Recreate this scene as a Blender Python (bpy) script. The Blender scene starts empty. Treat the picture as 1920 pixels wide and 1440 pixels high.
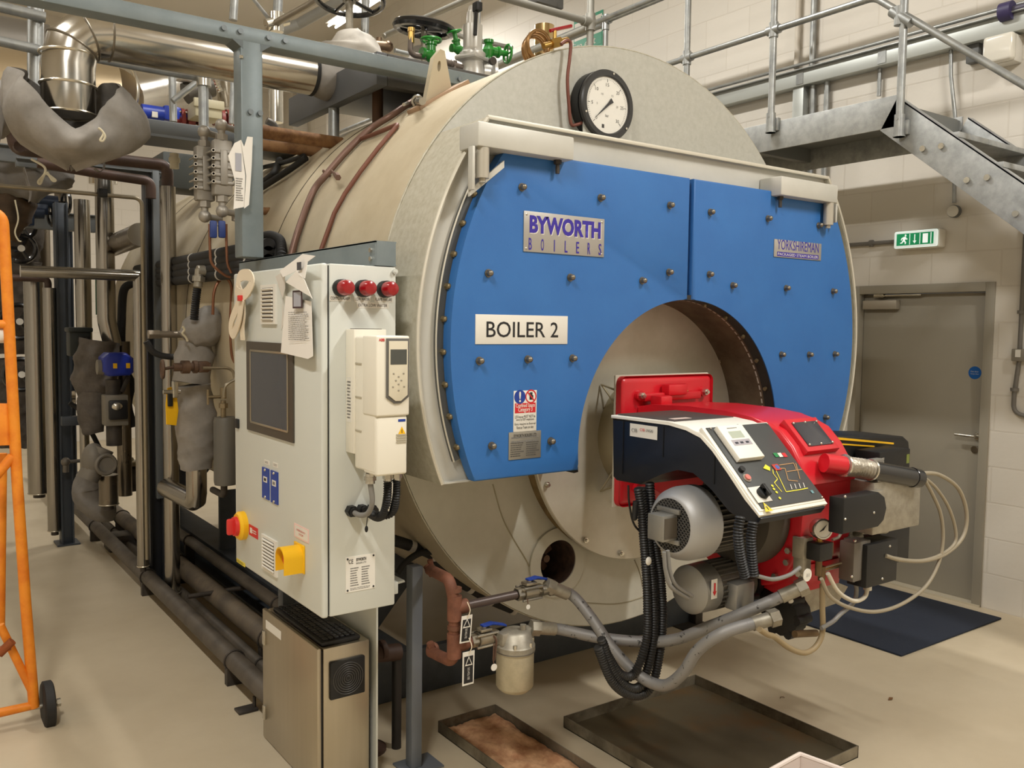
import bpy, bmesh, math, random
from mathutils import Vector, Matrix, Quaternion
random.seed(7)
S = bpy.context.scene
COL = S.collection
PI = math.pi
V = Vector

# ------------------------------------------------------------------ camera
FPX = 1649.19
YAW, PITCH, ROLL = math.radians(35.634), math.radians(3.7373), math.radians(-0.7098)
CAM = V((0, 0, 1.75))
fw = V((math.sin(YAW)*math.cos(PITCH), math.cos(YAW)*math.cos(PITCH), -math.sin(PITCH)))
r0 = V((math.cos(YAW), -math.sin(YAW), 0)); d0 = fw.cross(r0)
RT = math.cos(ROLL)*r0 + math.sin(ROLL)*d0
DN = math.cos(ROLL)*d0 - math.sin(ROLL)*r0
cam = bpy.data.cameras.new('camera'); camo = bpy.data.objects.new('camera', cam); COL.objects.link(camo)
cam.sensor_fit = 'HORIZONTAL'; cam.sensor_width = 36.0; cam.lens = FPX/1920*36; cam.clip_start = 0.02
m = Matrix((( RT.x, -DN.x, -fw.x, CAM.x), (RT.y, -DN.y, -fw.y, CAM.y), (RT.z, -DN.z, -fw.z, CAM.z), (0, 0, 0, 1)))
camo.matrix_world = m
S.camera = camo

def at(px, py, ax, v):
    """the point of the plane ax = v (metres) seen at a photograph pixel; used to survey real positions"""
    d = fw + RT*((px-960)/FPX) + DN*((py-720)/FPX)
    i = 'xyz'.index(ax)
    return CAM + d*((v-CAM[i])/d[i])
def ax(px, py, v): return at(px, py, 'x', v)
def ay(px, py, v): return at(px, py, 'y', v)
def az(px, py, v): return at(px, py, 'z', v)

# ------------------------------------------------------------------ materials
def lin(c):
    c = c/255
    return c/12.92 if c <= .04045 else ((c+.055)/1.055)**2.4
def rgb(r, g, b): return (lin(r), lin(g), lin(b), 1)
MATS = {}
def mat(name, col, rough=.5, metal=0, col2=None, nscale=6, mix=(.4, .65), bump=0, bscale=60, emit=0, rvar=0, stretch=None, clear=0, trans=0):
    if name in MATS: return MATS[name]
    M = bpy.data.materials.new(name); M.use_nodes = True
    nt = M.node_tree; N = nt.nodes; L = nt.links
    b = N['Principled BSDF']
    b.inputs['Base Color'].default_value = rgb(*col)
    b.inputs['Roughness'].default_value = rough; b.inputs['Metallic'].default_value = metal
    if clear: b.inputs['Coat Weight'].default_value = clear; b.inputs['Coat Roughness'].default_value = .15
    if trans: b.inputs['Transmission Weight'].default_value = trans
    if emit:
        b.inputs['Emission Color'].default_value = rgb(*col); b.inputs['Emission Strength'].default_value = emit
    if col2 or bump or rvar:
        g = N.new('ShaderNodeNewGeometry'); mp = N.new('ShaderNodeMapping')
        L.new(g.outputs['Position'], mp.inputs['Vector'])
        if stretch: mp.inputs['Scale'].default_value = stretch
    if col2:
        n = N.new('ShaderNodeTexNoise'); n.inputs['Scale'].default_value = nscale; n.inputs['Detail'].default_value = 6
        n.inputs['Roughness'].default_value = .65
        L.new(mp.outputs[0], n.inputs['Vector'])
        r = N.new('ShaderNodeValToRGB'); r.color_ramp.elements[0].position = mix[0]; r.color_ramp.elements[1].position = mix[1]
        r.color_ramp.elements[0].color = rgb(*col); r.color_ramp.elements[1].color = rgb(*col2)
        L.new(n.outputs['Fac'], r.inputs['Fac']); L.new(r.outputs['Color'], b.inputs['Base Color'])
    if rvar:
        n2 = N.new('ShaderNodeTexNoise'); n2.inputs['Scale'].default_value = nscale*2; n2.inputs['Detail'].default_value = 4
        L.new(mp.outputs[0], n2.inputs['Vector'])
        mr = N.new('ShaderNodeMapRange'); mr.inputs['To Min'].default_value = max(0.02, rough-rvar); mr.inputs['To Max'].default_value = rough+rvar
        L.new(n2.outputs['Fac'], mr.inputs['Value']); L.new(mr.outputs[0], b.inputs['Roughness'])
    if bump:
        n3 = N.new('ShaderNodeTexNoise'); n3.inputs['Scale'].default_value = bscale; n3.inputs['Detail'].default_value = 3
        L.new(mp.outputs[0], n3.inputs['Vector'])
        bp = N.new('ShaderNodeBump'); bp.inputs['Strength'].default_value = bump; bp.inputs['Distance'].default_value = .01
        L.new(n3.outputs['Fac'], bp.inputs['Height']); L.new(bp.outputs[0], b.inputs['Normal'])
    MATS[name] = M
    return M

def block_mat(name, col, mortar, axis):
    """painted blockwork: courses of 225 mm, blocks of 450 mm"""
    M = bpy.data.materials.new(name); M.use_nodes = True
    nt = M.node_tree; N = nt.nodes; L = nt.links; b = N['Principled BSDF']
    g = N.new('ShaderNodeNewGeometry'); sp = N.new('ShaderNodeSeparateXYZ'); cb = N.new('ShaderNodeCombineXYZ')
    L.new(g.outputs['Position'], sp.inputs[0]); L.new(sp.outputs[axis], cb.inputs[0]); L.new(sp.outputs[2], cb.inputs[1])
    br = N.new('ShaderNodeTexBrick'); br.inputs['Scale'].default_value = 1
    br.inputs['Brick Width'].default_value = .45; br.inputs['Row Height'].default_value = .2265
    br.inputs['Mortar Size'].default_value = .006; br.inputs['Mortar Smooth'].default_value = .35
    br.inputs['Color1'].default_value = rgb(*col); br.inputs['Color2'].default_value = rgb(*[int(c*.98) for c in col])
    br.inputs['Mortar'].default_value = rgb(*mortar)
    L.new(cb.outputs[0], br.inputs['Vector']); L.new(br.outputs['Color'], b.inputs['Base Color'])
    n = N.new('ShaderNodeTexNoise'); n.inputs['Scale'].default_value = 14; n.inputs['Detail'].default_value = 5
    L.new(g.outputs['Position'], n.inputs['Vector'])
    ma = N.new('ShaderNodeMath'); ma.operation = 'MULTIPLY_ADD'; ma.inputs[1].default_value = -1.2
    L.new(br.outputs['Fac'], ma.inputs[0]); L.new(n.outputs['Fac'], ma.inputs[2])
    bp = N.new('ShaderNodeBump'); bp.inputs['Strength'].default_value = .3; bp.inputs['Distance'].default_value = .006
    L.new(ma.outputs[0], bp.inputs['Height']); L.new(bp.outputs[0], b.inputs['Normal'])
    b.inputs['Roughness'].default_value = .55
    MATS[name] = M
    return M

def clear_glass():
    if 'clear_glass' in MATS: return MATS['clear_glass']
    M = bpy.data.materials.new('clear_glass'); M.use_nodes = True; N = M.node_tree.nodes; L = M.node_tree.links
    N.remove(N['Principled BSDF']); t = N.new('ShaderNodeBsdfTransparent'); g = N.new('ShaderNodeBsdfGlossy'); g.inputs['Roughness'].default_value = .03
    f = N.new('ShaderNodeFresnel'); f.inputs['IOR'].default_value = 1.4; mx = N.new('ShaderNodeMixShader')
    gm_ = N.new('ShaderNodeNewGeometry'); bf = N.new('ShaderNodeMath'); bf.operation = 'MULTIPLY'; inv = N.new('ShaderNodeMath'); inv.operation = 'SUBTRACT'; inv.inputs[0].default_value = 1; L.new(gm_.outputs['Backfacing'], inv.inputs[1]); L.new(f.outputs[0], bf.inputs[0]); L.new(inv.outputs[0], bf.inputs[1]); L.new(bf.outputs[0], mx.inputs[0]); L.new(t.outputs[0], mx.inputs[1]); L.new(g.outputs[0], mx.inputs[2]); L.new(mx.outputs[0], N['Material Output'].inputs[0])
    MATS['clear_glass'] = M; return M
GALV = mat('galvanised_steel', (172, 174, 172), .42, .75, (140, 143, 143), 9, (.35, .7), rvar=.1)
GALV_D = mat('spangled_galvanised_plate', (172, 174, 173), .5, .35, (140, 143, 142), 14, (.35, .7), rvar=.1)
STEEL = mat('polished_stainless', (205, 200, 190), .2, 1, rvar=.06, nscale=4)
BRUSH = mat('brushed_stainless', (190, 181, 163), .36, 1, (184, 175, 157), 30, (.3, .7), stretch=(1, 1, .04))
CHROME = mat('zinc_plate', (200, 196, 185), .25, .9)
BLUEGREY = mat('blue_grey_frame_paint', (128, 138, 141), .45, .25, (117, 128, 131), 5)
DARKGREY = mat('dark_grey_steel_paint', (72, 77, 83), .5, .1, (60, 64, 69), 8)
BLACKIRON = mat('old_black_pipe', (74, 67, 60), .55, .3, (52, 48, 45), 8)
BROWNPIPE = mat('brown_painted_pipe', (120, 82, 66), .5, .2, (90, 66, 56), 10)
RUST = mat('rust_red_pipe', (128, 82, 62), .7, .1, (100, 62, 46), 12)
RUSTTAN = mat('rusty_tan_pipe', (150, 112, 74), .8, .1, (105, 70, 45), 14)
COPPER = mat('copper_tube', (150, 88, 62), .35, .85, (110, 66, 50), 8)
BRASS = mat('brass', (186, 150, 84), .3, .9)
BLACK = mat('black_plastic', (17, 17, 18), .5)
BLACKR = mat('black_rubber', (32, 31, 30), .7)
BLACKG = mat('glossy_black', (20, 20, 22), .2, clear=.3)
CLAD = mat('beige_shell_paint', (208, 196, 170), .5, .1, (184, 169, 140), 2.2, (.35, .75), bump=.05, bscale=4, rvar=.08)
CLADE = mat('weathered_cover_sheet', (194, 189, 172), .5, .15, (176, 169, 148), 40, (.4, .7))
PLATE = mat('grey_front_plate', (187, 185, 175), .5, .2, (176, 174, 163), 40, (.35, .7), bump=.02)
PLATEL = mat('grey_lower_plate', (202, 199, 185), .5, .1, (186, 183, 168), 4, (.35, .75))
SMOKE = mat('smokebox_paint', (202, 200, 191), .45, .15, (188, 186, 176), 3, (.35, .75))
DISC = mat('silver_disc_plate', (208, 203, 188), .45, .3, (194, 188, 171), 3)
DARKFL = mat('dark_flange', (96, 96, 92), .5, .3)
BLUE = mat('blue_door_paint', (46, 104, 172), .5, 0, (50, 110, 178), 3, bump=.03, bscale=220)
RED = mat('burner_red', (204, 26, 40), .38, 0, clear=.25)
CABG = mat('cabinet_grey', (206, 208, 200), .45, .0, bump=.02, bscale=300)
DRIVE = mat('drive_cream', (232, 227, 212), .45)
WHITE = mat('white_plastic', (226, 222, 212), .5)
PAPER = mat('paper', (235, 230, 222), .8)
INK = mat('black_ink', (26, 25, 26), .6)
GREYINK = mat('grey_print', (120, 118, 114), .7)
NAVYINK = mat('violet_blue_ink', (52, 36, 150), .5)
LOGOBLUE = mat('blue_label', (30, 62, 150), .5)
REDINK = mat('red_ink', (205, 40, 45), .5)
YELLOW = mat('yellow_plastic', (245, 190, 20), .45)
ORANGE = mat('orange_paint', (246, 150, 40), .5, 0, (230, 126, 30), 12)
GREENP = mat('green_valve_paint', (32, 130, 40), .3, 0, clear=.3)
TAGPL = mat('satin_nameplate', (176, 172, 166), .4, .5)
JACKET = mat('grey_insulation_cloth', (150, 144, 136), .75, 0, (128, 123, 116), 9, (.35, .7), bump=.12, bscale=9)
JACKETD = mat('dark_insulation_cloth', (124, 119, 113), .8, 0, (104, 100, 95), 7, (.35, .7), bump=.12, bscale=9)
CLOTH = mat('cream_tape', (226, 212, 188), .8)
ALU = mat('motor_grey', (150, 148, 142), .4, .6)
ALUD = mat('dusty_motor_grey', (112, 108, 100), .6, .4)
CAST = mat('cast_aluminium', (170, 164, 150), .5, .6, (148, 142, 128), 20)
HOSE = mat('grey_braided_hose', (134, 132, 130), .55, .35, (112, 110, 108), 60)
CABLE = mat('cream_cable', (150, 140, 120), .5)
CABLEG = mat('grey_cable', (128, 126, 122), .5)
SCREEN = mat('dark_screen', (64, 68, 76), .25)
BEZEL = mat('dark_bronze_bezel', (92, 86, 78), .35, .7)
NAVY = mat('navy_mat_pile', (36, 43, 58), .95, 0, (27, 34, 48), 200, bump=.4, bscale=400)
DOORG = mat('grey_green_door', (158, 152, 138), .45)
FRAMEG = mat('grey_door_frame', (156, 150, 136), .45)
REDLENS = mat('red_lens', (150, 12, 22), .25, clear=.4)
SANDY = mat('loose_rock_wool', (228, 182, 140), .9, 0, (176, 124, 88), 12, (.35, .65), bump=.3, bscale=60)
TRAYM = mat('oily_steel_tray', (160, 152, 134), .4, .45, (70, 60, 44), 4, (.3, .7), rvar=.15)
TRAYOIL = mat('oily_tray_bottom', (84, 75, 57), .42, .2, (104, 74, 38), 3, (.5, .75), rvar=.15)
MIDPL = mat('medium_grey_plastic', (98, 100, 100), .5)
LCD = mat('pale_lcd', (176, 184, 168), .3)
NAVYPL = mat('dark_navy_cover', (18, 22, 31), .45)
MOTBLUE = mat('actuator_blue', (34, 52, 156), .35)

# ------------------------------------------------------------------ mesh building
class MB:
    def __init__(s): s.bm = bmesh.new()
    def _face(s, vs):
        try: return s.bm.faces.new(vs)
        except ValueError: return None
    def box(s, c, sz, bev=0, rot=None, seg=2):
        M = Matrix.Translation(V(c)) @ (rot.to_4x4() if rot else Matrix.Identity(4)) @ Matrix.Diagonal((*sz, 1))
        r = bmesh.ops.create_cube(s.bm, size=1, matrix=M)
        if bev:
            es = list({e for v in r['verts'] for e in v.link_edges})
            bmesh.ops.bevel(s.bm, geom=es, offset=bev, segments=seg, affect='EDGES', profile=.5)
        return s
    def bx(s, x0, x1, y0, y1, z0, z1, bev=0, seg=2):
        return s.box(((x0+x1)/2, (y0+y1)/2, (z0+z1)/2), (abs(x1-x0), abs(y1-y0), abs(z1-z0)), bev, None, seg)
    @staticmethod
    def frame(d):
        d = V(d).normalized()
        u = V((0, 0, 1)) if abs(d.z) < .9 else V((1, 0, 0))
        a = d.cross(u).normalized(); b = d.cross(a).normalized()
        return d, a, b
    def rings(s, rings, closed=False, cap=True):
        vs = [[s.bm.verts.new(p) for p in r] for r in rings]
        n = len(vs[0]); k = len(vs)
        for i in range(k if closed else k-1):
            A, B = vs[i], vs[(i+1) % k]
            for j in range(n):
                s._face((A[j], A[(j+1) % n], B[(j+1) % n], B[j]))
        if cap and not closed:
            s._face(vs[0]); s._face(list(reversed(vs[-1])))
        return s
    def cyl(s, p0, p1, r, n=20, r2=None, cap=True):
        p0, p1 = V(p0), V(p1); d, a, b = s.frame(p1-p0); r2 = r if r2 is None else r2
        R = []
        for p, q in ((p0, r), (p1, r2)):
            R.append([p + a*(q*math.cos(2*PI*i/n)) + b*(q*math.sin(2*PI*i/n)) for i in range(n)])
        return s.rings(R, cap=cap)
    def lathe(s, p, d, prof, n=24, cap=True):
        p = V(p); d, a, b = s.frame(d)
        R = [[p + d*t + a*(max(r, 1e-4)*math.cos(2*PI*i/n)) + b*(max(r, 1e-4)*math.sin(2*PI*i/n)) for i in range(n)] for t, r in prof]
        return s.rings(R, cap=cap)
    def tube(s, pts, r, n=10, closed=False, radii=None, cap=True):
        pts = [V(p) for p in pts]; k = len(pts)
        T = []
        for i in range(k):
            if closed: t = pts[(i+1) % k]-pts[i-1]
            else: t = pts[min(i+1, k-1)]-pts[max(i-1, 0)]
            T.append(t.normalized() if t.length > 1e-9 else V((0, 0, 1)))
        _, a, _b = s.frame(T[0]); R = []
        for i in range(k):
            if i:
                q = T[i-1].rotation_difference(T[i]); a = q @ a
            a = (a - T[i]*a.dot(T[i])).normalized(); b = T[i].cross(a)
            rr = radii[i] if radii else r
            R.append([pts[i] + a*(rr*math.cos(2*PI*j/n)) + b*(rr*math.sin(2*PI*j/n)) for j in range(n)])
        return s.rings(R, closed=closed, cap=cap)
    def pipe(s, pts, r, bend=None, n=14, seg=6):
        """straight runs with rounded elbows"""
        return s.tube(elbows(pts, bend if bend is not None else r*2.5, seg), r, n)
    def hose(s, pts, r, n=10, res=10, ripple=None):
        P = spline(pts, res)
        if ripple:
            amp, pitch = ripple; Q = resample(P, pitch/2)
            return s.tube(Q, r, n, radii=[r + (amp if i % 2 else -amp) for i in range(len(Q))])
        return s.tube(P, r, n)
    def prism(s, pts, vec, bev=0, seg=2):
        vec = V(vec)
        A = [s.bm.verts.new(V(p)) for p in pts]; B = [s.bm.verts.new(V(p)+vec) for p in pts]
        n = len(A); fs = [s._face(A), s._face(list(reversed(B)))]
        for i in range(n): fs.append(s._face((A[i], B[i], B[(i+1) % n], A[(i+1) % n])))
        if bev:
            es = {e for f in fs[:2] if f for e in f.edges}
            bmesh.ops.bevel(s.bm, geom=list(es), offset=bev, segments=seg, affect='EDGES', profile=.5, clamp_overlap=True)
        return s
    def sph(s, c, r, sc=(1, 1, 1), n=16, rot=None):
        M = Matrix.Translation(V(c)) @ (rot.to_4x4() if rot else Matrix.Identity(4)) @ Matrix.Diagonal((r*sc[0], r*sc[1], r*sc[2], 1))
        bmesh.ops.create_uvsphere(s.bm, u_segments=n, v_segments=max(6, n//2), radius=1, matrix=M); return s
    def torus(s, c, axis, R, r, n=32, m=8, a0=0, a1=2*PI):
        d, a, b = s.frame(axis); c = V(c); full = abs(a1-a0-2*PI) < 1e-6
        P = [c + a*(R*math.cos(a0+(a1-a0)*i/(n if full else n-1))) + b*(R*math.sin(a0+(a1-a0)*i/(n if full else n-1))) for i in range(n)]
        return s.tube(P, r, m, closed=full)
    def ring(s, c, axis, r_in, r_out, t, n=48):
        """flat washer of thickness t along axis"""
        d, a, b = s.frame(axis); c = V(c)
        def circ(r, o): return [c + d*o + a*(r*math.cos(2*PI*i/n)) + b*(r*math.sin(2*PI*i/n)) for i in range(n)]
        return s.rings([circ(r_in, 0), circ(r_out, 0), circ(r_out, t), circ(r_in, t)], closed=True)
    def hexb(s, p, d, r, h, n=6): p = V(p); return s.cyl(p, p+V(d).normalized()*h, r, n)
    def quad(s, *ps): s._face([s.bm.verts.new(V(p)) for p in ps]); return s
    def build(s, name, material, parent=None, loc=None, smooth=38, weld=False):
        bm = s.bm
        if weld: bmesh.ops.remove_doubles(bm, verts=bm.verts, dist=1e-5)
        bmesh.ops.recalc_face_normals(bm, faces=bm.faces)
        root = parent
        while root is not None and root.parent is not None: root = root.parent
        if root is not None: o0 = root.location.copy()
        elif loc is not None: o0 = V(loc)
        else:
            xs = [v.co for v in bm.verts]
            o0 = V((sum(p.x for p in xs)/len(xs), sum(p.y for p in xs)/len(xs), min(p.z for p in xs)))
        for v in bm.verts: v.co -= o0
        me = bpy.data.meshes.new(name); bm.to_mesh(me); bm.free()
        if smooth:
            me.shade_smooth(); me.set_sharp_from_angle(angle=math.radians(smooth))
        me.materials.append(material)
        o = bpy.data.objects.new(name, me); COL.objects.link(o)
        if parent is not None: o.parent = parent
        else: o.location = o0
        return o

def elbows(pts, bend, seg=6):
    pts = [V(p) for p in pts]; out = [pts[0]]
    for i in range(1, len(pts)-1):
        p, q, r = pts[i-1], pts[i], pts[i+1]
        a = (p-q); b = (r-q); la, lb = a.length, b.length; a.normalize(); b.normalize()
        ang = a.angle(b)
        if ang > PI-.02: out.append(q); continue
        t = min(bend/math.tan(ang/2), la*.49, lb*.49)
        A, B = q+a*t, q+b*t
        for k in range(seg+1):
            u = k/seg; out.append(A*(1-u)**2 + q*(2*u*(1-u)) + B*u*u)
    out.append(pts[-1]); return out
def spline(pts, res=10):
    P = [V(p) for p in pts]; P = [P[0]*2-P[1]] + P + [P[-1]*2-P[-2]]; out = []
    for i in range(1, len(P)-2):
        a, b, c, d = P[i-1:i+3]
        for k in range(res):
            t = k/res
            out.append(.5*((2*b) + (c-a)*t + (2*a-5*b+4*c-d)*t*t + (3*b-a-3*c+d)*t**3))
    out.append(P[-2]); return out
def resample(P, step):
    out = [P[0]]; acc = 0
    for i in range(1, len(P)):
        a, b = P[i-1], P[i]; L = (b-a).length
        while acc+L >= step:
            u = (step-acc)/L; a = a+(b-a)*u; out.append(a.copy()); L = (b-a).length; acc = 0
        acc += L
    return out

def tag(o, label=None, cat=None, group=None, kind=None):
    if label: o['label'] = label
    if cat: o['category'] = cat
    if group: o['group'] = group
    if kind: o['kind'] = kind
    return o
def thing(name, loc, label, cat, group=None):
    o = bpy.data.objects.new(name, None); o.empty_display_size = .05; COL.objects.link(o); o.location = V(loc)
    return tag(o, label, cat, group)
def struct(name, mb, material, parent=None):
    o = mb.build(name, material, parent, smooth=30)
    if parent is None: o['kind'] = 'structure'
    return o
def copy_tree(o, parent=None):
    c = o.copy(); COL.objects.link(c)
    if parent is not None: c.parent = parent
    for ch in list(o.children): copy_tree(ch, c)
    return c

_txt = {}
def text(name, body, c, right, up, w, h, material, parent, depth=.0006, bold=0, spacing=1):
    """lettering fitted to a w x h rectangle centred on c"""
    cu = bpy.data.curves.new('lettering', 'FONT'); cu.body = body; cu.size = 1; cu.offset = bold; cu.space_character = spacing
    cu.align_x = 'CENTER'; cu.resolution_u = 3
    tmp = bpy.data.objects.new('lettering_tmp', cu); COL.objects.link(tmp)
    bpy.context.view_layer.update()
    me = bpy.data.meshes.new_from_object(tmp.evaluated_get(bpy.context.evaluated_depsgraph_get()))
    bpy.data.objects.remove(tmp); bpy.data.curves.remove(cu)
    xs = [v.co.x for v in me.vertices]; ys = [v.co.y for v in me.vertices]
    x0, x1, y0, y1 = min(xs), max(xs), min(ys), max(ys)
    right, up, c = V(right).normalized(), V(up).normalized(), V(c); nrm = right.cross(up)
    root = parent
    while root is not None and root.parent is not None: root = root.parent
    off = root.location if root is not None else V((0, 0, 0))
    for v in me.vertices:
        u = (v.co.x-(x0+x1)/2)/(x1-x0)*w; t = (v.co.y-(y0+y1)/2)/max(1e-6, y1-y0)*h
        v.co = c + right*u + up*t + nrm*depth - off
    me.name = name; me.materials.clear(); me.materials.append(material)
    o = bpy.data.objects.new(name, me); COL.objects.link(o)
    if parent is not None: o.parent = parent
    return o
def rect(c, right, up, w, h, off=0):
    right, up, c = V(right).normalized(), V(up).normalized(), V(c); n = right.cross(up)
    return [c+n*off+right*(sx*w/2)+up*(sy*h/2) for sx, sy in ((-1, -1), (1, -1), (1, 1), (-1, 1))]
def panel(mb, c, right, up, w, h, t=.002, off=0):
    """thin plate lying on a surface, its outer face at off + t"""
    R = rect(c, right, up, w, h, off); n = V(right).normalized().cross(V(up).normalized())
    return mb.prism(R, n*t)
def lines(mb, c, right, up, w, h, rows, fill=.5, off=.001, ragged=.25, seed=1):
    """rows of small print as raised strips"""
    rnd = random.Random(seed); right, up, c = V(right).normalized(), V(up).normalized(), V(c); n = right.cross(up)
    for i in range(rows):
        ww = w*(1-rnd.random()*ragged); yy = h/2-(i+.5)*h/rows
        x = -w/2
        while x < -w/2+ww:
            l = min(rnd.uniform(.03, .13)*w, -w/2+ww-x)
            if l > .01*w:
                cc = c + right*(x+l/2) + up*yy
                mb.quad(*rect(cc, right, up, l, h/rows*fill, off))
            x += l + .02*w
    return mb
# ------------------------------------------------------------------ the room
WX = 5.656                                    # right-hand wall plane
WALLM = block_mat('painted_blockwork', (225, 219, 208), (216, 209, 197), 1)
WALLB = block_mat('painted_blockwork_back', (222, 215, 203), (212, 205, 192), 0)
CEIL = mat('cream_ceiling_sheet', (224, 218, 206), .6)
FLOORM = mat('beige_floor_paint', (204, 190, 164), .38, 0, (190, 175, 148), 1.6, (.3, .75), bump=.02, bscale=30, rvar=.1)
DY0, DY1, DZ = 2.726, 3.719, 2.066
struct('floor', MB().bx(-4.2, WX+.3, -4.2, 14.2, -.2, 0), FLOORM)
w = MB()
w.bx(WX, WX+.25, -4, DY0, 0, 6.0); w.bx(WX, WX+.25, DY1, 14.0, 0, 6.0); w.bx(WX, WX+.25, DY0, DY1, DZ, 6.0)
struct('wall_right', w, WALLM)
struct('wall_back', MB().bx(-4.0, WX+.25, 14.0, 14.2, 0, 6.0), WALLB)
struct('wall_left', MB().bx(-4.2, -4.0, -4.2, 14.2, 0, 6.0), WALLM)
struct('wall_front', MB().bx(-4.0, WX+.25, -4.2, -4.0, 0, 6.0), WALLB)
struct('ceiling', MB().bx(-4.2, WX+.3, -4.2, 14.2, 6.0, 6.1), CEIL)
# pilasters on the right wall
struct('trim_1', MB().bx(WX-.12, WX, 12.6, 13.2, 0, 6.0), WALLM)
struct('trim_2', MB().bx(WX-.25, WX, 13.6, 14.0, 0, 6.0), WALLM)
# door
d = bpy.data.objects.new('door_1', None); COL.objects.link(d); d.location = (WX, (DY0+DY1)/2, 0); tag(d, kind='structure')
fr = MB(); fwid = .058
fr.bx(WX-.012, WX+.1, DY0, DY0+fwid, 0, DZ, .003); fr.bx(WX-.012, WX+.1, DY1-fwid, DY1, 0, DZ, .003); fr.bx(WX-.012, WX+.1, DY0+fwid, DY1-fwid, DZ-fwid, DZ, .003)
fr.build('door_frame', FRAMEG, d)
MB().bx(WX+.05, WX+.095, DY0+fwid+.003, DY1-fwid-.003, .012, DZ-fwid-.004, .002).build('door_leaf', DOORG, d)
MB().bx(WX-.02, WX+.24, DY0, DY1, 0, .012).build('threshold', mat('pale_threshold', (196, 186, 164), .5), d)
FX = WX+.05
hc = ax(1834, 818, FX)
h = MB(); h.lathe(hc, (-1, 0, 0), [(0, .026), (.008, .026), (.012, .022)], 20); h.cyl(hc, hc+V((-.05, 0, 0)), .009)
h.pipe([hc+V((-.045, -.0, 0)), hc+V((-.05, .02, 0)), hc+V((-.05, .125, .002))], .0095, .01)
h.build('door_handle', CHROME, d)
lk = ax(1828, 843, FX); MB().lathe(lk, (-1, 0, 0), [(0, .024), (.006, .024), (.008, .02)], 20).build('lock_escutcheon', mat('tarnished_steel', (120, 110, 96), .4, .8), d)
c0 = ax(1626, 564, FX); c1 = ax(1688, 580, FX)
MB().bx(FX-.055, FX, c1.y, c0.y, c1.z, c0.z, .004).build('door_closer', mat('closer_silver', (172, 164, 150), .4, .4), d)
a0 = ax(1640, 555, FX-.03); a1 = ax(1727, 553, FX-.03)
m_ = MB(); m_.box(ax(1649, 554, FX-.03), (.03, .075, .03), .003); m_.box((a0+a1)/2 + V((0, -.02, 0)), (.012, abs(a1.y-a0.y)*.9, .014), .002)
m_.build('closer_arm', CHROME, d)
sg = ax(1828, 699, FX)
MB().cyl(sg, sg+V((-.0015, 0, 0)), .041, 32).build('round_door_sign', mat('mandatory_blue', (20, 96, 178), .4), d)
text('sign_lettering', 'Fire door', sg+V((-.002, 0, .008)), (0, -1, 0), (0, 0, 1), .05, .009, WHITE, d)
text('sign_lettering', 'Keep shut', sg+V((-.002, 0, -.008)), (0, -1, 0), (0, 0, 1), .05, .009, WHITE, d)
# floor mat by the door
p0 = az(1690, 1232, 0); p1 = az(1883, 1164, 0)
mt = MB().bx(p0.x, 5.52, p0.y, 3.75, 0, .012, .004).build('door_mat', NAVY); tag(mt, 'dark navy rectangular entrance mat on the floor before the grey door', 'mat')
# small litter on the floor
for i, (px, py, sz) in enumerate(((1670, 1312, .02), (1466, 1309, .012))):
    p = az(px, py, 0)
    lf = MB()
    if i == 0:
        lf.prism([p+V((-sz, 0, .002)), p+V((0, -sz*.5, .006)), p+V((sz*1.3, .004, .003)), p+V((.1*sz, sz*.5, .007))], (0, 0, .0015))
        tag(lf.build('dead_leaf', mat('dry_leaf', (120, 84, 50), .8)), 'curled brown dead leaf on the open floor near the mat', 'leaf')
    else:
        lf.hose([p+V((-sz, 0, .003)), p+V((0, sz*.6, .003)), p+V((sz, 0, .003)), p+V((sz*.7, -sz*.6, .003))], .0015, 6)
        tag(lf.build('floor_scrap', mat('dry_leaf', (120, 84, 50), .8)), 'thin curled scrap on the floor beside the drip tray', 'scrap')
# ------------------------------------------------------------------ the boiler
BX, BZ, BR = 2.813, 1.70, 1.300
YF = 3.0                                     # front plate plane
YS = 2.70                                    # smokebox front plane
YD = 2.63                                    # face of the blue doors
BY1 = 7.75
def prof(a, dr=0.0):
    """slightly oval section of the lagged shell"""
    s = math.sin(a); w_ = min(1, max(0, (s+.35)/.7)); w_ = w_*w_*(3-2*w_)
    cx = 2.813*w_+2.797*(1-w_); cz = 1.702*w_+1.612*(1-w_); r = 1.298*w_+1.240*(1-w_)
    return cx+(r+dr)*math.cos(a), cz+(r+dr)*math.sin(a)
def secpt(a, y, dr=0): x, z = prof(a, dr); return V((x, y, z))
def on_shell(px, py, dr=.012):
    d_ = fw + RT*((px-960)/FPX) + DN*((py-720)/FPX)
    ox, oz = CAM.x-BX, CAM.z-BZ; R_ = BR+dr
    A_ = d_.x**2+d_.z**2; B_ = 2*(ox*d_.x+oz*d_.z); C_ = ox*ox+oz*oz-R_*R_
    t = (-B_-math.sqrt(max(0, B_*B_-4*A_*C_)))/(2*A_)
    return CAM+d_*t
def holeplate(mb, outer, holes, vec):
    bm = mb.bm; es = []; vs = []
    for loop in [outer]+holes:
        L_ = [bm.verts.new(V(p)) for p in loop]; vs += L_
        es += [bm.edges.new((L_[i], L_[(i+1) % len(L_)])) for i in range(len(L_))]
    r = bmesh.ops.triangle_fill(bm, edges=es, use_beauty=True, use_dissolve=False)
    fs = [g for g in r['geom'] if isinstance(g, bmesh.types.BMFace)]
    e = bmesh.ops.extrude_face_region(bm, geom=fs)
    for v in [g for g in e['geom'] if isinstance(g, bmesh.types.BMVert)]: v.co += V(vec)
    return mb
def arc(cx, cz, r, y, a0, a1, n): return [V((cx+r*math.cos(a0+(a1-a0)*i/(n-1)), y, cz+r*math.sin(a0+(a1-a0)*i/(n-1)))) for i in range(n)]

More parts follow.
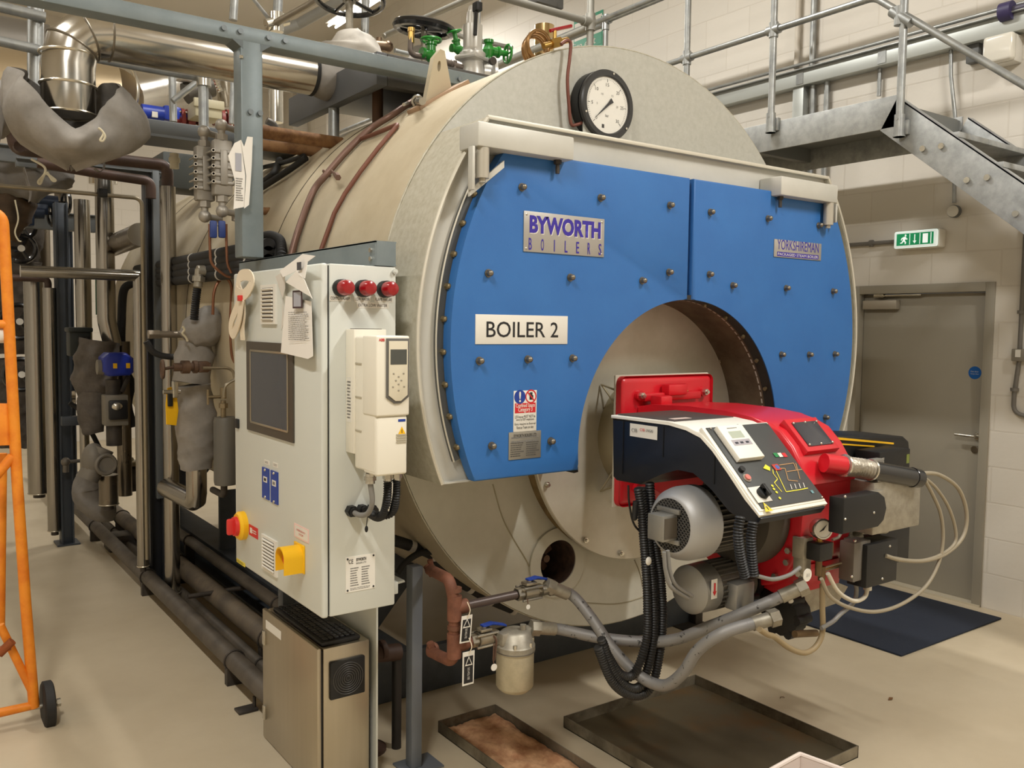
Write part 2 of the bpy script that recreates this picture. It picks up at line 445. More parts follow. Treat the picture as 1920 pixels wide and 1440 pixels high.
boiler = thing('steam_boiler', (BX, 5.5, .37), 'huge horizontal steam boiler with beige shell and two blue front doors', 'boiler')
N_ = 144
# shell
R0 = [[secpt(2*PI*i/N_, y) for i in range(N_)] for y in (YF, BY1)]
shell = MB().rings(R0, cap=False).build('shell', CLAD, boiler, smooth=50)
# bands and lap seams of the shell
for y, rr in ((4.25, .0012), (5.6, .0012), (7.0, .0012)):
    MB().tube([secpt(2*PI*i/96, y, .001) for i in range(96)], rr+.0015, 6, closed=True).build('lap_seam', mat('dark_seam', (88, 78, 62), .6), shell)
MB().tube([secpt(2*PI*i/120, YF+.002, .001) for i in range(120)], .004, 6, closed=True).build('front_edge_bead', CLADE, boiler)
# upper cover plate and lower plate
up_ = [secpt(PI*i/96-.02*(1-2*i/96)*0, YF-.004, -.003) for i in range(97)]
up_ = [p for p in [secpt(-.1+(PI+.2)*i/110, YF-.004, -.003) for i in range(111)] if p.z > 2.45]
MB().prism(up_, (0, .004, 0)).build('front_cover_plate', PLATE, boiler)
lo_ = [p for p in [secpt(PI+(PI)*i/110+0, YF-.006, -.002) for i in range(111)]]
lo_ = [p for p in [secpt(PI-.5+(PI+1.0)*i/140, YF-.006, -.002) for i in range(141)] if p.z < 1.3]
hx, hz = ay(1043, 1053, YF).x, ay(1043, 1053, YF).z
holeplate(MB(), lo_, [arc(hx, hz, .10, YF-.006, 0, 2*PI*47/48, 48)], (0, .005, 0)).build('lower_front_plate', PLATEL, boiler)
# inspection nozzle in the lower plate
nz = MB(); nz.ring((hx, YF-.016, hz), (0, 1, 0), .099, .155, .011, 48)
noz = nz.build('inspection_nozzle', PLATEL, boiler)
MB().lathe((hx, YF-.01, hz), (0, 1, 0), [(0, .1), (0, .098), (.2, .096), (.2, .002)], 40, cap=False).build('nozzle_bore', mat('rusty_bore', (88, 66, 54), .8, .1, (58, 44, 38), 20), noz)
k = MB(); k.cyl((hx-.03, YF+.03, hz+.01), (hx-.03, YF+.19, hz+.01), .017, 14); k.box((hx-.02, YF+.12, hz), (.16, .012, .03), .003, Matrix.Rotation(.9, 3, 'Y')); k.box((hx, YF+.13, hz), (.15, .012, .04), .003, Matrix.Rotation(-.5, 3, 'Y'))
k.build('nozzle_cross', mat('dull_rust', (104, 78, 62), .7), noz)
# lap seams of the lower plate
for pts in ([(924, 908), (938, 958), (952, 992), (985, 1047), (992, 1062)], [(1097, 1130), (1155, 1132), (1200, 1121), (1240, 1105)], [(1190, 1050), (1200, 1075), (1205, 1100)]):
    MB().hose([ay(x, y, YF-.007) for x, y in pts], .0028, 6).build('plate_seam', mat('pale_seam', (158, 150, 126), .6), boiler)
# smokebox: curved skin carrying forward between two levels
ZT, ZB = 2.500, 1.182
a_t = math.asin((ZT-1.69)/1.30); a_b = math.asin((ZB-1.69)/1.30)
def sbp(a, y, dr=0): return V((BX+(1.302+dr)*math.cos(a), y, 1.69+(1.302+dr)*math.sin(a)))
for sgn in (1, -1):
    A_ = [a_b+(a_t-a_b)*i/48 for i in range(49)]
    if sgn < 0: A_ = [PI-a for a in A_]
    o_ = [sbp(a, YS-.022) for a in A_]; i_ = [sbp(a, YS-.022, -.014) for a in reversed(A_)]
    MB().prism(o_+i_, (0, YF+.001-YS+.022, 0)).build('smokebox_skin', CLADE, boiler)
    MB().tube([sbp(a, YS-.022, -.004) for a in A_], .0075, 6).build('rim_bead', mat('pale_rim', (208, 202, 186), .45, .2), boiler)
xt = 1.30*math.cos(a_t); xb = 1.30*math.cos(a_b)
for sb in ((BX-xt, BX+xt, ZT-.006), (BX-xb, BX-.55, ZB), (BX+.55, BX+xb, ZB)):
    MB().bx(sb[0], sb[1], YS-.02, YF-.008, sb[2], sb[2]+.006).build('smokebox_plate', SMOKE, boiler)
AX, AZ, AR = 2.815, 1.267, .607
al = math.asin((ZB-AZ)/AR)
outer = [sbp(a_b+(a_t-a_b)*i/40, YS, -.012) for i in range(41)] + [sbp(PI-a_t-(a_b-a_t)*-1*0-(a_b-a_t)*i/40*-1*-1, YS, -.012) for i in range(41)]
outer += [V((AX-AR*math.cos(al), YS, ZB))] + arc(AX, AZ, AR, YS, PI-al, al, 60)
MB().prism(outer, (0, .008, 0)).build('smokebox_front_plate', SMOKE, boiler)
for sgn in (1, -1):
    A_ = [(-.36+.88*i/40) for i in range(41)]
    if sgn < 0: A_ = [PI-a for a in A_]
    P_ = [V((BX+1.222*math.cos(a), YS-.016, 1.69+1.222*math.sin(a))) for a in A_] + [V((BX+1.10*math.cos(a), YS-.016, 1.69+1.10*math.sin(a))) for a in reversed(A_)]
    fl = MB().prism(P_, (0, .016, 0)).build('flange_strip', DARKFL, boiler)
    MB().tube([V((BX+1.222*math.cos(a), YS-.018, 1.69+1.222*math.sin(a))) for a in A_], .0035, 6).build('flange_edge', mat('pale_rim', (208, 202, 186)), fl)
    for j in range(9):
        a = -.32+.78*j/8; a = PI-a if sgn < 0 else a
        p = V((BX+1.196*math.cos(a), YS-.016, 1.69+1.196*math.sin(a)))
        MB().cyl(p, p+V((0, -.016, 0)), .012, 6).sph(p+V((0, -.016, 0)), .0095, n=10).build('flange_nut', mat('tan_nut', (140, 126, 96), .45, .6), fl)
# arch reveal
rv = MB(); rv.rings([arc(AX, AZ, AR, y, PI-al, al, 72) + list(reversed(arc(AX, AZ, AR+.012, y, PI-al, al, 72))) for y in (YD+.05, 2.965)])
rev = rv.build('arch_reveal', mat('brown_reveal', (112, 98, 78), .6, .2, (84, 70, 54), 6), boiler)
MB().rings([arc(AX, AZ, AR-.001, y, PI-al, al, 72) + list(reversed(arc(AX, AZ, AR+.02, y, PI-al, al, 72))) for y in (YD+.005, YD+.06)]).build('arch_ring', mat('black_ring', (40, 38, 36), .5), boiler)
for j in range(6):
    a = .1+.25*j; p = V((AX+(AR-.002)*math.cos(a), YD+.035, AZ+(AR-.002)*math.sin(a)))
    MB().cyl(p, p+V((-math.cos(a), 0, -math.sin(a)))*.012, .009, 8).build('ring_stud', mat('tan_nut', (140, 126, 96)), rev)
# furnace disc
DX, DYY, DZZ, DR = 2.814, 2.905, 1.312, .622
disc = MB().lathe((DX, DYY, DZZ), (0, 1, 0), [(0, DR-.004), (.004, DR), (.022, DR), (.022, .01)], 96).build('furnace_disc', DISC, boiler)
MB().lathe((DX, DYY+.022, DZZ), (0, 1, 0), [(0, DR-.012), (.09, DR-.012)], 96, cap=False).build('rope_seal', mat('brown_seal', (132, 112, 74), .8, 0, (96, 78, 50), 14), disc)
for a in (-2.16, -1.77, -1.2, 1.75, 2.5, -2.75, -.5, .5):
    p = V((DX+(DR-.03)*math.cos(a), DYY, DZZ+(DR-.03)*math.sin(a)))
    MB().cyl(p, p+V((0, -.012, 0)), .013, 6).cyl(p, p+V((0, -.022, 0)), .007, 8).build('disc_bolt', CHROME, disc)
# blue doors
L_pix = [(939, 296), (912, 357), (881, 427), (862, 496), (850.6, 560), (846.2, 621), (846, 691), (850.7, 738), (857.8, 790), (872, 851)]
za, zb_ = 2.386, 1.190
def door_outline(sgn):
    P = []
    a1 = math.asin((za-1.687)/1.194); a0 = math.asin((zb_-1.687)/1.194)
    P += [V((BX+sgn*1.194*math.cos(a0+(a1-a0)*i/36), YD, 1.687+1.194*math.sin(a0+(a1-a0)*i/36))) for i in range(37)]
    P += [V((BX+sgn*.0125, YD, za))]
    at0 = math.acos(.0125/AR)
    b0 = math.asin((zb_-AZ)/AR)
    P += [V((AX+sgn*AR*math.cos(at0+(b0-at0)*i/40), YD, AZ+AR*math.sin(at0+(b0-at0)*i/40))) for i in range(41)]
    return P
bolts = {-1: [(984, 350), (1132, 370), (1262, 384), (921, 512), (1075, 520), (1210, 526), (1260, 510), (904, 677), (995, 674), (1079, 672), (927, 837), (1038, 828)],
         1: [(1338, 397), (1446, 409), (1541, 422), (1336, 514), (1380, 535), (1480, 540), (1568, 546), (1471, 665), (1523, 665), (1571, 664), (1553, 783)]}
NUT = mat('dull_dome_nut', (134, 126, 112), .4, .8)
for sgn in (-1, 1):
    dr = MB().prism(door_outline(sgn), (0, .05, 0), .007, 3).build('door', BLUE, boiler)
    for px, py in bolts[sgn]:
        p = ay(px, py, YD-.02); p.y = YD
        MB().cyl(p, p+V((0, -.004, 0)), .015, 16).cyl(p, p+V((0, -.016, 0)), .0125, 6).sph(p+V((0, -.017, 0)), .0115, (1, .9, 1), 12).build('dome_nut', NUT, dr)
# hinge channels above the doors
def hinge(px0, py0, px1, py1, hgt, side):
    p = ay(px0, py0, 2.575); q = ay(px1, py1, 2.575)
    top = (p.z+q.z)/2
    hb = MB().bx(p.x, q.x, 2.575, YS, top-hgt, top, .006)
    h_ = hb.build('hinge_channel', SMOKE, boiler)
    xc = p.x+.035 if side < 0 else q.x-.035
    c = MB().cyl((xc, 2.60, top-hgt), (xc, 2.60, top-hgt-.105), .024, 20); c.cyl((xc, 2.60, top-hgt-.105), (xc, 2.60, top-hgt-.12), .012, 14)
    c.build('hinge_knuckle', mat('worn_hinge_grey', (186, 180, 166), .4, .4), h_)
    s = MB(); xo = xc+side*.045
    s.box((xo, 2.60, top-hgt-(.075 if side < 0 else .045)), (.012, .03, .15 if side < 0 else .09), .003)
    if side < 0: s.prism([(xo, 2.61, top-hgt-.15), (xc-side*.10, 2.61, top-hgt-.03), (xc-side*.10, 2.61, top-hgt-.055), (xo, 2.61, top-hgt-.17)], (0, .012, 0))
    s.build('hinge_bracket', SMOKE, h_)
    xs = q.x-.05 if side < 0 else p.x+.04
    MB().cyl((xs, 2.61, top-hgt), (xs, 2.61, top-hgt-.05), .008, 8).cyl((xs, 2.61, top-hgt), (xs, 2.61, top-hgt-.015), .015, 6).build('adjusting_bolt', BLACKIRON, h_)
hinge(897, 226, 1077, 257, .085, -1)
hinge(1466, 330, 1572, 347, .085, 1)
MB().bx(BX-xt, BX+xt, YS-.028, YS-.012, ZT-.006, ZT+.01, .004).build('top_lip', mat('pale_rim', (208, 202, 186)), boiler)
# nameplates and signs on the doors
def plate(name, pxs, t, material, y=YD, parent=boiler, lab=None):
    a, b = ay(pxs[0], pxs[1], y), ay(pxs[2], pxs[3], y)
    o = MB().bx(a.x, b.x, y-t, y, b.z, a.z, min(.0008, t/3)).build(name, material, parent)
    if lab: o['label'] = lab
    c = V(((a.x+b.x)/2, y-t, (a.z+b.z)/2)); return o, c, b.x-a.x, a.z-b.z
RX, UZ = V((1, 0, 0)), V((0, 0, 1))
# BYWORTH BOILERS
o, c, w_, h_ = plate('nameplate', (981.5, 395, 1131, 482.5), .004, TAGPL, lab='silver plate reading BYWORTH BOILERS')
a = ay(981.5, 395, YD); b = ay(1131, 484, YD)
text('lettering', 'BYWORTH', c+V((.003, 0, .028))+V((.003, 0, -.003)), RX, UZ, w_*.885, .066, WHITE, o, .0005, .045)
text('lettering', 'BYWORTH', c+V((.003, 0, .028)), RX, UZ, w_*.885, .066, NAVYINK, o, .001, .045)
for i, ch in enumerate('BOILERS'):
    cc = c+V((-.44*w_+w_*.145*i+.006, 0, -.045))
    text('lettering', ch, cc, RX, UZ, .004 if ch == 'I' else .014, .044, NAVYINK, o, .001, .01)
for sx in (-1, 1):
    for sz in (-1, 1): MB().sph(c+V((sx*(w_/2-.012), 0, sz*(h_/2-.012))), .005, (1, .5, 1), 8).build('rivet', CHROME, o)
# BOILER 2
o, c, w_, h_ = plate('boiler_number_sign', (891, 589, 1063, 645), .003, WHITE, lab='white sign reading BOILER 2')
text('lettering', 'BOILER 2', c, RX, UZ, w_*.78, h_*.54, INK, o, bold=.006)
# YORKSHIREMAN
o, c, w_, h_ = plate('model_plate', (1451, 448, 1538, 489), .004, TAGPL, lab='silver plate reading YORKSHIREMAN')
text('lettering', 'YORKSHIREMAN', c+V((0, 0, .018)), RX, UZ, w_*.88, .046, NAVYINK, o, .0006, 0)
panel(MB(), c+V((0, 0, -.026)), RX, UZ, w_*.88, .02, .0004).build('lettering_band', NAVYINK, o)
text('lettering', 'PACKAGED STEAM BOILER', c+V((0, 0, -.026)), RX, UZ, w_*.85, .012, WHITE, o, .0009, 0)
# confined space sign
o, c, w_, h_ = plate('confined_space_sign', (963, 733, 1005, 807), .002, WHITE, lab='white safety sign with red band reading Confined Space Category 3')
pc = c+V((-.24*w_, 0, .35*h_)); MB().cyl(pc, pc+V((0, -.0006, 0)), .026, 28).build('blue_disc', LOGOBLUE, o)
text('lettering', '!', pc+V((0, -.0008, 0)), RX, UZ, .009, .04, WHITE, o, .0004, .02)
pc = c+V((.24*w_, 0, .35*h_)); MB().ring(pc+V((0, -.0006, 0)), (0, 1, 0), .021, .026, .0006, 28).build('prohibition_ring', REDINK, o)
hd = MB(); hd.box(pc+V((0, -.0004, -.005)), (.013, .0008, .014), 0)
for q in range(4): hd.box(pc+V((-.0055+q*.0037, -.0004, .008+.001*(q in (1, 2)))), (.0026, .0008, .014))
hd.box(pc+V((.009, -.0004, -.001)), (.003, .0008, .011)); hd.build('hand_symbol', INK, o)
MB().box(pc+V((0, -.001, 0)), (.046, .0006, .005), 0, Matrix.Rotation(.8, 3, 'Y')).build('prohibition_bar', REDINK, o)
panel(MB(), c+V((0, 0, .075*h_)), RX, UZ, w_*.9, h_*.24, .0005).build('red_band', REDINK, o)
text('lettering', 'Confined Space', c+V((0, 0, .125*h_)), RX, UZ, w_*.82, .019, WHITE, o, .0008, .01)
text('lettering', 'Category 3', c+V((0, 0, .025*h_)), RX, UZ, w_*.62, .021, WHITE, o, .0008, .01)
for i, s in enumerate(('LEV/rescue MUST NOT be', 'done by EDF employees', 'Entry requires an External', 'Rescue Team on site')):
    text('lettering', s, c+V((0, 0, -.135*h_-i*.078*h_-(.03*h_ if i > 1 else 0))), RX, UZ, w_*(.88, .78, .9, .72)[i], .0105, INK, o)
# data plate
o, c, w_, h_ = plate('data_plate', (953.5, 811, 1013, 857), .003, mat('etched_alloy', (160, 156, 146), .4, .6), lab='etched alloy data plate with columns of small print')
text('lettering', 'BYWORTH BOILERS LTD', c+V((0, 0, h_*.36)), RX, UZ, w_*.7, .012, INK, o)
lines(MB(), c+V((0, 0, h_*.22)), RX, UZ, w_*.85, .03, 2, .4, .0006, .1).build('small_print', GREYINK, o)
for q in (-.24, .24):
    lines(MB(), c+V((q*w_, 0, -.14*h_)), RX, UZ, w_*.42, h_*.55, 7, .5, .0006, .3, 3).build('small_print', mat('dark_print', (84, 82, 78), .6), o)
# pressure gauge on its rounded backplate
gp = ay(1139, 197, 2.93)
g = thing('pressure_gauge', gp, 'large round black rimmed pressure gauge with white dial on top of boiler front', 'gauge')
gx, gz = gp.x, gp.z
a = ay(1093, 268, 2.945); b = ay(1184, 268, 2.945); wr = (b.x-a.x)/2; gxc = (a.x+b.x)/2
bp = [V((gxc+wr*math.cos(t), 2.945, gz+.01+wr*math.sin(t))) for t in [PI*i/30 for i in range(31)]] + [V((gxc-wr, 2.945, 2.512)), V((gxc+wr, 2.945, 2.512))]
MB().prism(bp, (0, .005, 0)).build('backplate', PLATE, g)
MB().cyl((gx-.006, 2.947, gz), (gx-.006, 2.998, gz), .148, 40).build('case', BLACK, g)
MB().lathe((gx, 2.944, gz), (0, -1, 0), [(0, .150), (.016, .150), (.022, .144), (.022, .124), (.012, .12), (.004, .118)], 56, cap=False).build('bezel', mat('gauge_black', (44, 43, 42), .4), g)
dial = MB().cyl((gx, 2.944, gz), (gx, 2.932, gz), .121, 48).build('dial', WHITE, g)
tk = MB()
for i in range(61):
    a = math.radians(225-270*i/60); r1 = .112; r2 = .098 if i % 10 == 0 else .104 if i % 5 == 0 else .107
    u = V((math.cos(a), 0, math.sin(a))); n_ = V((-math.sin(a), 0, math.cos(a)))*(.0012 if i % 10 == 0 else .0006)
    tk.quad(*[V((gx, 2.9312, gz))+u*r+n_*s for r, s in ((r1, -1), (r1, 1), (r2, 1), (r2, -1))])
tk.build('dial_scale', INK, dial)
for i in range(7):
    a = math.radians(225-270*i/6); text('dial_number', str(i*5), V((gx+.086*math.cos(a), 2.932, gz+.086*math.sin(a))), RX, UZ, .009+.009*(i > 1), .014, INK, dial)
for i in range(4):
    a = math.radians(180-60*i); text('dial_number', ('5', '10', '15', '20')[i], V((gx+.058*math.cos(a), 2.932, gz+.05*math.sin(a))), RX, UZ, .006+.006*(i > 0), .009, GREYINK, dial)
text('dial_number', 'bar', V((gx, 2.932, gz-.045)), RX, UZ, .02, .012, INK, dial)
panel(MB(), V((gx-.022, 2.932, gz-.092)), RX, UZ, .014, .016, .0005).build('maker_mark', INK, dial)
ta = math.radians(222); u = V((math.cos(ta), 0, math.sin(ta))); n_ = V((-math.sin(ta), 0, math.cos(ta)))
MB().prism([V((gx, 2.928, gz))+u*.10, V((gx, 2.928, gz))+n_*.006-u*.01, V((gx, 2.928, gz))-u*.035+n_*.011, V((gx, 2.928, gz))-u*.035-n_*.011, V((gx, 2.928, gz))-n_*.006-u*.01], (0, -.0015, 0)).build('needle', INK, g)
for a in (80, 200, 320):
    a = math.radians(a); MB().cyl((gx+.137*math.cos(a), 2.922, gz+.137*math.sin(a)), (gx+.137*math.cos(a), 2.918, gz+.137*math.sin(a)), .005, 10).build('bezel_screw', CHROME, g)
gl_ = MB(); gl_._face([gl_.bm.verts.new((gx+.119*math.cos(2*PI*i/48), 2.9255, gz+.119*math.sin(2*PI*i/48))) for i in range(48)]); gl_.build('glass', clear_glass(), g)
# copper tube, siphon coil and red handled valve feeding the gauge
ct = MB(); pts = [(1052, 83), (1063, 76), (1070, 82), (1068, 110), (1064, 150), (1067, 200), (1071, 232), (1080, 234), (1094, 229)]
ct.hose([ay(x, y, 2.955) for x, y in pts], .0075, 10)
tag(ct.build('gauge_tube', mat('red_copper', (112, 66, 54), .5, .4), None), 'thin copper tube bending down the boiler front to the large gauge', 'tube')
cc = ay(1008, 88, 3.08); sp_ = []
for i in range(80):
    a = 2*PI*i/20; sp_.append(cc+V((.012*i/20-.02, .028*i/20-.04, 0))+V((.058*math.cos(a), .0, .058*math.sin(a))))
tag(MB().tube(sp_, .0075, 8).build('siphon_coil', mat('bronze_coil', (150, 116, 76), .35, .8)), 'coiled bronze siphon tube lying on top of the boiler edge', 'siphon coil')
vp = ay(1040, 78, 3.02)
t = thing('ball_valve', vp, 'small brass ball valve with red lever beside the siphon coil', 'valve')
MB().cyl(vp+V((-.06, 0, -.03)), vp+V((.07, 0, .02)), .013, 12).cyl(vp+V((-.02, 0, -.015)), vp+V((.03, 0, .005)), .022, 6).cyl(vp, vp+V((0, 0, .045)), .009, 10).build('body', BRASS, t)
MB().tube([vp+V((-.025, 0, .04)), vp+V((0, 0, .05)), vp+V((.09, 0, .083))], .008, 8).build('lever', REDLENS, t)
# copper / brown tracer tubes over the shell
for i, (pts, r, lb) in enumerate((
    ([(543, 490), (546.7, 476), (560, 430), (586.7, 360), (613, 326), (653, 280), (693, 243), (733, 217), (763, 197), (782, 186)], .016, 'thick purple brown pipe curving over the boiler shell'),
    ([(600, 478), (603, 466), (626.7, 400), (646.7, 363), (676.7, 320), (710, 276.7), (748, 232), (720, 244), (700, 252), (676, 261)], .010, 'thin reddish tube on the boiler shell ending in a sharp hook'))):
    P_ = [on_shell(x, y, r+.004) for x, y in pts]
    o = (MB().hose(P_, r, 10, 8) if i == 0 else MB().tube(elbows(P_, .03), r, 10)).build('shell_tracer_pipe', mat('purple_brown', (124, 96, 84), .45, .4) if i == 0 else mat('red_brown', (120, 76, 60), .55, .2))
    tag(o, lb, 'pipe')
    if i == 0:
        p = on_shell(621, 320, .03); MB().torus(on_shell(613, 326, r), P_[5]-P_[4], r+.006, .006, 20, 6).cyl(p, on_shell(632, 330, .05), .006, 8).cyl(on_shell(630, 328, .05), on_shell(634, 333, .05), .014, 6).build('pipe_clip', mat('purple_brown', (124, 96, 84)), o)
        p = on_shell(775, 190, .02); q = on_shell(792, 190, .045)
        MB().cyl(p, q, .016, 10).torus((p+q)/2, q-p, .024, .007, 16, 6).cyl(on_shell(757, 196, .05), on_shell(765, 193, .03), .008, 8).build('union_clamp', CHROME, o)
# lifting lug on the shell crest
lp = on_shell(799, 198, .0); lq = on_shell(846, 170, 0)
tag_l = MB(); tp = (lp+lq)/2+V((0, 0, .20)); dv = (lq-lp); th = V((0, .03, 0))
tl = [lp-V((0, 0, .05)), lq-V((0, 0, .05)), lq+V((0, 0, .02)), tp+dv*.22, tp+dv*.05+V((0, 0, .02)), tp-dv*.2, lp+V((0, 0, .03))]
hole_c = (lp+lq)/2+V((0, 0, .145))
holeplate(tag_l, tl, [[hole_c+dv.normalized()*(.017*math.cos(a))+V((0, 0, .024*math.sin(a))) for a in [2*PI*i/20 for i in range(20)]]], (0, .035, 0))
lug = tag_l.build('lifting_lug', mat('lug_paint', (196, 184, 158), .5), boiler)
MB().box((lp+lq)/2+V((0, 0, .0)), (dv.length*1.3, .12, .03), .004, Matrix.Rotation(-math.atan2(dv.z, dv.x), 3, 'Y')).build('lug_pad', mat('pad_brown', (164, 134, 104), .6), boiler)
# skid rails and saddle feet
for x0 in (1.80, 3.62):
    x1 = x0+.2; r_ = MB(); r_.bx(x0, x1, 3.6, BY1, .0, .02); r_.bx(x0, x1, 3.6, BY1, .20, .22); r_.bx(x0+.09, x0+.11, 3.6, BY1, .02, .20)
    rl = r_.build('skid_rail', DARKGREY, boiler)
    for y in (3.9, 5.9, 7.5):
        l_ = x0 < 2
        MB().prism([(x0+.02, y, .22), (x1-.02, y, .22), (x1-.02+(.35 if l_ else 0), y, .62), (x0+.02-(0 if l_ else .35), y, .62)], (0, .03, 0)).build('saddle', DARKGREY, boiler)
MB().bx(1.62, 3.95, 3.56, 3.60, 0, .22, .004).build('skid_cross_member', DARKGREY, boiler)
ft = az(1303, 1168, 0)
# ------------------------------------------------------------------ control cabinet
XL, YC, XR, YB = 1.175, 2.72, 1.452, 3.60
ZC0, ZC1 = .762, 1.950
LX, LR = V((-1, 0, 0)), V((0, -1, 0))          # left door: outward normal and reading direction
def spanL(p0, p1, x=XL):
    """centre, width, height on the left door from two corners in the photograph"""
    a, b = ax(p0[0], p0[1], x), ax(p1[0], p1[1], x)
    return V((x, (a.y+b.y)/2, (a.z+b.z)/2)), abs(a.y-b.y), abs(a.z-b.z)
def spanF(p0, p1, y=YC):
    a, b = ay(p0[0], p0[1], y), ay(p1[0], p1[1], y)
    return V(((a.x+b.x)/2, y, (a.z+b.z)/2)), abs(a.x-b.x), abs(a.z-b.z)
cab = thing('control_cabinet', ((XL+XR)/2, (YC+YB)/2, ZC0), 'tall light grey control cabinet with red lamps and dark touch screen', 'cabinet')
MB().bx(XL+.03, XR, YC, YB, ZC0, ZC1, .006).build('body', CABG, cab)
cd = MB().bx(XL, XL+.024, YC-.004, YB, ZC0, ZC1, .008, 3).build('door', CABG, cab)
MB().bx(XL+.022, XL+.032, YC+.006, YB-.006, ZC0+.006, ZC1-.006).build('door_gasket', BLACKR, cab)
# vents
for a, b in (((491.7, 535), (520, 608)), ((493.5, 1000), (521.5, 1083))):
    c, w_, h_ = spanL(a, b)
    v = panel(MB(), c, LR, UZ, w_, h_, .008); vent = v.build('vent', WHITE, cab)
    back = panel(MB(), c, LR, UZ, w_*.72, h_*.84, .0005, .0085).build('vent_opening', mat('vent_dark', (86, 78, 66), .7), vent)
    sl = MB()
    for i in range(9): sl.box(c+LX*.011+V((0, 0, -h_*.38+h_*.095*i)), (.006, w_*.72, h_*.045), 0, Matrix.Rotation(-.5, 3, 'Y'))
    sl.build('vent_louvre', WHITE, vent)
# touch screen
pts = [(464.5, 637), (553, 648), (551.5, 829), (465.5, 806)]
P_ = [ax(x, y, XL) for x, y in pts]
y0_, y1_ = (P_[0].y+P_[3].y)/2, (P_[1].y+P_[2].y)/2; z1_, z0_ = (P_[0].z+P_[1].z)/2, (P_[2].z+P_[3].z)/2
c = V((XL, (y0_+y1_)/2, (z0_+z1_)/2)); w_, h_ = abs(y0_-y1_), z1_-z0_
scr = panel(MB(), c, LR, UZ, w_, h_, .006).build('screen_bezel', BEZEL, cab)
lip = MB(); iw, ih = w_*.80, h_*.80
for s in (-1, 1):
    lip.box(c+LX*.007+V((0, s*iw/2, 0)), (.004, .008, ih), .001); lip.box(c+LX*.007+V((0, 0, s*ih/2)), (.004, iw, .008), .001)
lip.build('screen_lip', mat('bright_lip', (176, 166, 146), .3, .8), scr)
panel(MB(), c, LR, UZ, iw, ih, .0008, .006).build('display', SCREEN, scr)
# quarter turn lock
c, w_, h_ = spanL((443, 784), (450, 804)); MB().box(c+LX*.004, (.01, .035, h_), .004).build('lock', BLACK, cab)
# blue label holders with little white windows
for i, (a, b, s0, s1) in enumerate((((492.8, 875), (505.8, 938), (496, 861), (505.5, 873)), ((509, 881), (522.5, 947), (512, 866), (521.5, 878)))):
    c, w_, h_ = spanL(a, b); o = panel(MB(), c, LR, UZ, w_, h_, .004).build('usb_plate', LOGOBLUE, cab)
    panel(MB(), c+V((0, 0, h_*.13)), LR, UZ, w_*.55, h_*.18, .0006, .004).build('port_frame', WHITE, o)
    panel(MB(), c+V((0, 0, h_*.13)), LR, UZ, w_*.3, h_*.09, .0006, .0047).build('port', BLACK if i == 0 else GREYINK, o)
    for sz in (-.44, .44): MB().sph(c+LX*.004+V((0, 0, h_*sz)), .006, n=8).build('screw', CHROME, o)
    c2, w2, h2 = spanL(s0, s1); o2 = panel(MB(), c2, LR, UZ, w2, h2, .001).build('port_label', WHITE, cab)
    lines(MB(), c2, LR, UZ, w2*.7, h2*.5, 2, .4, .0015, .2, i).build('small_print', GREYINK, o2)
# main isolator
c = ax(457.5, 985, XL); iso = MB().lathe(c, LX, [(0, .058), (.02, .058), (.03, .05), (.03, .0)], 32).build('isolator_escutcheon', YELLOW, cab)
kb = MB().lathe(c+LX*.028, LX, [(0, .04), (.016, .038), (.016, 0)], 24); kb.box(c+LX*.05, (.04, .022, .066), .008)
kb.build('isolator_knob', mat('red_knob', (214, 52, 48), .4), iso)
c, w_, h_ = spanL((467, 982), (484, 1012)); o = panel(MB(), c, LR, UZ, w_, h_, .001).build('red_notice', REDINK, cab)
panel(MB(), c+V((0, w_*.25, 0)), LR, UZ, w_*.22, h_*.5, .0005, .001).build('notice_symbol', WHITE, o)
lines(MB(), c+V((0, -w_*.15, 0)), LR, UZ, w_*.5, h_*.4, 2, .5, .0015, .2, 5).build('small_print', WHITE, o)
# emergency stop label and shrouded button
PINK = mat('pink_card', (236, 200, 192), .6)
c, w_, h_ = spanL((552, 980), (579.5, 1020)); o = panel(MB(), c, LR, UZ, w_, h_, .0012).build('emergency_stop_label', PINK, cab)
panel(MB(), c, LR, UZ, w_*.86, h_*.8, .0004, .0012).build('label_field', WHITE, o)
text('lettering', 'EMERGENCY', c+V((0, 0, h_*.12))+LX*.002, LR, UZ, w_*.6, h_*.13, REDINK, o); text('lettering', 'STOP', c+V((0, 0, -h_*.14))+LX*.002, LR, UZ, w_*.3, h_*.13, REDINK, o)
c = ax(563, 1045, XL)
es = MB(); es.box(c+LX*.003, (.006, .09, .10), .002)
arcp = [c+V((0, .042*math.cos(a), .006+.040*math.sin(a))) for a in [PI*i/16 for i in range(17)]] + [c+V((0, -.042, -.045)), c+V((0, -.037, -.045))] + [c+V((0, .037*math.cos(a), .006+.035*math.sin(a))) for a in [PI-PI*i/16 for i in range(17)]] + [c+V((0, .037, -.045)), c+V((0, .042, -.045))]
es.prism(arcp[::-1], LX*.075)
eo = es.build('stop_shroud', YELLOW, cab)
MB().lathe(c+LX*.006, LX, [(0, .014), (.03, .014), (.03, .03), (.045, .03), (.05, .024), (.05, 0)], 24).build('stop_button', mat('red_knob', (214, 52, 48)), eo)
c, w_, h_ = spanL((444, 1046), (460, 1064)); o = panel(MB(), c, LR, UZ, w_, h_, .001).build('yellow_sticker', mat('sticker_yellow', (226, 204, 60), .6), cab)
lines(MB(), c, LR, UZ, w_*.8, h_*.7, 3, .4, .0015, .2, 6).build('small_print', INK, o)
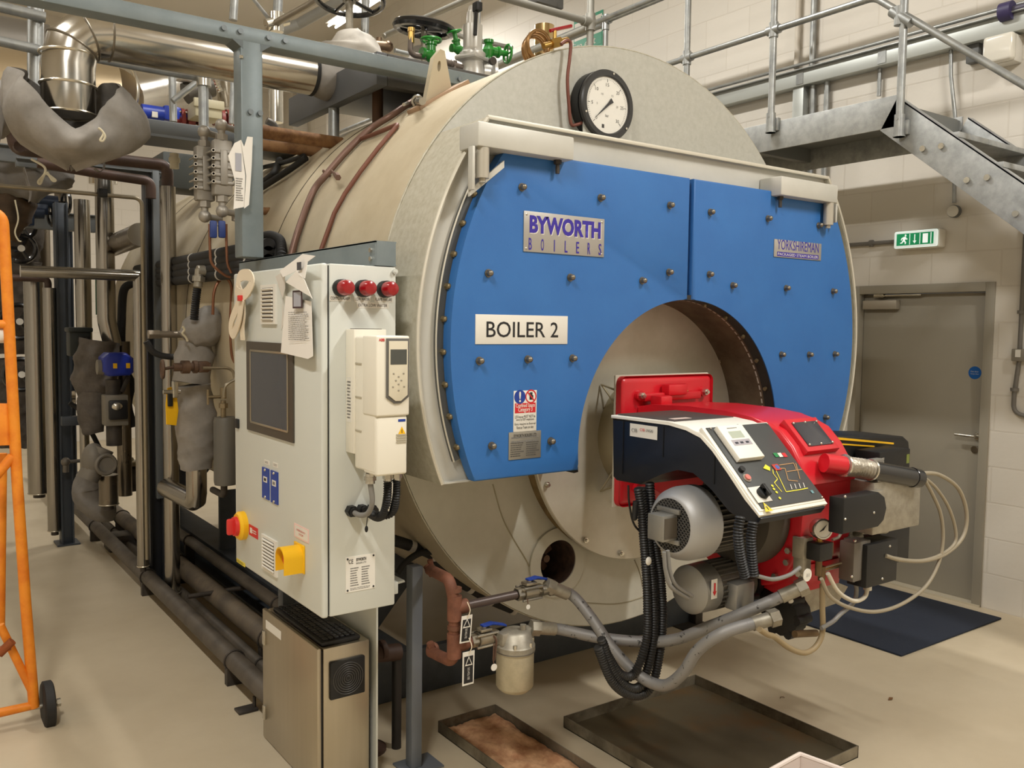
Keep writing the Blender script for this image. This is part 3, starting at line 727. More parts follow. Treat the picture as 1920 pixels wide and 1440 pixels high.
# alarm lamps on the right face
for i, (px, py) in enumerate(((638, 540), (679, 541), (720, 542.5))):
    c = ay(px, py, YC); o = MB().lathe(c, (0, -1, 0), [(0, .029), (.026, .029), (.03, .026)], 24).build('lamp_collar', BLACK, cab)
    MB().lathe(c+V((0, -.028, 0)), (0, -1, 0), [(0, .026), (.03, .0255), (.04, .021), (.044, .012), (.044, 0)], 24).build('lamp_lens', REDLENS, o)
for s, a, b in (('COMMON ALARM', (617.5, 554), (657.5, 564.5)), ('LOW WATER', (664.5, 556), (694, 566)), ('FLAME FAILURE', (701.5, 557), (736.5, 566.5)), ('EXTRA LOW WATER', (668.7, 567.5), (728.5, 577.5))):
    c, w_, h_ = spanF(a, b); h_ = .019
    o = panel(MB(), c, RX, UZ, w_, h_, .001).build('engraved_label', WHITE, cab); o['label'] = 'white label reading '+s
    text('lettering', s, c+V((0, -.0015, 0)), RX, UZ, w_*.9, .0105, mat('engraved_grey', (60, 58, 56), .6), o)
c, w_, h_ = spanF((648, 1045), (703, 1102)); o = panel(MB(), c, RX, UZ, w_, h_, .0015).build('data_plate', WHITE, cab)
text('lettering', 'CE', c+V((-w_*.33, -.002, h_*.36)), RX, UZ, .017, .015, INK, o)
text('lettering', 'BYWORTH', c+V((w_*.02, -.002, h_*.39)), RX, UZ, .037, .011, INK, o, bold=.03); text('lettering', 'BOILERS LTD', c+V((w_*.02, -.002, h_*.29)), RX, UZ, .037, .006, INK, o)
for q in (-.2, .18): lines(MB(), c+V((q*w_, 0, -.08*h_)), RX, UZ, w_*.3, h_*.55, 8, .45, .002, .3, 8).build('small_print', GREYINK, o)
lines(MB(), c+V((0, 0, -.42*h_)), RX, UZ, w_*.7, h_*.08, 2, .4, .002, .1, 9).build('small_print', GREYINK, o)
for sx in (-1, 1):
    for sz in (-1, 1): MB().sph(c+V((sx*w_*.44, -.002, sz*h_*.44)), .0035, n=8).build('rivet', INK, o)
c = ay(739, 509.5, YC); MB().cyl(c+V((0, .004, 0)), c+V((0, -.012, 0)), .009, 14).cyl(c+V((0, -.006, 0)), c+V((0, -.014, 0)), .005, 10).build('corner_boss', CABG, cab)
# lifting lugs / wall brackets at the back corners
MB().bx(XR, XR+.035, 2.76, 2.80, .785, .83, .004).build('mounting_bracket', CABG, cab)
MB().bx(XR, XR+.04, 2.82, 2.88, 1.90, 1.94, .004).build('mounting_bracket', CABG, cab)
# frequency drive on the right face
DX0, DX1, DYF = 1.262, 1.381, 2.493
dv_ = thing('motor_drive', ((DX0+DX1)/2, 2.6, 1.268), 'cream variable speed motor drive with keypad on the side of grey cabinet', 'motor drive')
b_ = MB(); b_.bx(DX0, DX1, 2.655, YC-.001, 1.322, 1.735, .003); b_.build('back_channel', DRIVE, dv_)
b_ = MB(); b_.bx(DX0+.003, DX1-.003, DYF+.012, 2.657, 1.275, 1.712, .008, 3); body = b_.build('body', DRIVE, dv_)
MB().bx(DX0+.012, DX1-.012, 2.665, 2.71, 1.7345, 1.737).build('fan_opening', mat('vent_dark', (86, 78, 66)), dv_)
b_ = MB(); b_.bx(DX0, DX1, DYF, DYF+.10, 1.46, 1.716, .006, 3); fc = b_.build('front_cover', DRIVE, dv_)
b_ = MB(); b_.bx(DX0+.004, DX1-.004, DYF+.006, DYF+.1, 1.268, 1.458, .008, 3); b_.build('lower_cover', DRIVE, dv_)
for z in (1.62, 1.51, 1.40): MB().bx(DX0+.0005, DX0+.004, DYF+.11, DYF+.155, z, z+.006, .001).build('side_slot', mat('slot_shadow', (176, 168, 148), .6), dv_)
for i in range(4): MB().bx(DX1-.045, DX1-.008, DYF+.003, DYF+.006, 1.372+.008*i, 1.376+.008*i).build('vent_slot', mat('slot_shadow', (176, 168, 148)), dv_)
a, b = ay(723.5, 632, DYF), ay(767, 712, DYF)
kx0, kx1, kz0, kz1 = a.x, b.x-.003, 1.50, a.z-.004
kp = [(kx0, kz1), (kx1, kz1), (kx1, kz0+.02), ((kx0+kx1)/2+.012, kz0), ((kx0+kx1)/2-.012, kz0), (kx0, kz0+.02)]
kf = MB().prism([V((x, DYF-.006, z)) for x, z in kp], (0, .006, 0), .002).build('keypad_frame', mat('keypad_grey', (96, 94, 90), .5), dv_)
ci = ((kx0+kx1)/2, (kz0+kz1)/2)
MB().prism([V((ci[0]+(x-ci[0])*.84, DYF-.010, ci[1]+(z-ci[1])*.92)) for x, z in kp], (0, .004, 0), .002).build('keypad', mat('keypad_cream', (214, 206, 184), .5), kf)
panel(MB(), V((ci[0], DYF-.010, ci[1]+.045)), RX, UZ, (kx1-kx0)*.72, .048, .0006).build('display', mat('lcd_dark', (78, 80, 76), .2), kf)
for dx, dz in ((0, -.03), (-.010, -.042), (.010, -.042), (0, -.054), (-.020, -.062), (.020, -.062), (0, -.074), (-.018, -.02), (.018, -.02)):
    MB().box(V((ci[0]+dx, DYF-.0105, ci[1]+dz+.012)), (.006, .002, .005), .001).build('key', mat('key_grey', (150, 144, 130), .5), kf)
text('maker_lettering', 'ABB', V((DX0+.018, DYF-.0005, 1.703)), RX, UZ, .02, .009, REDINK, dv_, bold=.03)
tr = V((DX1-.025, DYF+.0055, 1.408)); MB().prism([tr+V((-.013, 0, -.008)), tr+V((.013, 0, -.008)), tr+V((0, 0, .016))], (0, -.001, 0)).build('warning_triangle', YELLOW, dv_)
MB().box(tr+V((0, -.0014, .001)), (.002, .0006, .012)).build('warning_bolt', INK, dv_)
panel(MB(), V((DX1-.025, DYF+.006, 1.444)), RX, UZ, .026, .008, .001).build('blue_badge', LOGOBLUE, dv_)
c = V((DX0, 2.69, 1.50)); o = panel(MB(), c, LR, UZ, .035, .15, .0008).build('rating_label', WHITE, dv_)
lines(MB(), c, LR, UZ, .028, .13, 12, .45, .0014, .4, 4).build('small_print', GREYINK, o)
for px, rr in ((694, .016), (727, .014), (744, .014)):
    g_ = ay(px, 903, 2.57); MB().cyl((g_.x, 2.57, 1.268), (g_.x, 2.57, 1.235), rr, 14).cyl((g_.x, 2.57, 1.258), (g_.x, 2.57, 1.245), rr*1.25, 6).build('cable_gland', CHROME, dv_)
# cables looping from the drive into the cabinet side
def top_cable(name, pts, r, material, label, cat='cable', ripple=None, group=None, n=10):
    return tag(MB().hose(pts, r, n, 8, ripple).build(name, material), label, cat, group)
gl = ay(656, 957, YC); MB()
for i, (px, rr) in enumerate(((656, .02), (676, .018), (694, .018))):
    g_ = ay(px, 957-3*(i > 0), YC); o = MB().cyl(g_, g_+V((0, -.028, 0)), rr, 6).cyl(g_, g_+V((0, -.04, 0)), rr*.75, 12).build('cable_gland', BLACK, cab)
q = ay(694, 910, 2.57)
top_cable('grey_cable', [V((q.x, 2.57, 1.24)), ay(698, 940, 2.57), ay(690, 962, 2.60), ay(675, 966, 2.65), ay(662, 960, 2.69)], .009, CABLEG, 'smooth grey cable looping from the drive to a gland in cabinet side')
for i, px in enumerate((727, 743)):
    q = ay(px, 908, 2.57)
    top_cable('conduit', [V((q.x, 2.57, 1.24)), ay(px-1, 935, 2.57), ay(px-7-3*i, 962, 2.60), ay(708-2*i, 970-3*i, 2.64), ay(692+2*i, 962, 2.69)], .0135, BLACK, ('black ripple conduit under the drive, nearer the grey cable', 'black ripple conduit under the drive, farther from the grey cable')[i], 'conduit', (.0018, .008))
top_cable('white_cable', [ay(735.5, 905, 2.565), ay(734, 930, 2.565), ay(728, 958, 2.575)], .0028, WHITE, 'thin white wire between the two black conduits below the drive', 'wire')
tg = ay(687, 992, 2.69); t = MB(); t.sph(tg, .009, (.7, .5, 1.3), 10); t.hose([ay(689, 968, 2.69), ay(688, 978, 2.69), tg+V((0, 0, .01))], .0015, 6)
tag(t.build('hanging_tag', BLACK), 'small black oval tag hanging under the cable loops', 'tag')
# paper sheets taped to the door
def sheet(name, pts, label, cat='paper', printed=None, group=None, th=.0012, depthk=(0,)):
    o = MB()
    n = len(pts)
    P3 = [ax(x, y, XL-.012-(depthk[i % len(depthk)])) for i, (x, y) in enumerate(pts)]
    o.prism(P3, LX*th); ob = o.build(name, PAPER); tag(ob, label, cat, group)
    return ob
s1 = sheet('paper_sheet', [(536, 555), (584, 565), (587, 668), (578, 673), (527, 661)], 'white printed sheet hanging lowest over the cabinet screen', depthk=(.004, .01, .014, .012, .004))
c, w_, h_ = spanL((549, 545), (567, 578), XL-.03); panel(MB(), c, LR, UZ, w_, h_, .001).build('photo_print', mat('print_maroon', (72, 52, 56), .6), s1); panel(MB(), c+LX*.001, LR, UZ, w_*.75, h_*.8, .0006).build('photo_field', mat('print_grey', (168, 168, 176), .6), s1)
c, w_, h_ = spanL((541, 584), (580, 640), XL-.028); lines(MB(), c, LR, UZ, w_, h_, 15, .35, .001, .25, 11).build('small_print', GREYINK, s1)
s2 = sheet('paper_sheet', [(556, 508), (571, 524), (586, 560), (582, 556), (536, 529)], 'white sheet folded diagonally across the hanging papers', depthk=(.03, .032, .034, .03, .03))
s3 = sheet('paper_sheet', [(525, 508), (568, 476), (592, 480), (577, 491), (572, 522), (558, 516), (556, 508), (531, 520)], 'white sheet flopping over the top edge of the grey cabinet', depthk=(.012, .02, .03, .022, .034, .03))
c, w_, h_ = spanL((557, 492), (565, 506), XL-.045); panel(MB(), c, LR, UZ, w_, h_, .001).build('photo_print', SCREEN, s3)
s4 = sheet('plastic_wallet', [(517, 518), (534, 508), (535, 540), (530, 560), (534, 600), (528, 620), (531, 560)], 'clear milky plastic wallet behind the hanging papers', 'plastic wallet', depthk=(.003, .006))
s4.data.materials.clear(); s4.data.materials.append(mat('milky_plastic', (214, 208, 198), .3))
# cream cloth tape tied in a knot on the door corner
cl = MB(); K = XL-.014
def ribbon(mb, pts, w, th=.004):
    P_ = spline(pts, 6); T_ = []
    for i, p in enumerate(P_):
        t = (P_[min(i+1, len(P_)-1)]-P_[max(0, i-1)]).normalized(); s = t.cross(LX); s = s.normalized()*w/2
        T_.append([p+s, p-s, p-s+LX*th, p+s+LX*th])
    return mb.rings(T_)
ribbon(cl, [ax(454, 553, K-.01), ax(448, 535, K-.015), ax(452, 518, K-.012), ax(467, 516, K-.01), ax(474, 528, K-.014), ax(466, 545, K-.018), ax(456, 555, K-.02)], .044)
ribbon(cl, [ax(452, 556, K-.02), ax(446, 575, K-.016), ax(436, 600, K-.012), ax(434, 618, K-.01), ax(440, 624, K-.01), ax(449, 600, K-.02), ax(455, 560, K-.022)], .046)
ribbon(cl, [ax(456, 556, K-.016), ax(457, 590, K-.012), ax(455, 612, K-.01), ax(456, 638, K-.008)], .044)
ribbon(cl, [ax(443, 538, K-.01), ax(446, 548, K-.02), ax(458, 552, K-.02), ax(470, 545, K-.012)], .04)
co = tag(cl.build('cloth_tape_bundle', CLOTH), 'knotted bundle of cream cloth tape hanging on the cabinet door corner', 'cloth tape')
c = ax(450, 559, K-.03); MB().box(c, (.014, .03, .022), .003).build('red_tie', mat('red_knob', (190, 50, 46)), co)
# bracket channel running over the cabinet
ch = MB(); ch.bx(1.372, 1.452, YC+.0, 4.12, 1.952, 1.957); ch.bx(1.372, 1.377, YC, 4.12, 1.957, 2.035); ch.bx(1.372, 1.452, YC, 4.12, 2.03, 2.036); ch.bx(1.374, 1.450, YC, YC+.004, 1.957, 2.03)
chn = tag(ch.build('support_channel', BLUEGREY), 'blue grey steel channel lying across the top of the grey cabinet', 'steel channel')
for z in (1.975, 2.005): MB().cyl((1.372, YC+.03, z), (1.365, YC+.03, z), .009, 6).build('bolt_head', CHROME, chn)
# stainless computer box under the cabinet with keyboard
BX0, BX1, BY0, BYB, BZT = 1.272, 1.482, 2.98, 3.55, .552
sb_ = thing('stainless_box', ((BX0+BX1)/2, 3.26, 0), 'brushed stainless steel floor box with black fan grille under the cabinet', 'metal box')
MB().bx(BX0+.022, BX1, BY0, BYB, 0, BZT, .004).build('body', BRUSH, sb_)
dr_ = MB().bx(BX0-.004, BX0+.014, BY0-.003, BYB, .004, BZT+.006, .006).build('door', BRUSH, sb_)
MB().bx(BX0+.012, BX0+.024, BY0+.008, BYB-.008, .006, BZT-.008).build('door_gasket', BLACKR, sb_)
c, w_, h_ = spanL((492.5, 1158), (525, 1192), BX0-.004)
cw = V((BX0-.004, BYB-.13, BZT-.05)); o = panel(MB(), cw, LR, UZ, .17, .035, .001).build('white_label', WHITE, dr_)
for z in (.44, .12): MB().box(V((BX0-.008, BYB-.03, z)), (.01, .022, .06), .003).build('door_hinge', CHROME, dr_)
c, w_, h_ = spanF((617, 1228), (681, 1308), BY0); fs_ = .142
fg = MB().box(c+V((0, -.008, 0)), (fs_, .016, fs_*1.02), .006).build('fan_grille', BLACK, sb_)
fr_ = MB()
for i in range(1, 8): fr_.torus(c+V((0, -.017, 0)), (0, 1, 0), fs_*.06*i, .0022, 40, 5)
fr_.build('grille_rib', mat('grille_black', (66, 64, 62), .5), fg)
hubs = MB().cyl(c+V((0, -.015, 0)), c+V((0, -.0185, 0)), fs_*.05, 20).build('grille_hub', BLACK, fg)
kbd = thing('keyboard', (1.37, 3.25, BZT), 'black computer keyboard lying on the stainless box below the cabinet', 'keyboard')
kt = Matrix.Rotation(.0, 3, 'Z'); MB().bx(1.295, 1.455, 3.0, 3.50, BZT+.001, BZT+.018, .006).build('case', BLACK, kbd)
ky = MB()
for i in range(6):
    for j in range(18):
        if i == 5 and 5 < j < 11: continue
        ky.bx(1.312+.022*i, 1.330+.022*i, 3.015+.0263*j, 3.015+.0263*j+.022, BZT+.018, BZT+.024, .002, 1)
ko = ky.build('key_block', mat('key_black', (34, 34, 36), .5), kbd)
# bent stand plate beside the box
sp_ = MB()
prf = [(1.500, 0), (1.500, .70), (1.512, .735), (1.54, .757), (1.62, .765)]
P2 = [V((x, 2.96, z)) for x, z in prf]; Q2 = [V((x+(.008 if i < 3 else .004), 2.96, z-(.008 if i > 1 else 0))) for i, (x, z) in enumerate(prf)]
sp_.prism(P2+Q2[::-1], (0, .52, 0)); tag(sp_.build('stand_plate', CABG), 'bent cream edged support plate standing behind the stainless box', 'support plate')
# steel post with foot plate
a = az(778, 1440, 0)
po = MB(); po.bx(1.645, 1.692, 2.94, 2.99, .008, .815, .004); po.bx(1.61, 1.77, 2.90, 3.03, 0, .008)
tag(po.build('support_post', mat('post_grey', (104, 109, 116), .5, .1)), 'square grey steel post between the stainless box and rusty pipe manifold', 'post')
po = MB(); po.bx(1.40, 1.46, 3.66, 3.72, 0, .76, .004)
tag(po.build('support_post', DARKGREY), 'dark grey steel post behind the stainless box below the cabinet', 'post')
# ------------------------------------------------------------------ the burner
bz = 1.27
bu = thing('burner', (2.815, 2.1, .69), 'red dual fuel burner with black control console on the boiler front', 'burner')
FY = 2.74
fl = MB().bx(2.53, 3.10, FY, FY+.03, .985, 1.545, .03, 4).build('mounting_flange', RED, bu)
MB().bx(2.525, 3.105, FY+.03, FY+.042, .98, 1.55, .006).build('flange_gasket', mat('pale_gasket', (206, 198, 180), .7), bu)
cr_ = MB(); cr_.lathe((2.815, FY+.042, bz), (0, 1, 0), [(0, .255), (.125, .265)], 48, cap=False); cr_.build('mounting_collar', mat('collar_steel', (170, 160, 134), .45, .5), bu)
for sx in (1, -1):
    for tip, q1, q2 in (((1128, 721), (1153, 757), (1158, 733)), ((1126, 921), (1152, 880), (1157, 910))):
        T_ = ay(tip[0], tip[1], 2.895); A1_ = ay(q1[0], q1[1], 2.86); A2_ = ay(q2[0], q2[1], 2.80)
        if sx < 0: T_, A1_, A2_ = [V((2*2.815-p.x, p.y, p.z)) for p in (T_, A1_, A2_)]
        MB().tube([A1_, T_, A2_], .005, 8).build('collar_lug', mat('collar_steel', (170, 160, 134), .45, .5), bu)
for px, py in ((1196, 741), (1315, 734), (1193, 915), (1330, 915)):
    p = ay(px, py, FY); MB().cyl(p, p+V((0, -.02, 0)), .022, 20).build('flange_boss', RED, bu)
    MB().cyl(p+V((0, -.018, 0)), p+V((0, -.034, 0)), .0145, 6).cyl(p+V((0, -.034, 0)), p+V((0, -.044, 0)), .008, 10).build('flange_bolt', CHROME, bu)
# casting: neck and fan volute in one, the scroll axis lying across
VP = [(FY+.002, 1.415), (2.66, 1.43), (2.45, 1.44), (2.25, 1.437), (2.13, 1.426), (2.06, 1.412), (2.0, 1.388), (1.945, 1.335), (1.905, 1.277), (1.882, 1.215), (1.880, 1.205), (1.898, 1.195),
      (1.90, 1.0), (1.912, .93), (1.95, .865), (2.02, .815), (2.10, .79), (2.2, .79), (2.3, .82), (2.38, .88), (2.43, .97), (2.50, 1.05), (FY+.002, 1.10)]
MB().prism([V((2.625, y, z)) for y, z in VP], (.30, 0, 0), .028, 4).build('fan_volute', RED, bu, smooth=40)
# cast details on the neck
MB().bx(2.64, 2.99, FY-.032, FY, 1.437, 1.472, .006).build('cast_rib', RED, bu)
for px, py, yy_, sz_ in ((1265, 730, FY-.03, (.12, .05, .05)), (1240, 752, 2.66, (.07, .07, .05)), (1308, 768, 2.5, (.05, .05, .03))):
    MB().box(ay(px, py, yy_), sz_, .01).build('cast_lug', RED, bu)
p = ay(1277, 736, 2.70); MB().cyl(p, p+V((0, 0, .03)), .009, 8).cyl(p+V((-.03, 0, 0)), p+V((-.03, 0, .02)), .012, 6).cyl(p+V((-.05, 0, .004)), p+V((.04, 0, .006)), .005, 6).build('latch_bolt', BRASS, bu)
# sight plate
nn = V((0, -.70, .715)).normalized(); uu = V((0, .715, .70)).normalized()
sgc = ay(1519, 817, 1.968)
w0 = MB(); w0.prism(rect(sgc, RX, uu, .19, .15, -.02), nn*.032, .004); so = w0.build('access_frame', RED, bu)
w0 = MB(); w0.prism(rect(sgc, RX, uu, .145, .11, .012), nn*.004, .002); w0.build('access_plate', mat('smoked_plate', (58, 58, 64), .2), so)
for sx in (-1, 0, 1):
    for sy in (-1, 1): MB().sph(sgc+RX*(sx*.068)+uu*(sy*.05)+nn*.017, .005, n=8).build('screw', CHROME, so)
# control console
CX0, CX1, CYB = 2.263, 2.610, 2.50
Lp = [(2.50, 1.417), (2.195, 1.420), (2.11, 1.413), (2.04, 1.393), (1.985, 1.350), (1.915, 1.283), (1.841, 1.208), (1.785, 1.160)]
bot = [(1.80, 1.128), (1.864, 1.128), (1.921, 1.146), (1.992, 1.206), (2.035, 1.24), (2.078, 1.261), (2.153, 1.262), (2.23, 1.236), (2.31, 1.19), (2.34, 1.172), (2.47, 1.168), (2.49, 1.18)]
out_ = [V((CX0+.002, y, z-.012)) for y, z in Lp] + [V((CX0+.002, y, z)) for y, z in bot]
cons = MB().prism(out_, (CX1-CX0-.006, 0, 0), .008, 2).build('console_body', NAVYPL, bu, smooth=45)
for y in (2.435, 2.225, 1.985): MB().bx(CX0-.0005, CX0+.003, y-.002, y+.002, 1.29 if y < 2.3 and y > 2.1 else 1.20 if y > 2.3 else 1.23, 1.40 if y > 2.1 else 1.335).build('console_rib', BLACK, cons)
CREAM = mat('console_cream', (238, 234, 222), .45)
tp_ = []
Lo = Lp
rim = MB()
def strip(x0_, x1_, pts, t):
    A_ = [V((x0_, y, z)) for y, z in pts]; B_ = []
    for i, (y, z) in enumerate(pts):
        p0_, p1_ = pts[max(0, i-1)], pts[min(len(pts)-1, i+1)]
        n_ = V((0, -(p1_[1]-p0_[1]), (p1_[0]-p0_[0]))).normalized(); n_ = n_ if n_.z > 0 else -n_
        B_.append(V((x0_, y, z))-n_*t)
    return A_+B_[::-1]
rim.prism(strip(CX0-.004, 0, Lp, .012), (CX1-CX0+.008, 0, 0), .003)
rim.build('console_rim', CREAM, bu, smooth=45)
# dark inlay on the flat top
MB().bx(CX0+.018, CX1-.014, 2.19, CYB-.014, 1.4185, 1.4225, .001).build('top_inlay', mat('inlay_brown', (78, 70, 66), .5), bu)
panel(MB(), V((CX0+.10, 2.24, 1.4225)), RX, (0, 1, 0), .09, .03, .001).build('top_label', mat('small_cream_label', (220, 200, 190), .6), bu)
# sloping panel
A0, A1 = V((0, 2.045, 1.412)), V((0, 1.795, 1.172))
sd = (A0-A1).normalized(); sn = RX.cross(sd); sn = sn if sn.z > 0 else -sn
def sp(u, v, off=0):
    """u across 0..1, v up the slope 0..1"""
    p = A1+(A0-A1)*v; return V((CX0+(CX1-CX0)*u, p.y, p.z))+sn*off
SW, SH = CX1-CX0, (A0-A1).length
pc = sp(.5, .50, -.016); MB().prism(rect(pc, RX, sd, SW*1.0, SH*1.02, 0), sn*.018, .004).build('panel_surround', CREAM, bu)
pc = sp(.51, .50, .002); pn = MB().prism(rect(pc, RX, sd, SW*.935, SH*.98, 0), sn*.004, .001).build('panel_fascia', mat('fascia_grey', (66, 68, 68), .45), bu)
def sppx(px, py, off=.008):
    d2 = fw + RT*((px-960)/FPX) + DN*((py-720)/FPX); P0 = sp(.5, .5, off)
    return CAM + d2*((P0-CAM).dot(sn)/d2.dot(sn))
# controller
c4 = [sppx(*q, .010) for q in ((1345, 806), (1390, 800), (1419, 860), (1381, 868))]
cc = sum(c4, V())/4; cw, chh = (c4[1]-c4[0]).length, (c4[0]-c4[3]).length
co_ = MB().prism(rect(cc, RX, sd, cw, chh, -.004), sn*.022, .004).build('controller', CREAM, pn)
MB().prism(rect(cc+sd*chh*.2, RX, sd, cw*.5, chh*.2, .018), sn*.001).build('controller_display', LCD, pn)
MB().prism(rect(cc-sd*chh*.04, RX, sd, cw*.72, chh*.17, .018), sn*.0008).build('controller_band', mat('band_mauve', (170, 164, 170), .5), pn)
for q in (-.22, -.02, .2): MB().prism(rect(cc-sd*chh*.05+RX*(cw*q), RX, sd, cw*.11, chh*.05, .019), sn*.001).build('controller_key', mat('key_navy', (40, 42, 56), .5), pn)
lines(MB(), cc+sd*chh*.4, RX, sd, cw*.4, chh*.05, 1, .5, .0185).build('maker_mark', GREYINK, pn)
# flag
for q, m_ in ((-1, mat('flag_green', (30, 130, 70), .5)), (0, WHITE), (1, REDINK)):
    c = sppx(1463+q*8, 853, .008); MB().prism(rect(c, RX, sd, .0185, .018, 0), sn*.0006).build('flag_stripe', m_, pn)
def seg(pts, material, w=.0035, name='mimic_line'):
    o = MB()
    for p, q in zip(pts, pts[1:]):
        a_, b_ = sppx(*p, .0078), sppx(*q, .0078); d2 = (b_-a_); s2 = sn.cross(d2).normalized()*w/2
        o.quad(a_+s2, a_-s2, b_-s2, b_+s2)
    return o.build(name, material, pn, smooth=0)
YL = mat('mimic_yellow', (236, 222, 60), .5); TN = mat('mimic_tan', (196, 150, 96), .5)
seg([(1449, 880), (1450, 888), (1458, 898), (1452, 905), (1466, 922)], YL, .003); seg([(1455, 882), (1474, 922), (1500, 918), (1515, 915)], YL, .003)
seg([(1461, 872), (1488, 868), (1493, 880)], TN, .0025); seg([(1463, 878), (1472, 878), (1478, 900), (1496, 902)], TN, .0025); seg([(1476, 884), (1504, 880)], TN, .0025); seg([(1492, 868), (1500, 898)], TN, .0025)
for (x, y) in ((1482, 908), (1490, 907), (1498, 906), (1506, 905)): seg([(x, y), (x+3, y+9)], WHITE, .003, 'mimic_mark')
for (x, y) in ((1448, 911), (1451, 917), (1456, 923), (1462, 934)): 
    c = sppx(x, y, .008); MB().cyl(c, c+sn*.001, .005, 12).build('indicator', YL, pn)
c = sppx(1438, 877, .008); MB().prism([c+RX*-.02, c+RX*.004+sd*.014, c+RX*.016, c+RX*.004-sd*.014], sn*.0006).build('flame_symbol', YL, pn)
c = sppx(1456, 876, .0085); MB().prism(rect(c, RX, sd, .032, .026), sn*.0006).build('burner_symbol', mat('mimic_red', (180, 60, 50), .5), pn); MB().cyl(c+RX*.004, c+RX*.004+sn*.0012, .009, 16).build('fan_symbol', mat('mimic_blue', (70, 100, 170), .5), pn)
# knobs
c = sppx(1389, 882, .006); MB().cyl(c, c+sn*.012, .011, 14).build('fuse_cap', BLACK, pn)
c = sppx(1400, 897, .006); MB().cyl(c, c+sn*.004, .016, 16).build('button_ring', mat('key_grey', (150, 144, 130)), pn); MB().cyl(c+sn*.004, c+sn*.010, .011, 14).build('reset_button', mat('button_pink', (206, 120, 110), .4), pn)
c = sppx(1425, 927, .007); MB().prism(rect(c, RX, sd, .072, .062), sn*.002, .001).build('switch_plate', WHITE, pn)
c2 = c+RX*.008; MB().cyl(c2, c2+sn*.016, .021, 20).box(c2+sn*.022, (.012, .012, .012)).prism(rect(c2+sn*.016, RX, sd, .012, .042), sn*.016, .002).build('selector_knob', BLACK, pn)
c = sppx(1438, 952, .008); MB().prism([c-RX*.019-sd*.014, c+RX*.019-sd*.014, c+sd*.022], sn*.0008).build('warning_triangle', mat('sticker_yellow', (226, 204, 60)), pn); MB().prism(rect(c-sd*.001, RX, sd, .003, .016, .001), sn*.0006).build('warning_bolt', INK, pn)
c = sppx(1523, 922, .008); MB().prism(rect(c, RX, sd, .012, .012), sn*.0006).build('blue_mark', mat('mark_teal', (110, 150, 156), .5), pn)
for u_, v_ in ((.09, .97), (.5, .985), (.95, .97), (.09, .02), (.95, .02)): MB().sph(sp(u_, v_, .008), .004, n=8).build('screw', CHROME, pn)
lab = V((CX0+.001, 2.39, 1.355)); o = panel(MB(), ax(1206.5, 809, CX0+.001), LR, UZ, .142, .048, .001).build('maker_label', WHITE, cons)
lc = ax(1206.5, 809, CX0); text('lettering', 'CIB', lc+V((-.003, .045, 0)), LR, UZ, .03, .014, GREYINK, cons); text('lettering', 'CIB', lc+V((-.003, .003, .006)), LR, UZ, .026, .010, REDINK, cons); text('lettering', 'UNIGAS', lc+V((-.003, -.034, .006)), LR, UZ, .036, .010, INK, cons)
# fan motor with its dished cover, axis across the burner
mc = at(1268, 983, 'y', 2.13); MXF = mc.x-.03; mz = mc.z; my = 2.13
fmx = thing('fan_motor', (2.35, my, mz-.16), 'round grey fan motor with perforated dished cover under the console', 'motor')
MB().lathe((MXF, my, mz), RX, [(.0, .094), (.0, .096), (.006, .106), (.03, .124), (.06, .131), (.125, .131), (.125, .127)], 48, cap=False).build('fan_cover', mat('cover_silver', (176, 176, 176), .5, .45), fmx)
mesh_ = MB().cyl((MXF+.004, my, mz), (MXF+.008, my, mz), .097, 40)
mo_ = mesh_.build('cover_back', BLACK, fmx)
gr = MB(); 
for i in range(-8, 9):
    for k_ in (1, -1):
        o1 = .0115*i; L2 = math.sqrt(max(0, .095**2-o1*o1)); dd = V((0, 1, k_)).normalized(); pp = V((0, -k_, 1)).normalized()
        gr.box(V((MXF+.002, my, mz))+pp*o1, (.0025, .0028, 2*L2), 0, Matrix.Rotation(-k_*PI/4, 3, 'X'))
gr.build('cover_mesh', mat('mesh_grey', (110, 108, 104), .5, .5), fmx)
sbx = MB(); sbx.bx(MXF-.07, MXF+.0, my-.035, my+.04, mz-.045, mz+.045, .003); sbx.bx(MXF-.012, MXF, my-.05, my+.055, mz+.045, mz+.062, .002); sbx.bx(MXF-.01, MXF, my-.05, my+.055, mz-.062, mz-.045, .002)
so_ = sbx.build('sensor_bracket', ALU, fmx)
MB().bx(MXF-.064, MXF-.004, my-.0365, my-.034, mz-.036, mz+.036).build('bracket_opening', mat('vent_dark', (86, 78, 66)), fmx)
mbx = MB(); mbx.cyl((MXF+.10, my, mz), (2.58, my, mz), .100, 40)
for i in range(40):
    a = 2*PI*i/40; mbx.box(V(((MXF+.11+2.56)/2, my+.110*math.cos(a), mz+.110*math.sin(a))), (2.56-MXF-.11, .004, .026), 0, Matrix.Rotation(a-PI/2, 3, 'X'))
mbx.build('motor_body', ALUD, fmx)
MB().lathe((2.53, my, mz), RX, [(0, .11), (0, .17), (.03, .19), (.09, .19), (.09, 0)], 48).build('motor_flange', mat('dark_cast', (84, 78, 70), .6, .4), fmx)
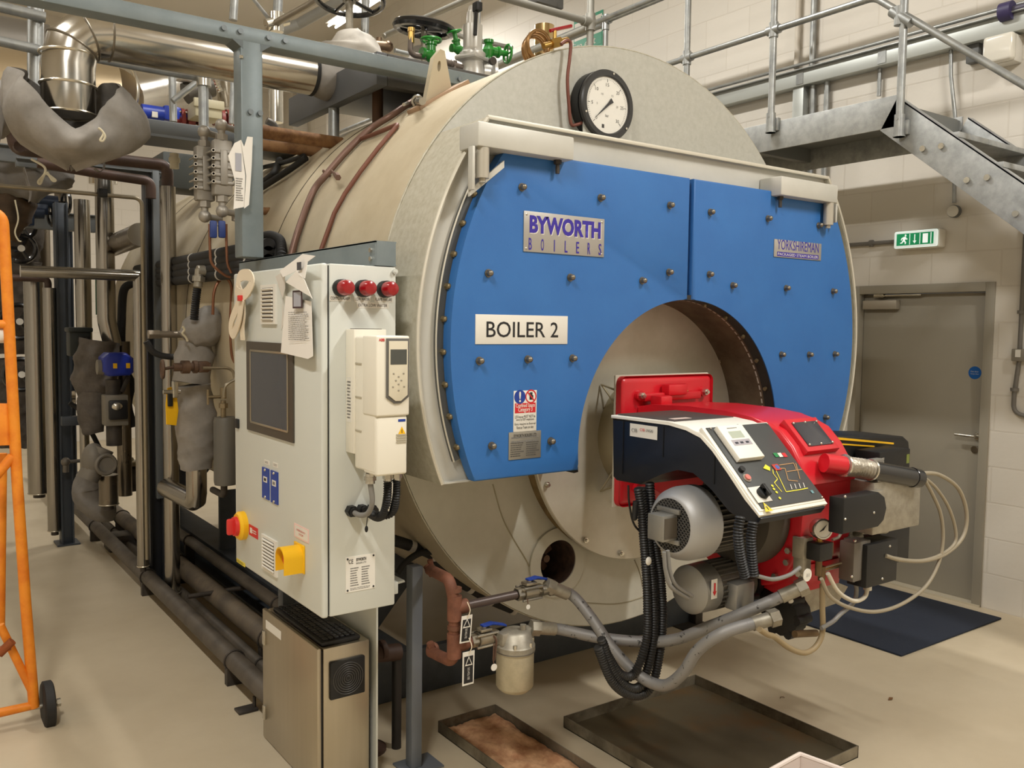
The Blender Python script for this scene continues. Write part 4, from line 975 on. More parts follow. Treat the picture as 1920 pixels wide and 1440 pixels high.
# oil pump set below
pm = at(1303, 1103, 'y', 2.15); px_, pz_ = pm.x, pm.z; py_ = 2.15
pmo = thing('pump_motor', (px_+.2, py_, pz_-.1), 'smaller grey pump motor with terminal box below the fan motor', 'motor')
MB().lathe((px_-.04, py_, pz_), RX, [(0, .01), (0, .07), (.012, .088), (.09, .09), (.09, .0)], 36).build('fan_cover', ALU, pmo)
mbx = MB(); mbx.cyl((px_+.05, py_, pz_), (px_+.25, py_, pz_), .08, 32)
for i in range(28):
    a = 2*PI*i/28; mbx.box(V((px_+.14, py_+.084*math.cos(a), pz_+.084*math.sin(a))), (.17, .004, .012), 0, Matrix.Rotation(a-PI/2, 3, 'X'))
mbx.build('motor_body', ALUD, pmo)
MB().box((px_+.13, py_-.095, pz_-.02), (.10, .06, .10), .01).build('terminal_box', ALU, pmo)
MB().cyl((px_+.20, py_-.09, pz_-.045), (px_+.235, py_-.09, pz_-.045), .012, 12).build('cable_gland', BLACK, pmo)
c = V((px_-.0, py_-.0895, pz_+.02)); panel(MB(), V((px_+.0, py_-.0893, pz_+.02)), RX, UZ, .03, .07, .0015).build('arrow_label', WHITE, pmo)
MB().prism([c+V((-.004, -.003, -.008)), c+V((.004, -.003, -.008)), c+V((.004, -.003, .022)), c+V((-.004, -.003, .022))], (0, -.0006, 0)).prism([c+V((-.010, -.003, -.008)), c+V((.010, -.003, -.008)), c+V((0, -.003, -.024))], (0, -.0006, 0)).build('rotation_arrow', REDINK, pmo)
MB().lathe((px_+.25, py_, pz_), RX, [(0, .088), (.03, .088), (.04, .07), (.11, .07), (.11, 0)], 32).build('coupling_housing', BLACK, pmo)
pp_ = at(1480, 1150, 'y', 2.0)
op = thing('oil_pump', (pp_.x, 2.0, pp_.z-.08), 'black cast oil pump where the two braided hoses end', 'pump')
MB().cyl((px_+.36, py_, pz_-.015), (pp_.x-.05, 2.01, pp_.z+.02), .045, 20).build('shaft_housing', BLACK, op)
ob_ = MB(); ob_.lathe((pp_.x-.06, 2.0, pp_.z), RX, [(0, .05), (.01, .075), (.07, .075), (.08, .06), (.11, .06), (.12, .04), (.12, 0)], 12)
for i in range(6):
    a = 2*PI*i/6; ob_.cyl((pp_.x-.055, 2.0+.07*math.cos(a), pp_.z+.07*math.sin(a)), (pp_.x+.02, 2.0+.07*math.cos(a), pp_.z+.07*math.sin(a)), .018, 10)
ob_.build('pump_body', mat('pump_black', (30, 29, 28), .6, .2), op)
MB().cyl(at(1480, 1120, 'y', 1.95), at(1483, 1128, 'y', 1.95), .010, 10).build('white_plug', WHITE, op)
# red support casting under the volute
MB().prism([(2.66, 1.92, .90), (2.66, 2.2, .80), (2.66, 2.15, .74), (2.66, 1.93, .80)], (.26, 0, 0), .01).build('lower_casting', RED, bu)
for q in ((1480, 1032), (1477, 1054), (1455, 1080), (1500, 1075)):
    p = at(q[0], q[1], 'x', 2.625); MB().cyl(p, p+V((-.014, 0, 0)), .012, 6).build('volute_bolt', CHROME, bu)
# leg that carries the burner
fo = az(1303, 1168, 0)
# neck socket, hose and black scanner tube on the right
so1 = at(1545, 868, 'y', 1.86); so2 = at(1582, 873, 'y', 1.84)
MB().cyl(so2+V((-.075, .03, .012)), so2, .034, 20).build('side_socket', RED, bu)
s2_ = at(1690, 895, 'y', 1.80)
scn = thing('flame_scanner', so2, 'black cylinder on a silver sleeve sticking out beside the red burner', 'scanner')
sl_ = MB(); sl_.hose([so2+V((-.01, 0, 0)), at(1600, 876, 'y', 1.84), at(1618, 878, 'y', 1.83), at(1635, 882, 'y', 1.82)], .034, 16, 8, (.0025, .014)); sl_.build('foil_sleeve', mat('crumpled_foil', (168, 160, 146), .4, .7, bump=.3, bscale=90), scn)
MB().torus(so2, s2_-so2, .036, .006, 24, 6).torus(at(1632, 881, 'y', 1.82), s2_-so2, .036, .005, 24, 6).build('hose_clip', CHROME, scn)
e0 = at(1632, 882, 'y', 1.82); e1 = at(1722, 897, 'y', 1.79)
MB().cyl(e0, e1, .036, 24).torus(e0+(e1-e0)*.85, e1-e0, .0365, .002, 24, 5).build('barrel', BLACKG, scn)
MB().cyl(e1, e1+(e1-e0).normalized()*.012, .008, 10).build('end_nipple', BRASS, scn)
p = at(1640, 865, 'y', 1.84); MB().box(p, (.07, .03, .02), .004).build('clamp_block', ALU, scn)
# servo box assembly
sv = thing('servo_motor', at(1640, 985, 'y', 1.86), 'grey and black servo actuator box on a bracket right of burner', 'actuator')
a, b = at(1640, 905, 'y', 1.80), at(1724, 985, 'y', 1.80)
g0 = at(1552, 885, 'y', 1.93)
br_ = MB(); P_ = [at(x, y, 'y', 1.95) for x, y in ((1548, 876), (1562, 880), (1580, 900), (1700, 903), (1700, 925), (1640, 985), (1560, 985), (1568, 930))]
br_.prism(P_, (0, .006, 0)); br_.build('mounting_plate', CAST, sv)
MB().bx(a.x, b.x, 1.80, 1.95, b.z, a.z, .006).build('gear_case', CAST, sv)
MB().bx(a.x+.02, b.x+.0, 1.80, 1.93, a.z, a.z+.006, .002).build('case_lid', ALU, sv)
c0, c1 = at(1583, 935, 'y', 1.74), at(1662, 985, 'y', 1.74)
sx_ = [V((c0.x, 1.80, c0.z)), V((c1.x-.05, 1.80, c0.z)), V((c1.x-.015, 1.80, c0.z-.02)), V((c1.x, 1.80, (c0.z+c1.z)/2)), V((c1.x-.015, 1.80, c1.z+.02)), V((c1.x-.05, 1.80, c1.z)), V((c0.x, 1.80, c1.z))]
svb = MB().prism(sx_, (0, -.06, 0), .006).build('motor_housing', BLACK, sv)
for px, py in ((1584, 931), (1584, 973), (1638, 961)): p = at(px, py, 'y', 1.74); MB().sph(p+V((0, -.001, 0)), .005, n=8).build('screw', CHROME, svb)
MB().bx(c1.x-.03, c1.x+.035, 1.775, 1.80, c1.z+.01, c0.z-.005, .004).build('housing_neck', CAST, sv)
# lower black and grey transducer box
tb = thing('pressure_switch', at(1640, 1080, 'y', 1.82), 'square black pressure switch box with dusty grey side, below the servo', 'switch box')
a, b = at(1627, 1023, 'y', 1.80), at(1681, 1088, 'y', 1.80)
MB().bx(a.x, b.x, 1.80, 1.88, b.z, a.z, .004).build('case', BLACK, tb)
a2, b2 = at(1602, 1019, 'y', 1.82), at(1630, 1084, 'y', 1.82)
MB().bx(a2.x, b2.x, 1.82, 1.88, b2.z, a2.z, .003).build('side_cover', mat('dusty_cover', (112, 106, 98), .6), tb)
for px, py in ((1603, 1014), (1668, 1024), (1597, 1081), (1654, 1085)): p = at(px, py, 'y', 1.80); MB().sph(p, .0055, n=8).build('screw', CHROME, tb)
p = at(1627, 1096, 'y', 1.84); MB().cyl(p+V((0, 0, .02)), p+V((0, 0, -.02)), .015, 12).build('cable_gland', WHITE, tb)
# black box under the servo
a, b = at(1652, 984, 'y', 2.0), at(1704, 1050, 'y', 2.0)
tag(MB().bx(a.x, b.x, 2.0, 2.10, b.z, a.z, .006).build('valve_actuator', BLACK), 'plain black block hanging under the servo gear case', 'actuator')
# rear fan cover with yellow bands seen behind the burner
a, b = at(1566, 818, 'y', 2.25), at(1706, 880, 'y', 2.25)
rf = thing('gas_valve_train', V(((a.x+b.x)/2, 2.3, b.z-.1)), 'black rounded gas valve block with yellow stripes behind the red burner', 'valve')
prs = [V((a.x, 2.25, b.z-.1)), V((a.x, 2.25, a.z-.01)), V((a.x+.02, 2.25, a.z)), V((b.x-.06, 2.25, a.z-.035)), V((b.x-.015, 2.25, a.z-.06)), V((b.x, 2.25, a.z-.12)), V((b.x, 2.25, b.z-.1))]
MB().prism(prs, (0, .26, 0), .012, 3).build('valve_block', BLACK, rf)
st_ = MB(); q0 = at(1570, 820, 'y', 2.238); q1 = at(1676, 830, 'y', 2.238)
st_.prism([q0, q1, q1+V((0, 0, -.008)), q0+V((0, 0, -.01))], (0, .01, 0)); st_.build('yellow_stripe', YELLOW, rf)
st_ = MB(); q0 = at(1570, 831, 'y', 2.238); q1 = at(1640, 836, 'y', 2.238); st_.prism([q0, q1, q1+V((0, 0, -.005)), q0+V((0, 0, -.006))], (0, .01, 0)); st_.build('yellow_stripe', YELLOW, rf)
a, b = at(1650, 848, 'y', 2.12), at(1706, 878, 'y', 2.12)
so3 = MB().bx(a.x, b.x, 2.12, 2.24, b.z-.02, a.z, .006).build('solenoid_head', BLACK, rf)
lines(MB(), V((a.x+.025, 2.12, (a.z+b.z)/2)), RX, UZ, .018, .04, 7, .4, .001, .1).build('small_print', WHITE, rf)
panel(MB(), V((b.x-.02, 2.12, (a.z+b.z)/2)), RX, UZ, .022, .04, .001).build('green_label', mat('olive_label', (120, 130, 60), .6), rf)
# oil pressure gauge and fittings
gp = at(1543, 992, 'y', 1.84)
og = thing('oil_gauge', gp, 'small round oil pressure gauge in front of the burner pipework', 'gauge')
gd = V((-.45, -1, .12)).normalized()
MB().lathe(gp+gd*-.03, gd, [(0, .036), (.03, .038), (.034, .036), (.034, .031), (.030, .030), (.030, 0)], 28).build('case', CHROME, og)
MB().cyl(gp+gd*.0005, gp+gd*.0015, .030, 24).build('dial', WHITE, og)
gu = V((0, 0, 1)); gr_ = gd.cross(gu)*-1; gr_.normalize()
MB().prism([gp+gd*.002+gr_*.014+gu*.016, gp+gd*.002+gr_*.002-gu*.004, gp+gd*.002-gr_*.018-gu*.012], gd*.0006).build('needle', INK, og)
MB().cyl(gp+V((0, .012, -.035)), gp+V((0, .012, -.075)), .010, 10).cyl(gp+V((0, .012, -.045)), gp+V((0, .012, -.058)), .015, 6).build('stem', BRASS, og)
# solenoid valve block under it
c = at(1536, 1032, 'y', 1.85)
ov = thing('oil_solenoid', c+V((0, 0, -.05)), 'small black solenoid on brass oil valve below the oil gauge', 'valve')
MB().box(c, (.075, .06, .062), .005).build('coil', BLACK, ov)
MB().box(c+V((.052, .01, 0)), (.03, .05, .05), .006).cyl(c+V((0, 0, -.03)), c+V((0, 0, -.09)), .012, 12).cyl(c+V((.02, 0, -.06)), c+V((.02, 0, -.11)), .014, 6).build('valve_body', mat('aged_brass', (112, 92, 66), .45, .7), ov)
c = at(1505, 1025, 'y', 1.90)
ev = thing('valve_block', c+V((0, 0, -.07)), 'tarnished silver valve block left of the black solenoid', 'valve')
MB().box(c, (.055, .05, .075), .004).box(c+V((0, 0, -.06)), (.045, .045, .06), .004).cyl(c+V((0, 0, -.09)), c+V((0, 0, -.13)), .012, 10).build('body', CAST, ev)
# thin pipes of the gas train
GT = mat('small_steel_tube', (166, 160, 148), .35, .7)
def ypipe(name, pxs, r, material, label, cat='pipe', y=1.88, bend=.02, hose=False, group=None, yy=None):
    P_ = [at(a_, b_, 'y', (yy[i] if yy else y)) for i, (a_, b_) in enumerate(pxs)]
    o_ = (MB().hose(P_, r, 10, 8) if hose else MB().pipe(P_, r, bend, 10)).build(name, material)
    return tag(o_, label, cat, group)
ypipe('impulse_tube', [(1560, 1012), (1572, 1008), (1585, 985), (1600, 983), (1640, 986)], .006, GT, 'bright bent steel tube beside the oil gauge', 'tube')
ypipe('gas_pipe', [(1555, 1000), (1600, 994), (1660, 992)], .018, GT, 'short grey pipe running right from behind the oil gauge', y=1.95)
c = at(1590, 1015, 'y', 1.92); t = MB(); t.cyl(c+V((-.05, 0, .0)), c+V((.06, .0, .01)), .028, 18); t.cyl(c+V((-.02, 0, 0)), c+V((.0, 0, .0)), .036, 6); t.cyl(c+V((0, 0, .02)), c+V((0, 0, .06)), .016, 10)
tag(t.build('regulator', CAST), 'small silver regulator body between the oil gauge and black switch box', 'regulator')
for i, (dy, c_) in enumerate(((0, CABLE), (.012, BRASS), (.03, CABLE))):
    ypipe('capillary_tube', [(1540, 1066+3*i), (1575, 1056+3*i), (1610, 1050+2*i), (1660, 1046+3*i)], .004, c_, ('upper', 'middle', 'lowest')[i]+' of three thin tubes crossing below the gauge', 'tube', y=1.87+dy, hose=True)
# cables looping out to the right
loops = [([(1728, 887), (1760, 890), (1796, 915), (1812, 960), (1806, 1005), (1775, 1037), (1735, 1051), (1690, 1050), (1660, 1042)], .008, 'outermost cream cable looping right of the servo box'),
         ([(1730, 893), (1755, 915), (1778, 950), (1791, 990), (1789, 1020), (1760, 1042), (1720, 1052), (1675, 1046)], .0065, 'middle cream cable looping right of the servo box'),
         ([(1732, 896), (1750, 930), (1764, 965), (1768, 1010), (1760, 1055), (1735, 1100), (1690, 1133), (1640, 1147), (1590, 1138), (1556, 1118), (1540, 1085)], .007, 'longest cream cable hanging low to the mat right of burner')]
for pxs, r, lb in loops: ypipe('looping_cable', pxs, r, CABLE, lb, 'cable', y=1.80, hose=True)
ypipe('white_cable', [(1627, 1098), (1622, 1118), (1605, 1127), (1585, 1120), (1568, 1105), (1552, 1075)], .008, mat('cream_white_cable', (206, 198, 180), .5), 'short cream cable from the black switch box gland', 'cable', y=1.83, hose=True)
ypipe('grey_cable', [(1602, 1085), (1606, 1108), (1600, 1130), (1575, 1152), (1562, 1165), (1540, 1178)], .008, CABLEG, 'grey brown cable below the dusty side cover', 'cable', y=1.85, hose=True)
ypipe('oil_return_tube', [(1542, 1095), (1542, 1140), (1542, 1185), (1530, 1212), (1508, 1224), (1480, 1215), (1452, 1194), (1440, 1190), (1424, 1180)], .010, mat('tan_tube', (150, 132, 100), .5), 'tan rubber tube hanging in a U below the burner pump', 'tube', y=1.86, hose=True)
ypipe('drain_nozzle', [(1490, 1189), (1506, 1188), (1530, 1187)], .013, mat('aged_brass', (112, 92, 66)), 'brass hose nozzle below the oil pump', 'nozzle', y=1.9)
c = at(1560, 1128, 'y', 1.95); MB_ = MB().prism([at(x, y, 'y', 1.97) for x, y in ((1497, 1095), (1560, 1088), (1590, 1100), (1572, 1130), (1520, 1148), (1500, 1120))], (0, .006, 0)); tag(MB_.build('pump_bracket', CAST), 'dusty sheet metal bracket beside the oil pump', 'bracket')
ypipe('pump_feed_wire', [(1420, 1080), (1450, 1086), (1480, 1078), (1500, 1064)], .007, CABLEG, 'grey double cable sagging across the red volute bottom', 'cable', y=1.80, hose=True)
c = at(1513, 1078, 'y', 1.80); t_ = MB().cyl(c, c+V((0, -.003, 0)), .022, 24); to = tag(t_.build('round_tag', WHITE), 'round white tag hanging below the solenoid, beside the hose end', 'tag')
text('lettering', '11', c+V((0, -.0045, 0)), RX, UZ, .012, .012, GREYINK, to)
c = at(1350, 1003, 'y', 1.80)
# cream gland and corrugated conduits at the console
for i, pxs in enumerate(([(1388, 968), (1384, 1000), (1388, 1040), (1397, 1082)], [(1412, 978), (1408, 1010), (1410, 1045), (1413, 1080)])):
    P_ = [at(a_, b_, 'y', 1.80) for a_, b_ in pxs]
    tag(MB().hose(P_, .0155, 12, 8, (.002, .009)).build('ripple_conduit', BLACK), ('black ripple conduit from console to pump motor, on the fan cover side', 'black ripple conduit from console to pump motor, on the volute side')[i], 'conduit')
for i, (pxs, r) in enumerate((([(1203, 915), (1208, 960), (1214, 1010), (1222, 1080), (1226, 1150), (1222, 1215), (1205, 1280), (1180, 1290), (1150, 1260), (1130, 1205)], .0165), ([(1218, 905), (1222, 960), (1230, 1030), (1238, 1080), (1242, 1150), (1238, 1215), (1222, 1285), (1190, 1304), (1150, 1280), (1120, 1210)], .0165), ([(1196, 915), (1202, 950), (1206, 1000), (1212, 1080), (1214, 1140), (1212, 1200), (1190, 1262), (1165, 1265), (1140, 1230), (1126, 1195)], .0155))):
    P_ = [at(a_, b_, 'y', 2.30) for a_, b_ in pxs]
    tag(MB().hose(P_, r, 12, 8, (.002, .010)).build('ripple_conduit', mat('conduit_black', (36, 35, 34), .5)), ('black ripple conduit hanging at middle of the bundle beside fan motor', 'black ripple conduit on the fan motor side of the hanging bundle', 'black ripple conduit on the cabinet side of the hanging bundle')[i], 'conduit')
ypipe('thin_wire', [(1178, 910), (1180, 945), (1190, 985), (1216, 1008)], .004, BLACK, 'thin black wire curving past the disc beside the conduit bundle', 'wire', y=2.32, hose=True)
c = at(1192, 955, 'y', 2.28); tag(MB().cyl(c+V((0, 0, .03)), c+V((-.005, 0, -.03)), .011, 12).sph(c+V((-.005, 0, -.03)), .011, n=10).build('flame_sensor', BLACK), 'stubby black sensor pointing down beside the conduit bundle', 'sensor')
for i, pxs in enumerate(([(1245, 1035), (1248, 1070), (1258, 1100), (1290, 1122)], [(1252, 1032), (1256, 1070), (1268, 1098), (1298, 1118)])):
    ypipe('grey_cable', pxs, .007, CABLEG, ('grey cable curving under the pump motor, outer of two', 'grey cable curving under the pump motor, inner of two')[i], 'cable', y=2.05, hose=True)
c = at(1216, 1052, 'y', 2.2); tag(MB().sph(c, .013, (1, .6, 1.2), 12).build('white_seal', WHITE), 'small white seal tag on the conduit bundle', 'tag')
# braided oil hoses
HOSEB = mat('braided_hose_cover', (140, 138, 136), .55, .3, (66, 64, 62), 34, (.60, .64))
def braided(pxs, yy, lab, r=.0215):
    P_ = [at(a_, b_, 'y', y) for (a_, b_), y in zip(pxs, yy)]
    t = thing('braided_hose', P_[0], lab, 'hose'); MB().hose(P_, r, 14, 10).build('hose_body', HOSEB, t)
    for i, (A_, B_) in enumerate(((P_[0], P_[1]), (P_[-1], P_[-2]))):
        u = (B_-A_).normalized(); MB().cyl(A_-u*.04, A_+u*.05, r*1.15, 18).cyl(A_-u*.05, A_-u*.015, r*1.45, 6).build('end_fitting', CAST, t)
    return t
braided([(1018, 1178), (1050, 1180), (1120, 1195), (1200, 1203), (1265, 1199), (1330, 1175), (1400, 1147), (1488, 1108)], (2.60, 2.58, 2.48, 2.36, 2.24, 2.12, 2.0, 1.90), 'upper grey braided hose from the filter to the burner pump')
braided([(1044, 1105), (1075, 1118), (1110, 1160), (1150, 1218), (1200, 1268), (1245, 1285), (1280, 1262), (1310, 1218), (1360, 1185), (1435, 1163)], (2.60, 2.58, 2.5, 2.4, 2.3, 2.2, 2.12, 2.06, 1.98, 1.92), 'lower grey braided hose sagging from the top oil valve')
# burner leg
lg = MB(); lg.bx(fo.x-.03, fo.x+.03, 3.5, 3.55, .006, .36, .003); lg.bx(fo.x-.16, fo.x+.05, 3.46, 3.60, 0, .006); tag(lg.build('floor_stand', BLACKIRON), 'dark steel foot standing on the floor beyond the burner hoses', 'stand')
# ------------------------------------------------------------------ stairs, landing, rails and wall fittings on the right
def pts(pxs, a_, v_): return [at(x, y, a_, v_) for x, y in pxs]
PX = 4.60
ld = thing('stair_landing', (4.98, 3.6, 2.88), 'galvanised steel landing with stair flight going down right of the boiler', 'landing')
MB().bx(PX, PX+.012, at(1683, 181, 'x', PX).y, 7.5, 2.88, 3.055, .002).build('outer_fascia', GALV_D, ld)
MB().bx(5.36, 5.372, 2.83, 7.5, 2.88, 3.055, .002).build('inner_fascia', GALV_D, ld)
MB().bx(PX+.012, 5.36, 2.86, 7.5, 3.02, 3.04).build('deck_plate', mat('shaded_deck_galv', (128, 130, 128), .6, .4), ld)  # galv darkened: the shade under the landing is put into its colour
MB().bx(PX+.012, 5.36, 2.845, 2.857, 2.88, 3.03).build('front_fascia', mat('shaded_deck_galv', (128, 130, 128)), ld)
MB().bx(PX+.012, 5.36, 3.9, 3.95, 2.93, 3.02).build('deck_joist', mat('shaded_deck_galv', (128, 130, 128)), ld)
A_ = at(1683, 181, 'x', PX); B_ = at(1920, 342, 'x', PX); C_ = at(1650, 245, 'x', PX); D_ = at(1920, 440, 'x', PX)
dd = (B_-A_).normalized(); Lr = 2.6
E_ = A_+dd*Lr; dn = (D_-C_).normalized(); F_ = C_+dn*Lr
for x0, nm in ((PX, 'outer_stringer'), (5.36, 'inner_stringer')):
    st = MB().prism([V((x0, p.y, p.z)) for p in (A_, E_, F_, C_)], (.012, 0, 0), .002).build(nm, GALV_D, ld)
    MB().prism([V((x0, p.y, p.z)) for p in (A_, E_, E_+V((0, 0, -.012)), A_+V((0, 0, -.012)))], (.06, 0, 0)).build('stringer_flange', GALV_D, st)
    if x0 == PX:
        for px, py in ((1731, 279), (1766, 274), (1814, 338), (1852, 333), (1905, 401)):
            p = at(px, py, 'x', PX); MB().cyl(p, p+V((-.012, 0, 0)), .016, 12).build('bolt_head', CHROME, st)
nst = 8
for i in range(nst):
    c = A_+dd*(.28+.30*i); MB().bx(PX+.012, 5.36, c.y-.13, c.y+.13, c.z-.10, c.z-.07, .003).build('stair_tread', GALV_D, ld)
# balustrade
bl = thing('stair_handrail', (PX-.02, 3.0, 2.95), 'galvanised tube handrail following the landing and stair flight', 'handrail')
RXP = PX-.03
def post(px, py_b, ztop, base=True, par=bl):
    p = at(px, py_b, 'x', RXP); o = MB().cyl((RXP, p.y, p.z), (RXP, p.y, ztop), .0215, 16).build('upright', GALV, par)
    if base:
        MB().cyl((RXP, p.y, p.z-.02), (RXP, p.y, p.z+.10), .029, 16).cyl((RXP, p.y, p.z-.02), (RXP, p.y, p.z-.012), .033, 16).box((RXP+.025, p.y-.02, p.z+.03), (.03, .05, .08), .004).cyl((RXP-.03, p.y, p.z+.075), (RXP-.024, p.y, p.z+.075), .008, 8).build('side_palm_fitting', GALV, o)
    return p.y
y1 = post(1445, 243, 4.35); y2 = post(1686, 250, 4.35); y3 = post(1287, 150, 4.35, False)
zm = 3.612
pk = at(1640, 0, 'x', RXP); e = at(1920, 165, 'x', RXP); sl = (e-pk)
mid = [V((RXP, 7.4, zm)), V((RXP, pk.y+.1, zm)), V((RXP, pk.y, zm)), V((RXP, pk.y, zm))+sl*2.2]
mid = [V((RXP, 7.4, zm)), V((RXP, pk.y, zm)), V((RXP, pk.y, zm))+sl*2.4]
MB().pipe(mid, .0195, .12, 14, 8).build('mid_rail', GALV, bl)
tp = [V((RXP, 7.4, 4.11)), V((RXP, pk.y, 4.11)), V((RXP, pk.y, 4.11))+sl*2.4]
MB().pipe(tp, .0195, .12, 14, 8).build('top_rail', GALV, bl)
for y in (y1, y3):
    MB().cyl((RXP, y-.045, zm), (RXP, y+.045, zm), .029, 16).cyl((RXP, y, zm-.045), (RXP, y, zm+.045), .029, 16).build('clamp_fitting', GALV, bl)
p = at(1687, 30, 'x', RXP); u = sl.normalized(); MB().cyl(p-u*.06, p+u*.09, .029, 16).cyl(p+V((0, 0, -.05)), p+V((0, 0, .05)), .029, 16).build('clamp_fitting', GALV, bl)
# railing of the walkway behind the boiler top
wr = thing('walkway_railing', (4.2, 5.2, 3.2), 'grey tube railing crossing above the boiler behind the gauge coil', 'railing')
k0 = at(1107, 42, 'y', 5.0)
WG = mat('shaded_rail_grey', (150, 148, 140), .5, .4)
MB().cyl((k0.x, 5.0, 2.6), (k0.x, 5.0, 4.6), .026, 16).build('upright', WG, wr)
l0 = at(940, -6, 'y', 5.0); MB().cyl((l0.x-1.2, 5.0, k0.z+.01), (k0.x, 5.0, k0.z), .026, 14).build('cross_rail', WG, wr)
MB().cyl((k0.x, 5.0, k0.z-.06), (k0.x, 5.0, k0.z+.06), .036, 16).cyl((k0.x-.07, 5.0, k0.z), (k0.x+.03, 5.0, k0.z), .036, 14).build('clamp_fitting', WG, wr)
q = at(930, 112, 'x', k0.x); MB().cyl((k0.x, 5.0, k0.z-.03), (k0.x, 8.4, k0.z-.05), .024, 14).build('side_rail', WG, wr)
wr2 = thing('walkway_railing', (4.6, 6.2, 3.2), 'pale tube railing against the white wall beside the green exit sign', 'railing')
k1 = at(1136, 40, 'x', 4.9)
MB().cyl((4.9, k1.y, 2.4), (4.9, k1.y, k1.z+.02), .022, 14).build('upright', GALV, wr2)
MB().cyl((4.9, k1.y, k1.z), (4.9, 2.5, k1.z), .02, 14).build('top_rail', GALV, wr2)
q = at(1136, 45, 'x', 4.9); MB().cyl((4.9, k1.y, k1.z-.02), (4.9, 11.5, k1.z-.02), .022, 14).build('far_rail', GALV, wr2)
MB().cyl((4.9, k1.y-.05, k1.z), (4.9, k1.y+.05, k1.z), .03, 14).cyl((4.9, k1.y, k1.z-.07), (4.9, k1.y, k1.z+.05), .03, 14).build('clamp_fitting', GALV, wr2)
# printed exit sign on the wall far behind
a, b = at(1076, 88, 'x', WX-.002), at(1131, 35, 'x', WX-.002)
es = thing('wall_sign', V((WX, (a.y+b.y)/2, a.z)), 'green and white exit sign on the wall behind the pale railing', 'sign')
c = V((WX-.003, (a.y+b.y)/2, at(1104, 63, 'x', WX).z)); 
panel(MB(), c, LR, UZ, abs(a.y-b.y), .34, .003).build('sign_board', mat('sign_green', (40, 150, 116), .5), es)
panel(MB(), c, LR, UZ, abs(a.y-b.y)*.94, .28, .001, .003).build('sign_field', WHITE, es)
panel(MB(), c+V((0, 0, -.085)), LR, UZ, abs(a.y-b.y)*.94, .11, .001, .004).build('sign_band', mat('sign_green', (40, 150, 116)), es)
text('lettering', 'Fire exit', c+V((-.006, .06, -.085)), LR, UZ, .36, .07, WHITE, es)
panel(MB(), c+V((0, -.24, .05)), LR, UZ, .10, .12, .001, .004).build('sign_symbol', mat('sign_green', (40, 150, 116)), es)
# cable trunking along the wall
tr_ = thing('cable_trunking', (5.6, 4.0, 3.3), 'long galvanised cable trunking running along the right wall above the door', 'trunking')
za_ = [at(1355.6, 197, 'x', 5.56).z, at(1335, 176, 'x', 5.56).z]
zl = sum(at(x, y, 'x', 5.56).z for x, y in ((1356, 197), (1700, 110), (1900, 59)))/3
zu = sum(at(x, y, 'x', 5.56).z for x, y in ((1370, 171), (1700, 77), (1880, 29)))/3
MB().bx(5.56, 5.65, 1.2, 9.0, zl, zu, .003).build('trunking_body', mat('trunking_galv', (186, 190, 186), .45, .5), tr_)
MB().bx(5.53, 5.65, 1.2, 9.0, zu, zu+.008, .002).build('trunking_lid', GALV, tr_)
for px, py in ((1654, 104), (1500, 142)):
    p = at(px, py, 'x', 5.56); MB().bx(5.555, 5.56, p.y-.03, p.y+.03, zl+.01, zu-.01).build('joint_plate', GALV, tr_)
cz = zu+.06; y_end = at(1350, 172, 'x', 5.6)
tag(MB().cyl((5.60, 1.2, cz), (5.60, 7.9, cz), .012, 10).build('conduit', GALV), 'thin galvanised conduit running just above the wall trunking', 'conduit')
def vconduit(px, y0_, y1_, r, lab, m_=GALV, x=5.62, cat='conduit'):
    a = at(px, y0_, 'x', x); b = at(px, y1_, 'x', x); return tag(MB().cyl((x, (a.y+b.y)/2, a.z), (x, (a.y+b.y)/2, b.z), r, 10).build('conduit', m_), lab, cat)
WC = mat('wall_painted_conduit', (206, 198, 184), .5)
vconduit(1496, -20, 128, .02, 'cream painted conduit rising up the wall left of the grey one', WC)
vconduit(1525, -20, 122, .022, 'grey conduit rising up the wall above the trunking')
vconduit(1522, 160, 330, .02, 'grey conduit dropping from the trunking behind the landing')
vconduit(1548, 152, 330, .02, 'second conduit dropping from the trunking, nearer the stairs')
vconduit(1649, 125, 180, .014, 'short bright conduit dropping from the trunking to the landing')
a = at(1490, 165, 'x', 5.60); b = at(1508, 215, 'x', 5.60)
tag(MB().bx(5.58, 5.65, b.y, a.y, 2.9, a.z, .002).build('trunking_drop', mat('trunking_galv', (186, 190, 186))), 'flat vertical trunking piece under the cable trunking behind the landing', 'trunking')
P_ = [at(1783, 88, 'x', 5.61), at(1783, 142, 'x', 5.61), at(1791, 219, 'x', 5.61), at(1789, 380, 'x', 5.63)]
cd_ = MB().pipe(P_, .012, .05, 10).build('conduit', GALV); tag(cd_, 'slightly bent conduit dropping from trunking to round junction box', 'conduit')
jb = at(1787, 396, 'x', 5.62); t = thing('junction_box', jb, 'round junction box at the bottom of bent conduit above exit light', 'junction box')
MB().lathe(jb+V((.03, 0, 0)), (-1, 0, 0), [(0, .04), (.03, .04)], 24).build('box', MIDPL, t); MB().lathe(jb, (-1, 0, 0), [(0, .036), (.008, .036), (.01, .03)], 24).build('lid', WHITE, t)
# flanged pipe end upper right corner
q = at(1893, 20, 'x', 5.55); t = thing('conduit_coupling', q, 'dark purple flanged coupling on conduit end in upper corner', 'coupling')
MB().cyl(q+V((0, .05, 0)), q+V((0, -.9, 0)), .02, 14).build('conduit_end', mat('purple_grey', (92, 88, 104), .5, .3), t); MB().cyl(q+V((0, -.02, 0)), q+V((0, .05, 0)), .055, 20).build('flange', mat('purple_dark', (58, 50, 92), .5), t)
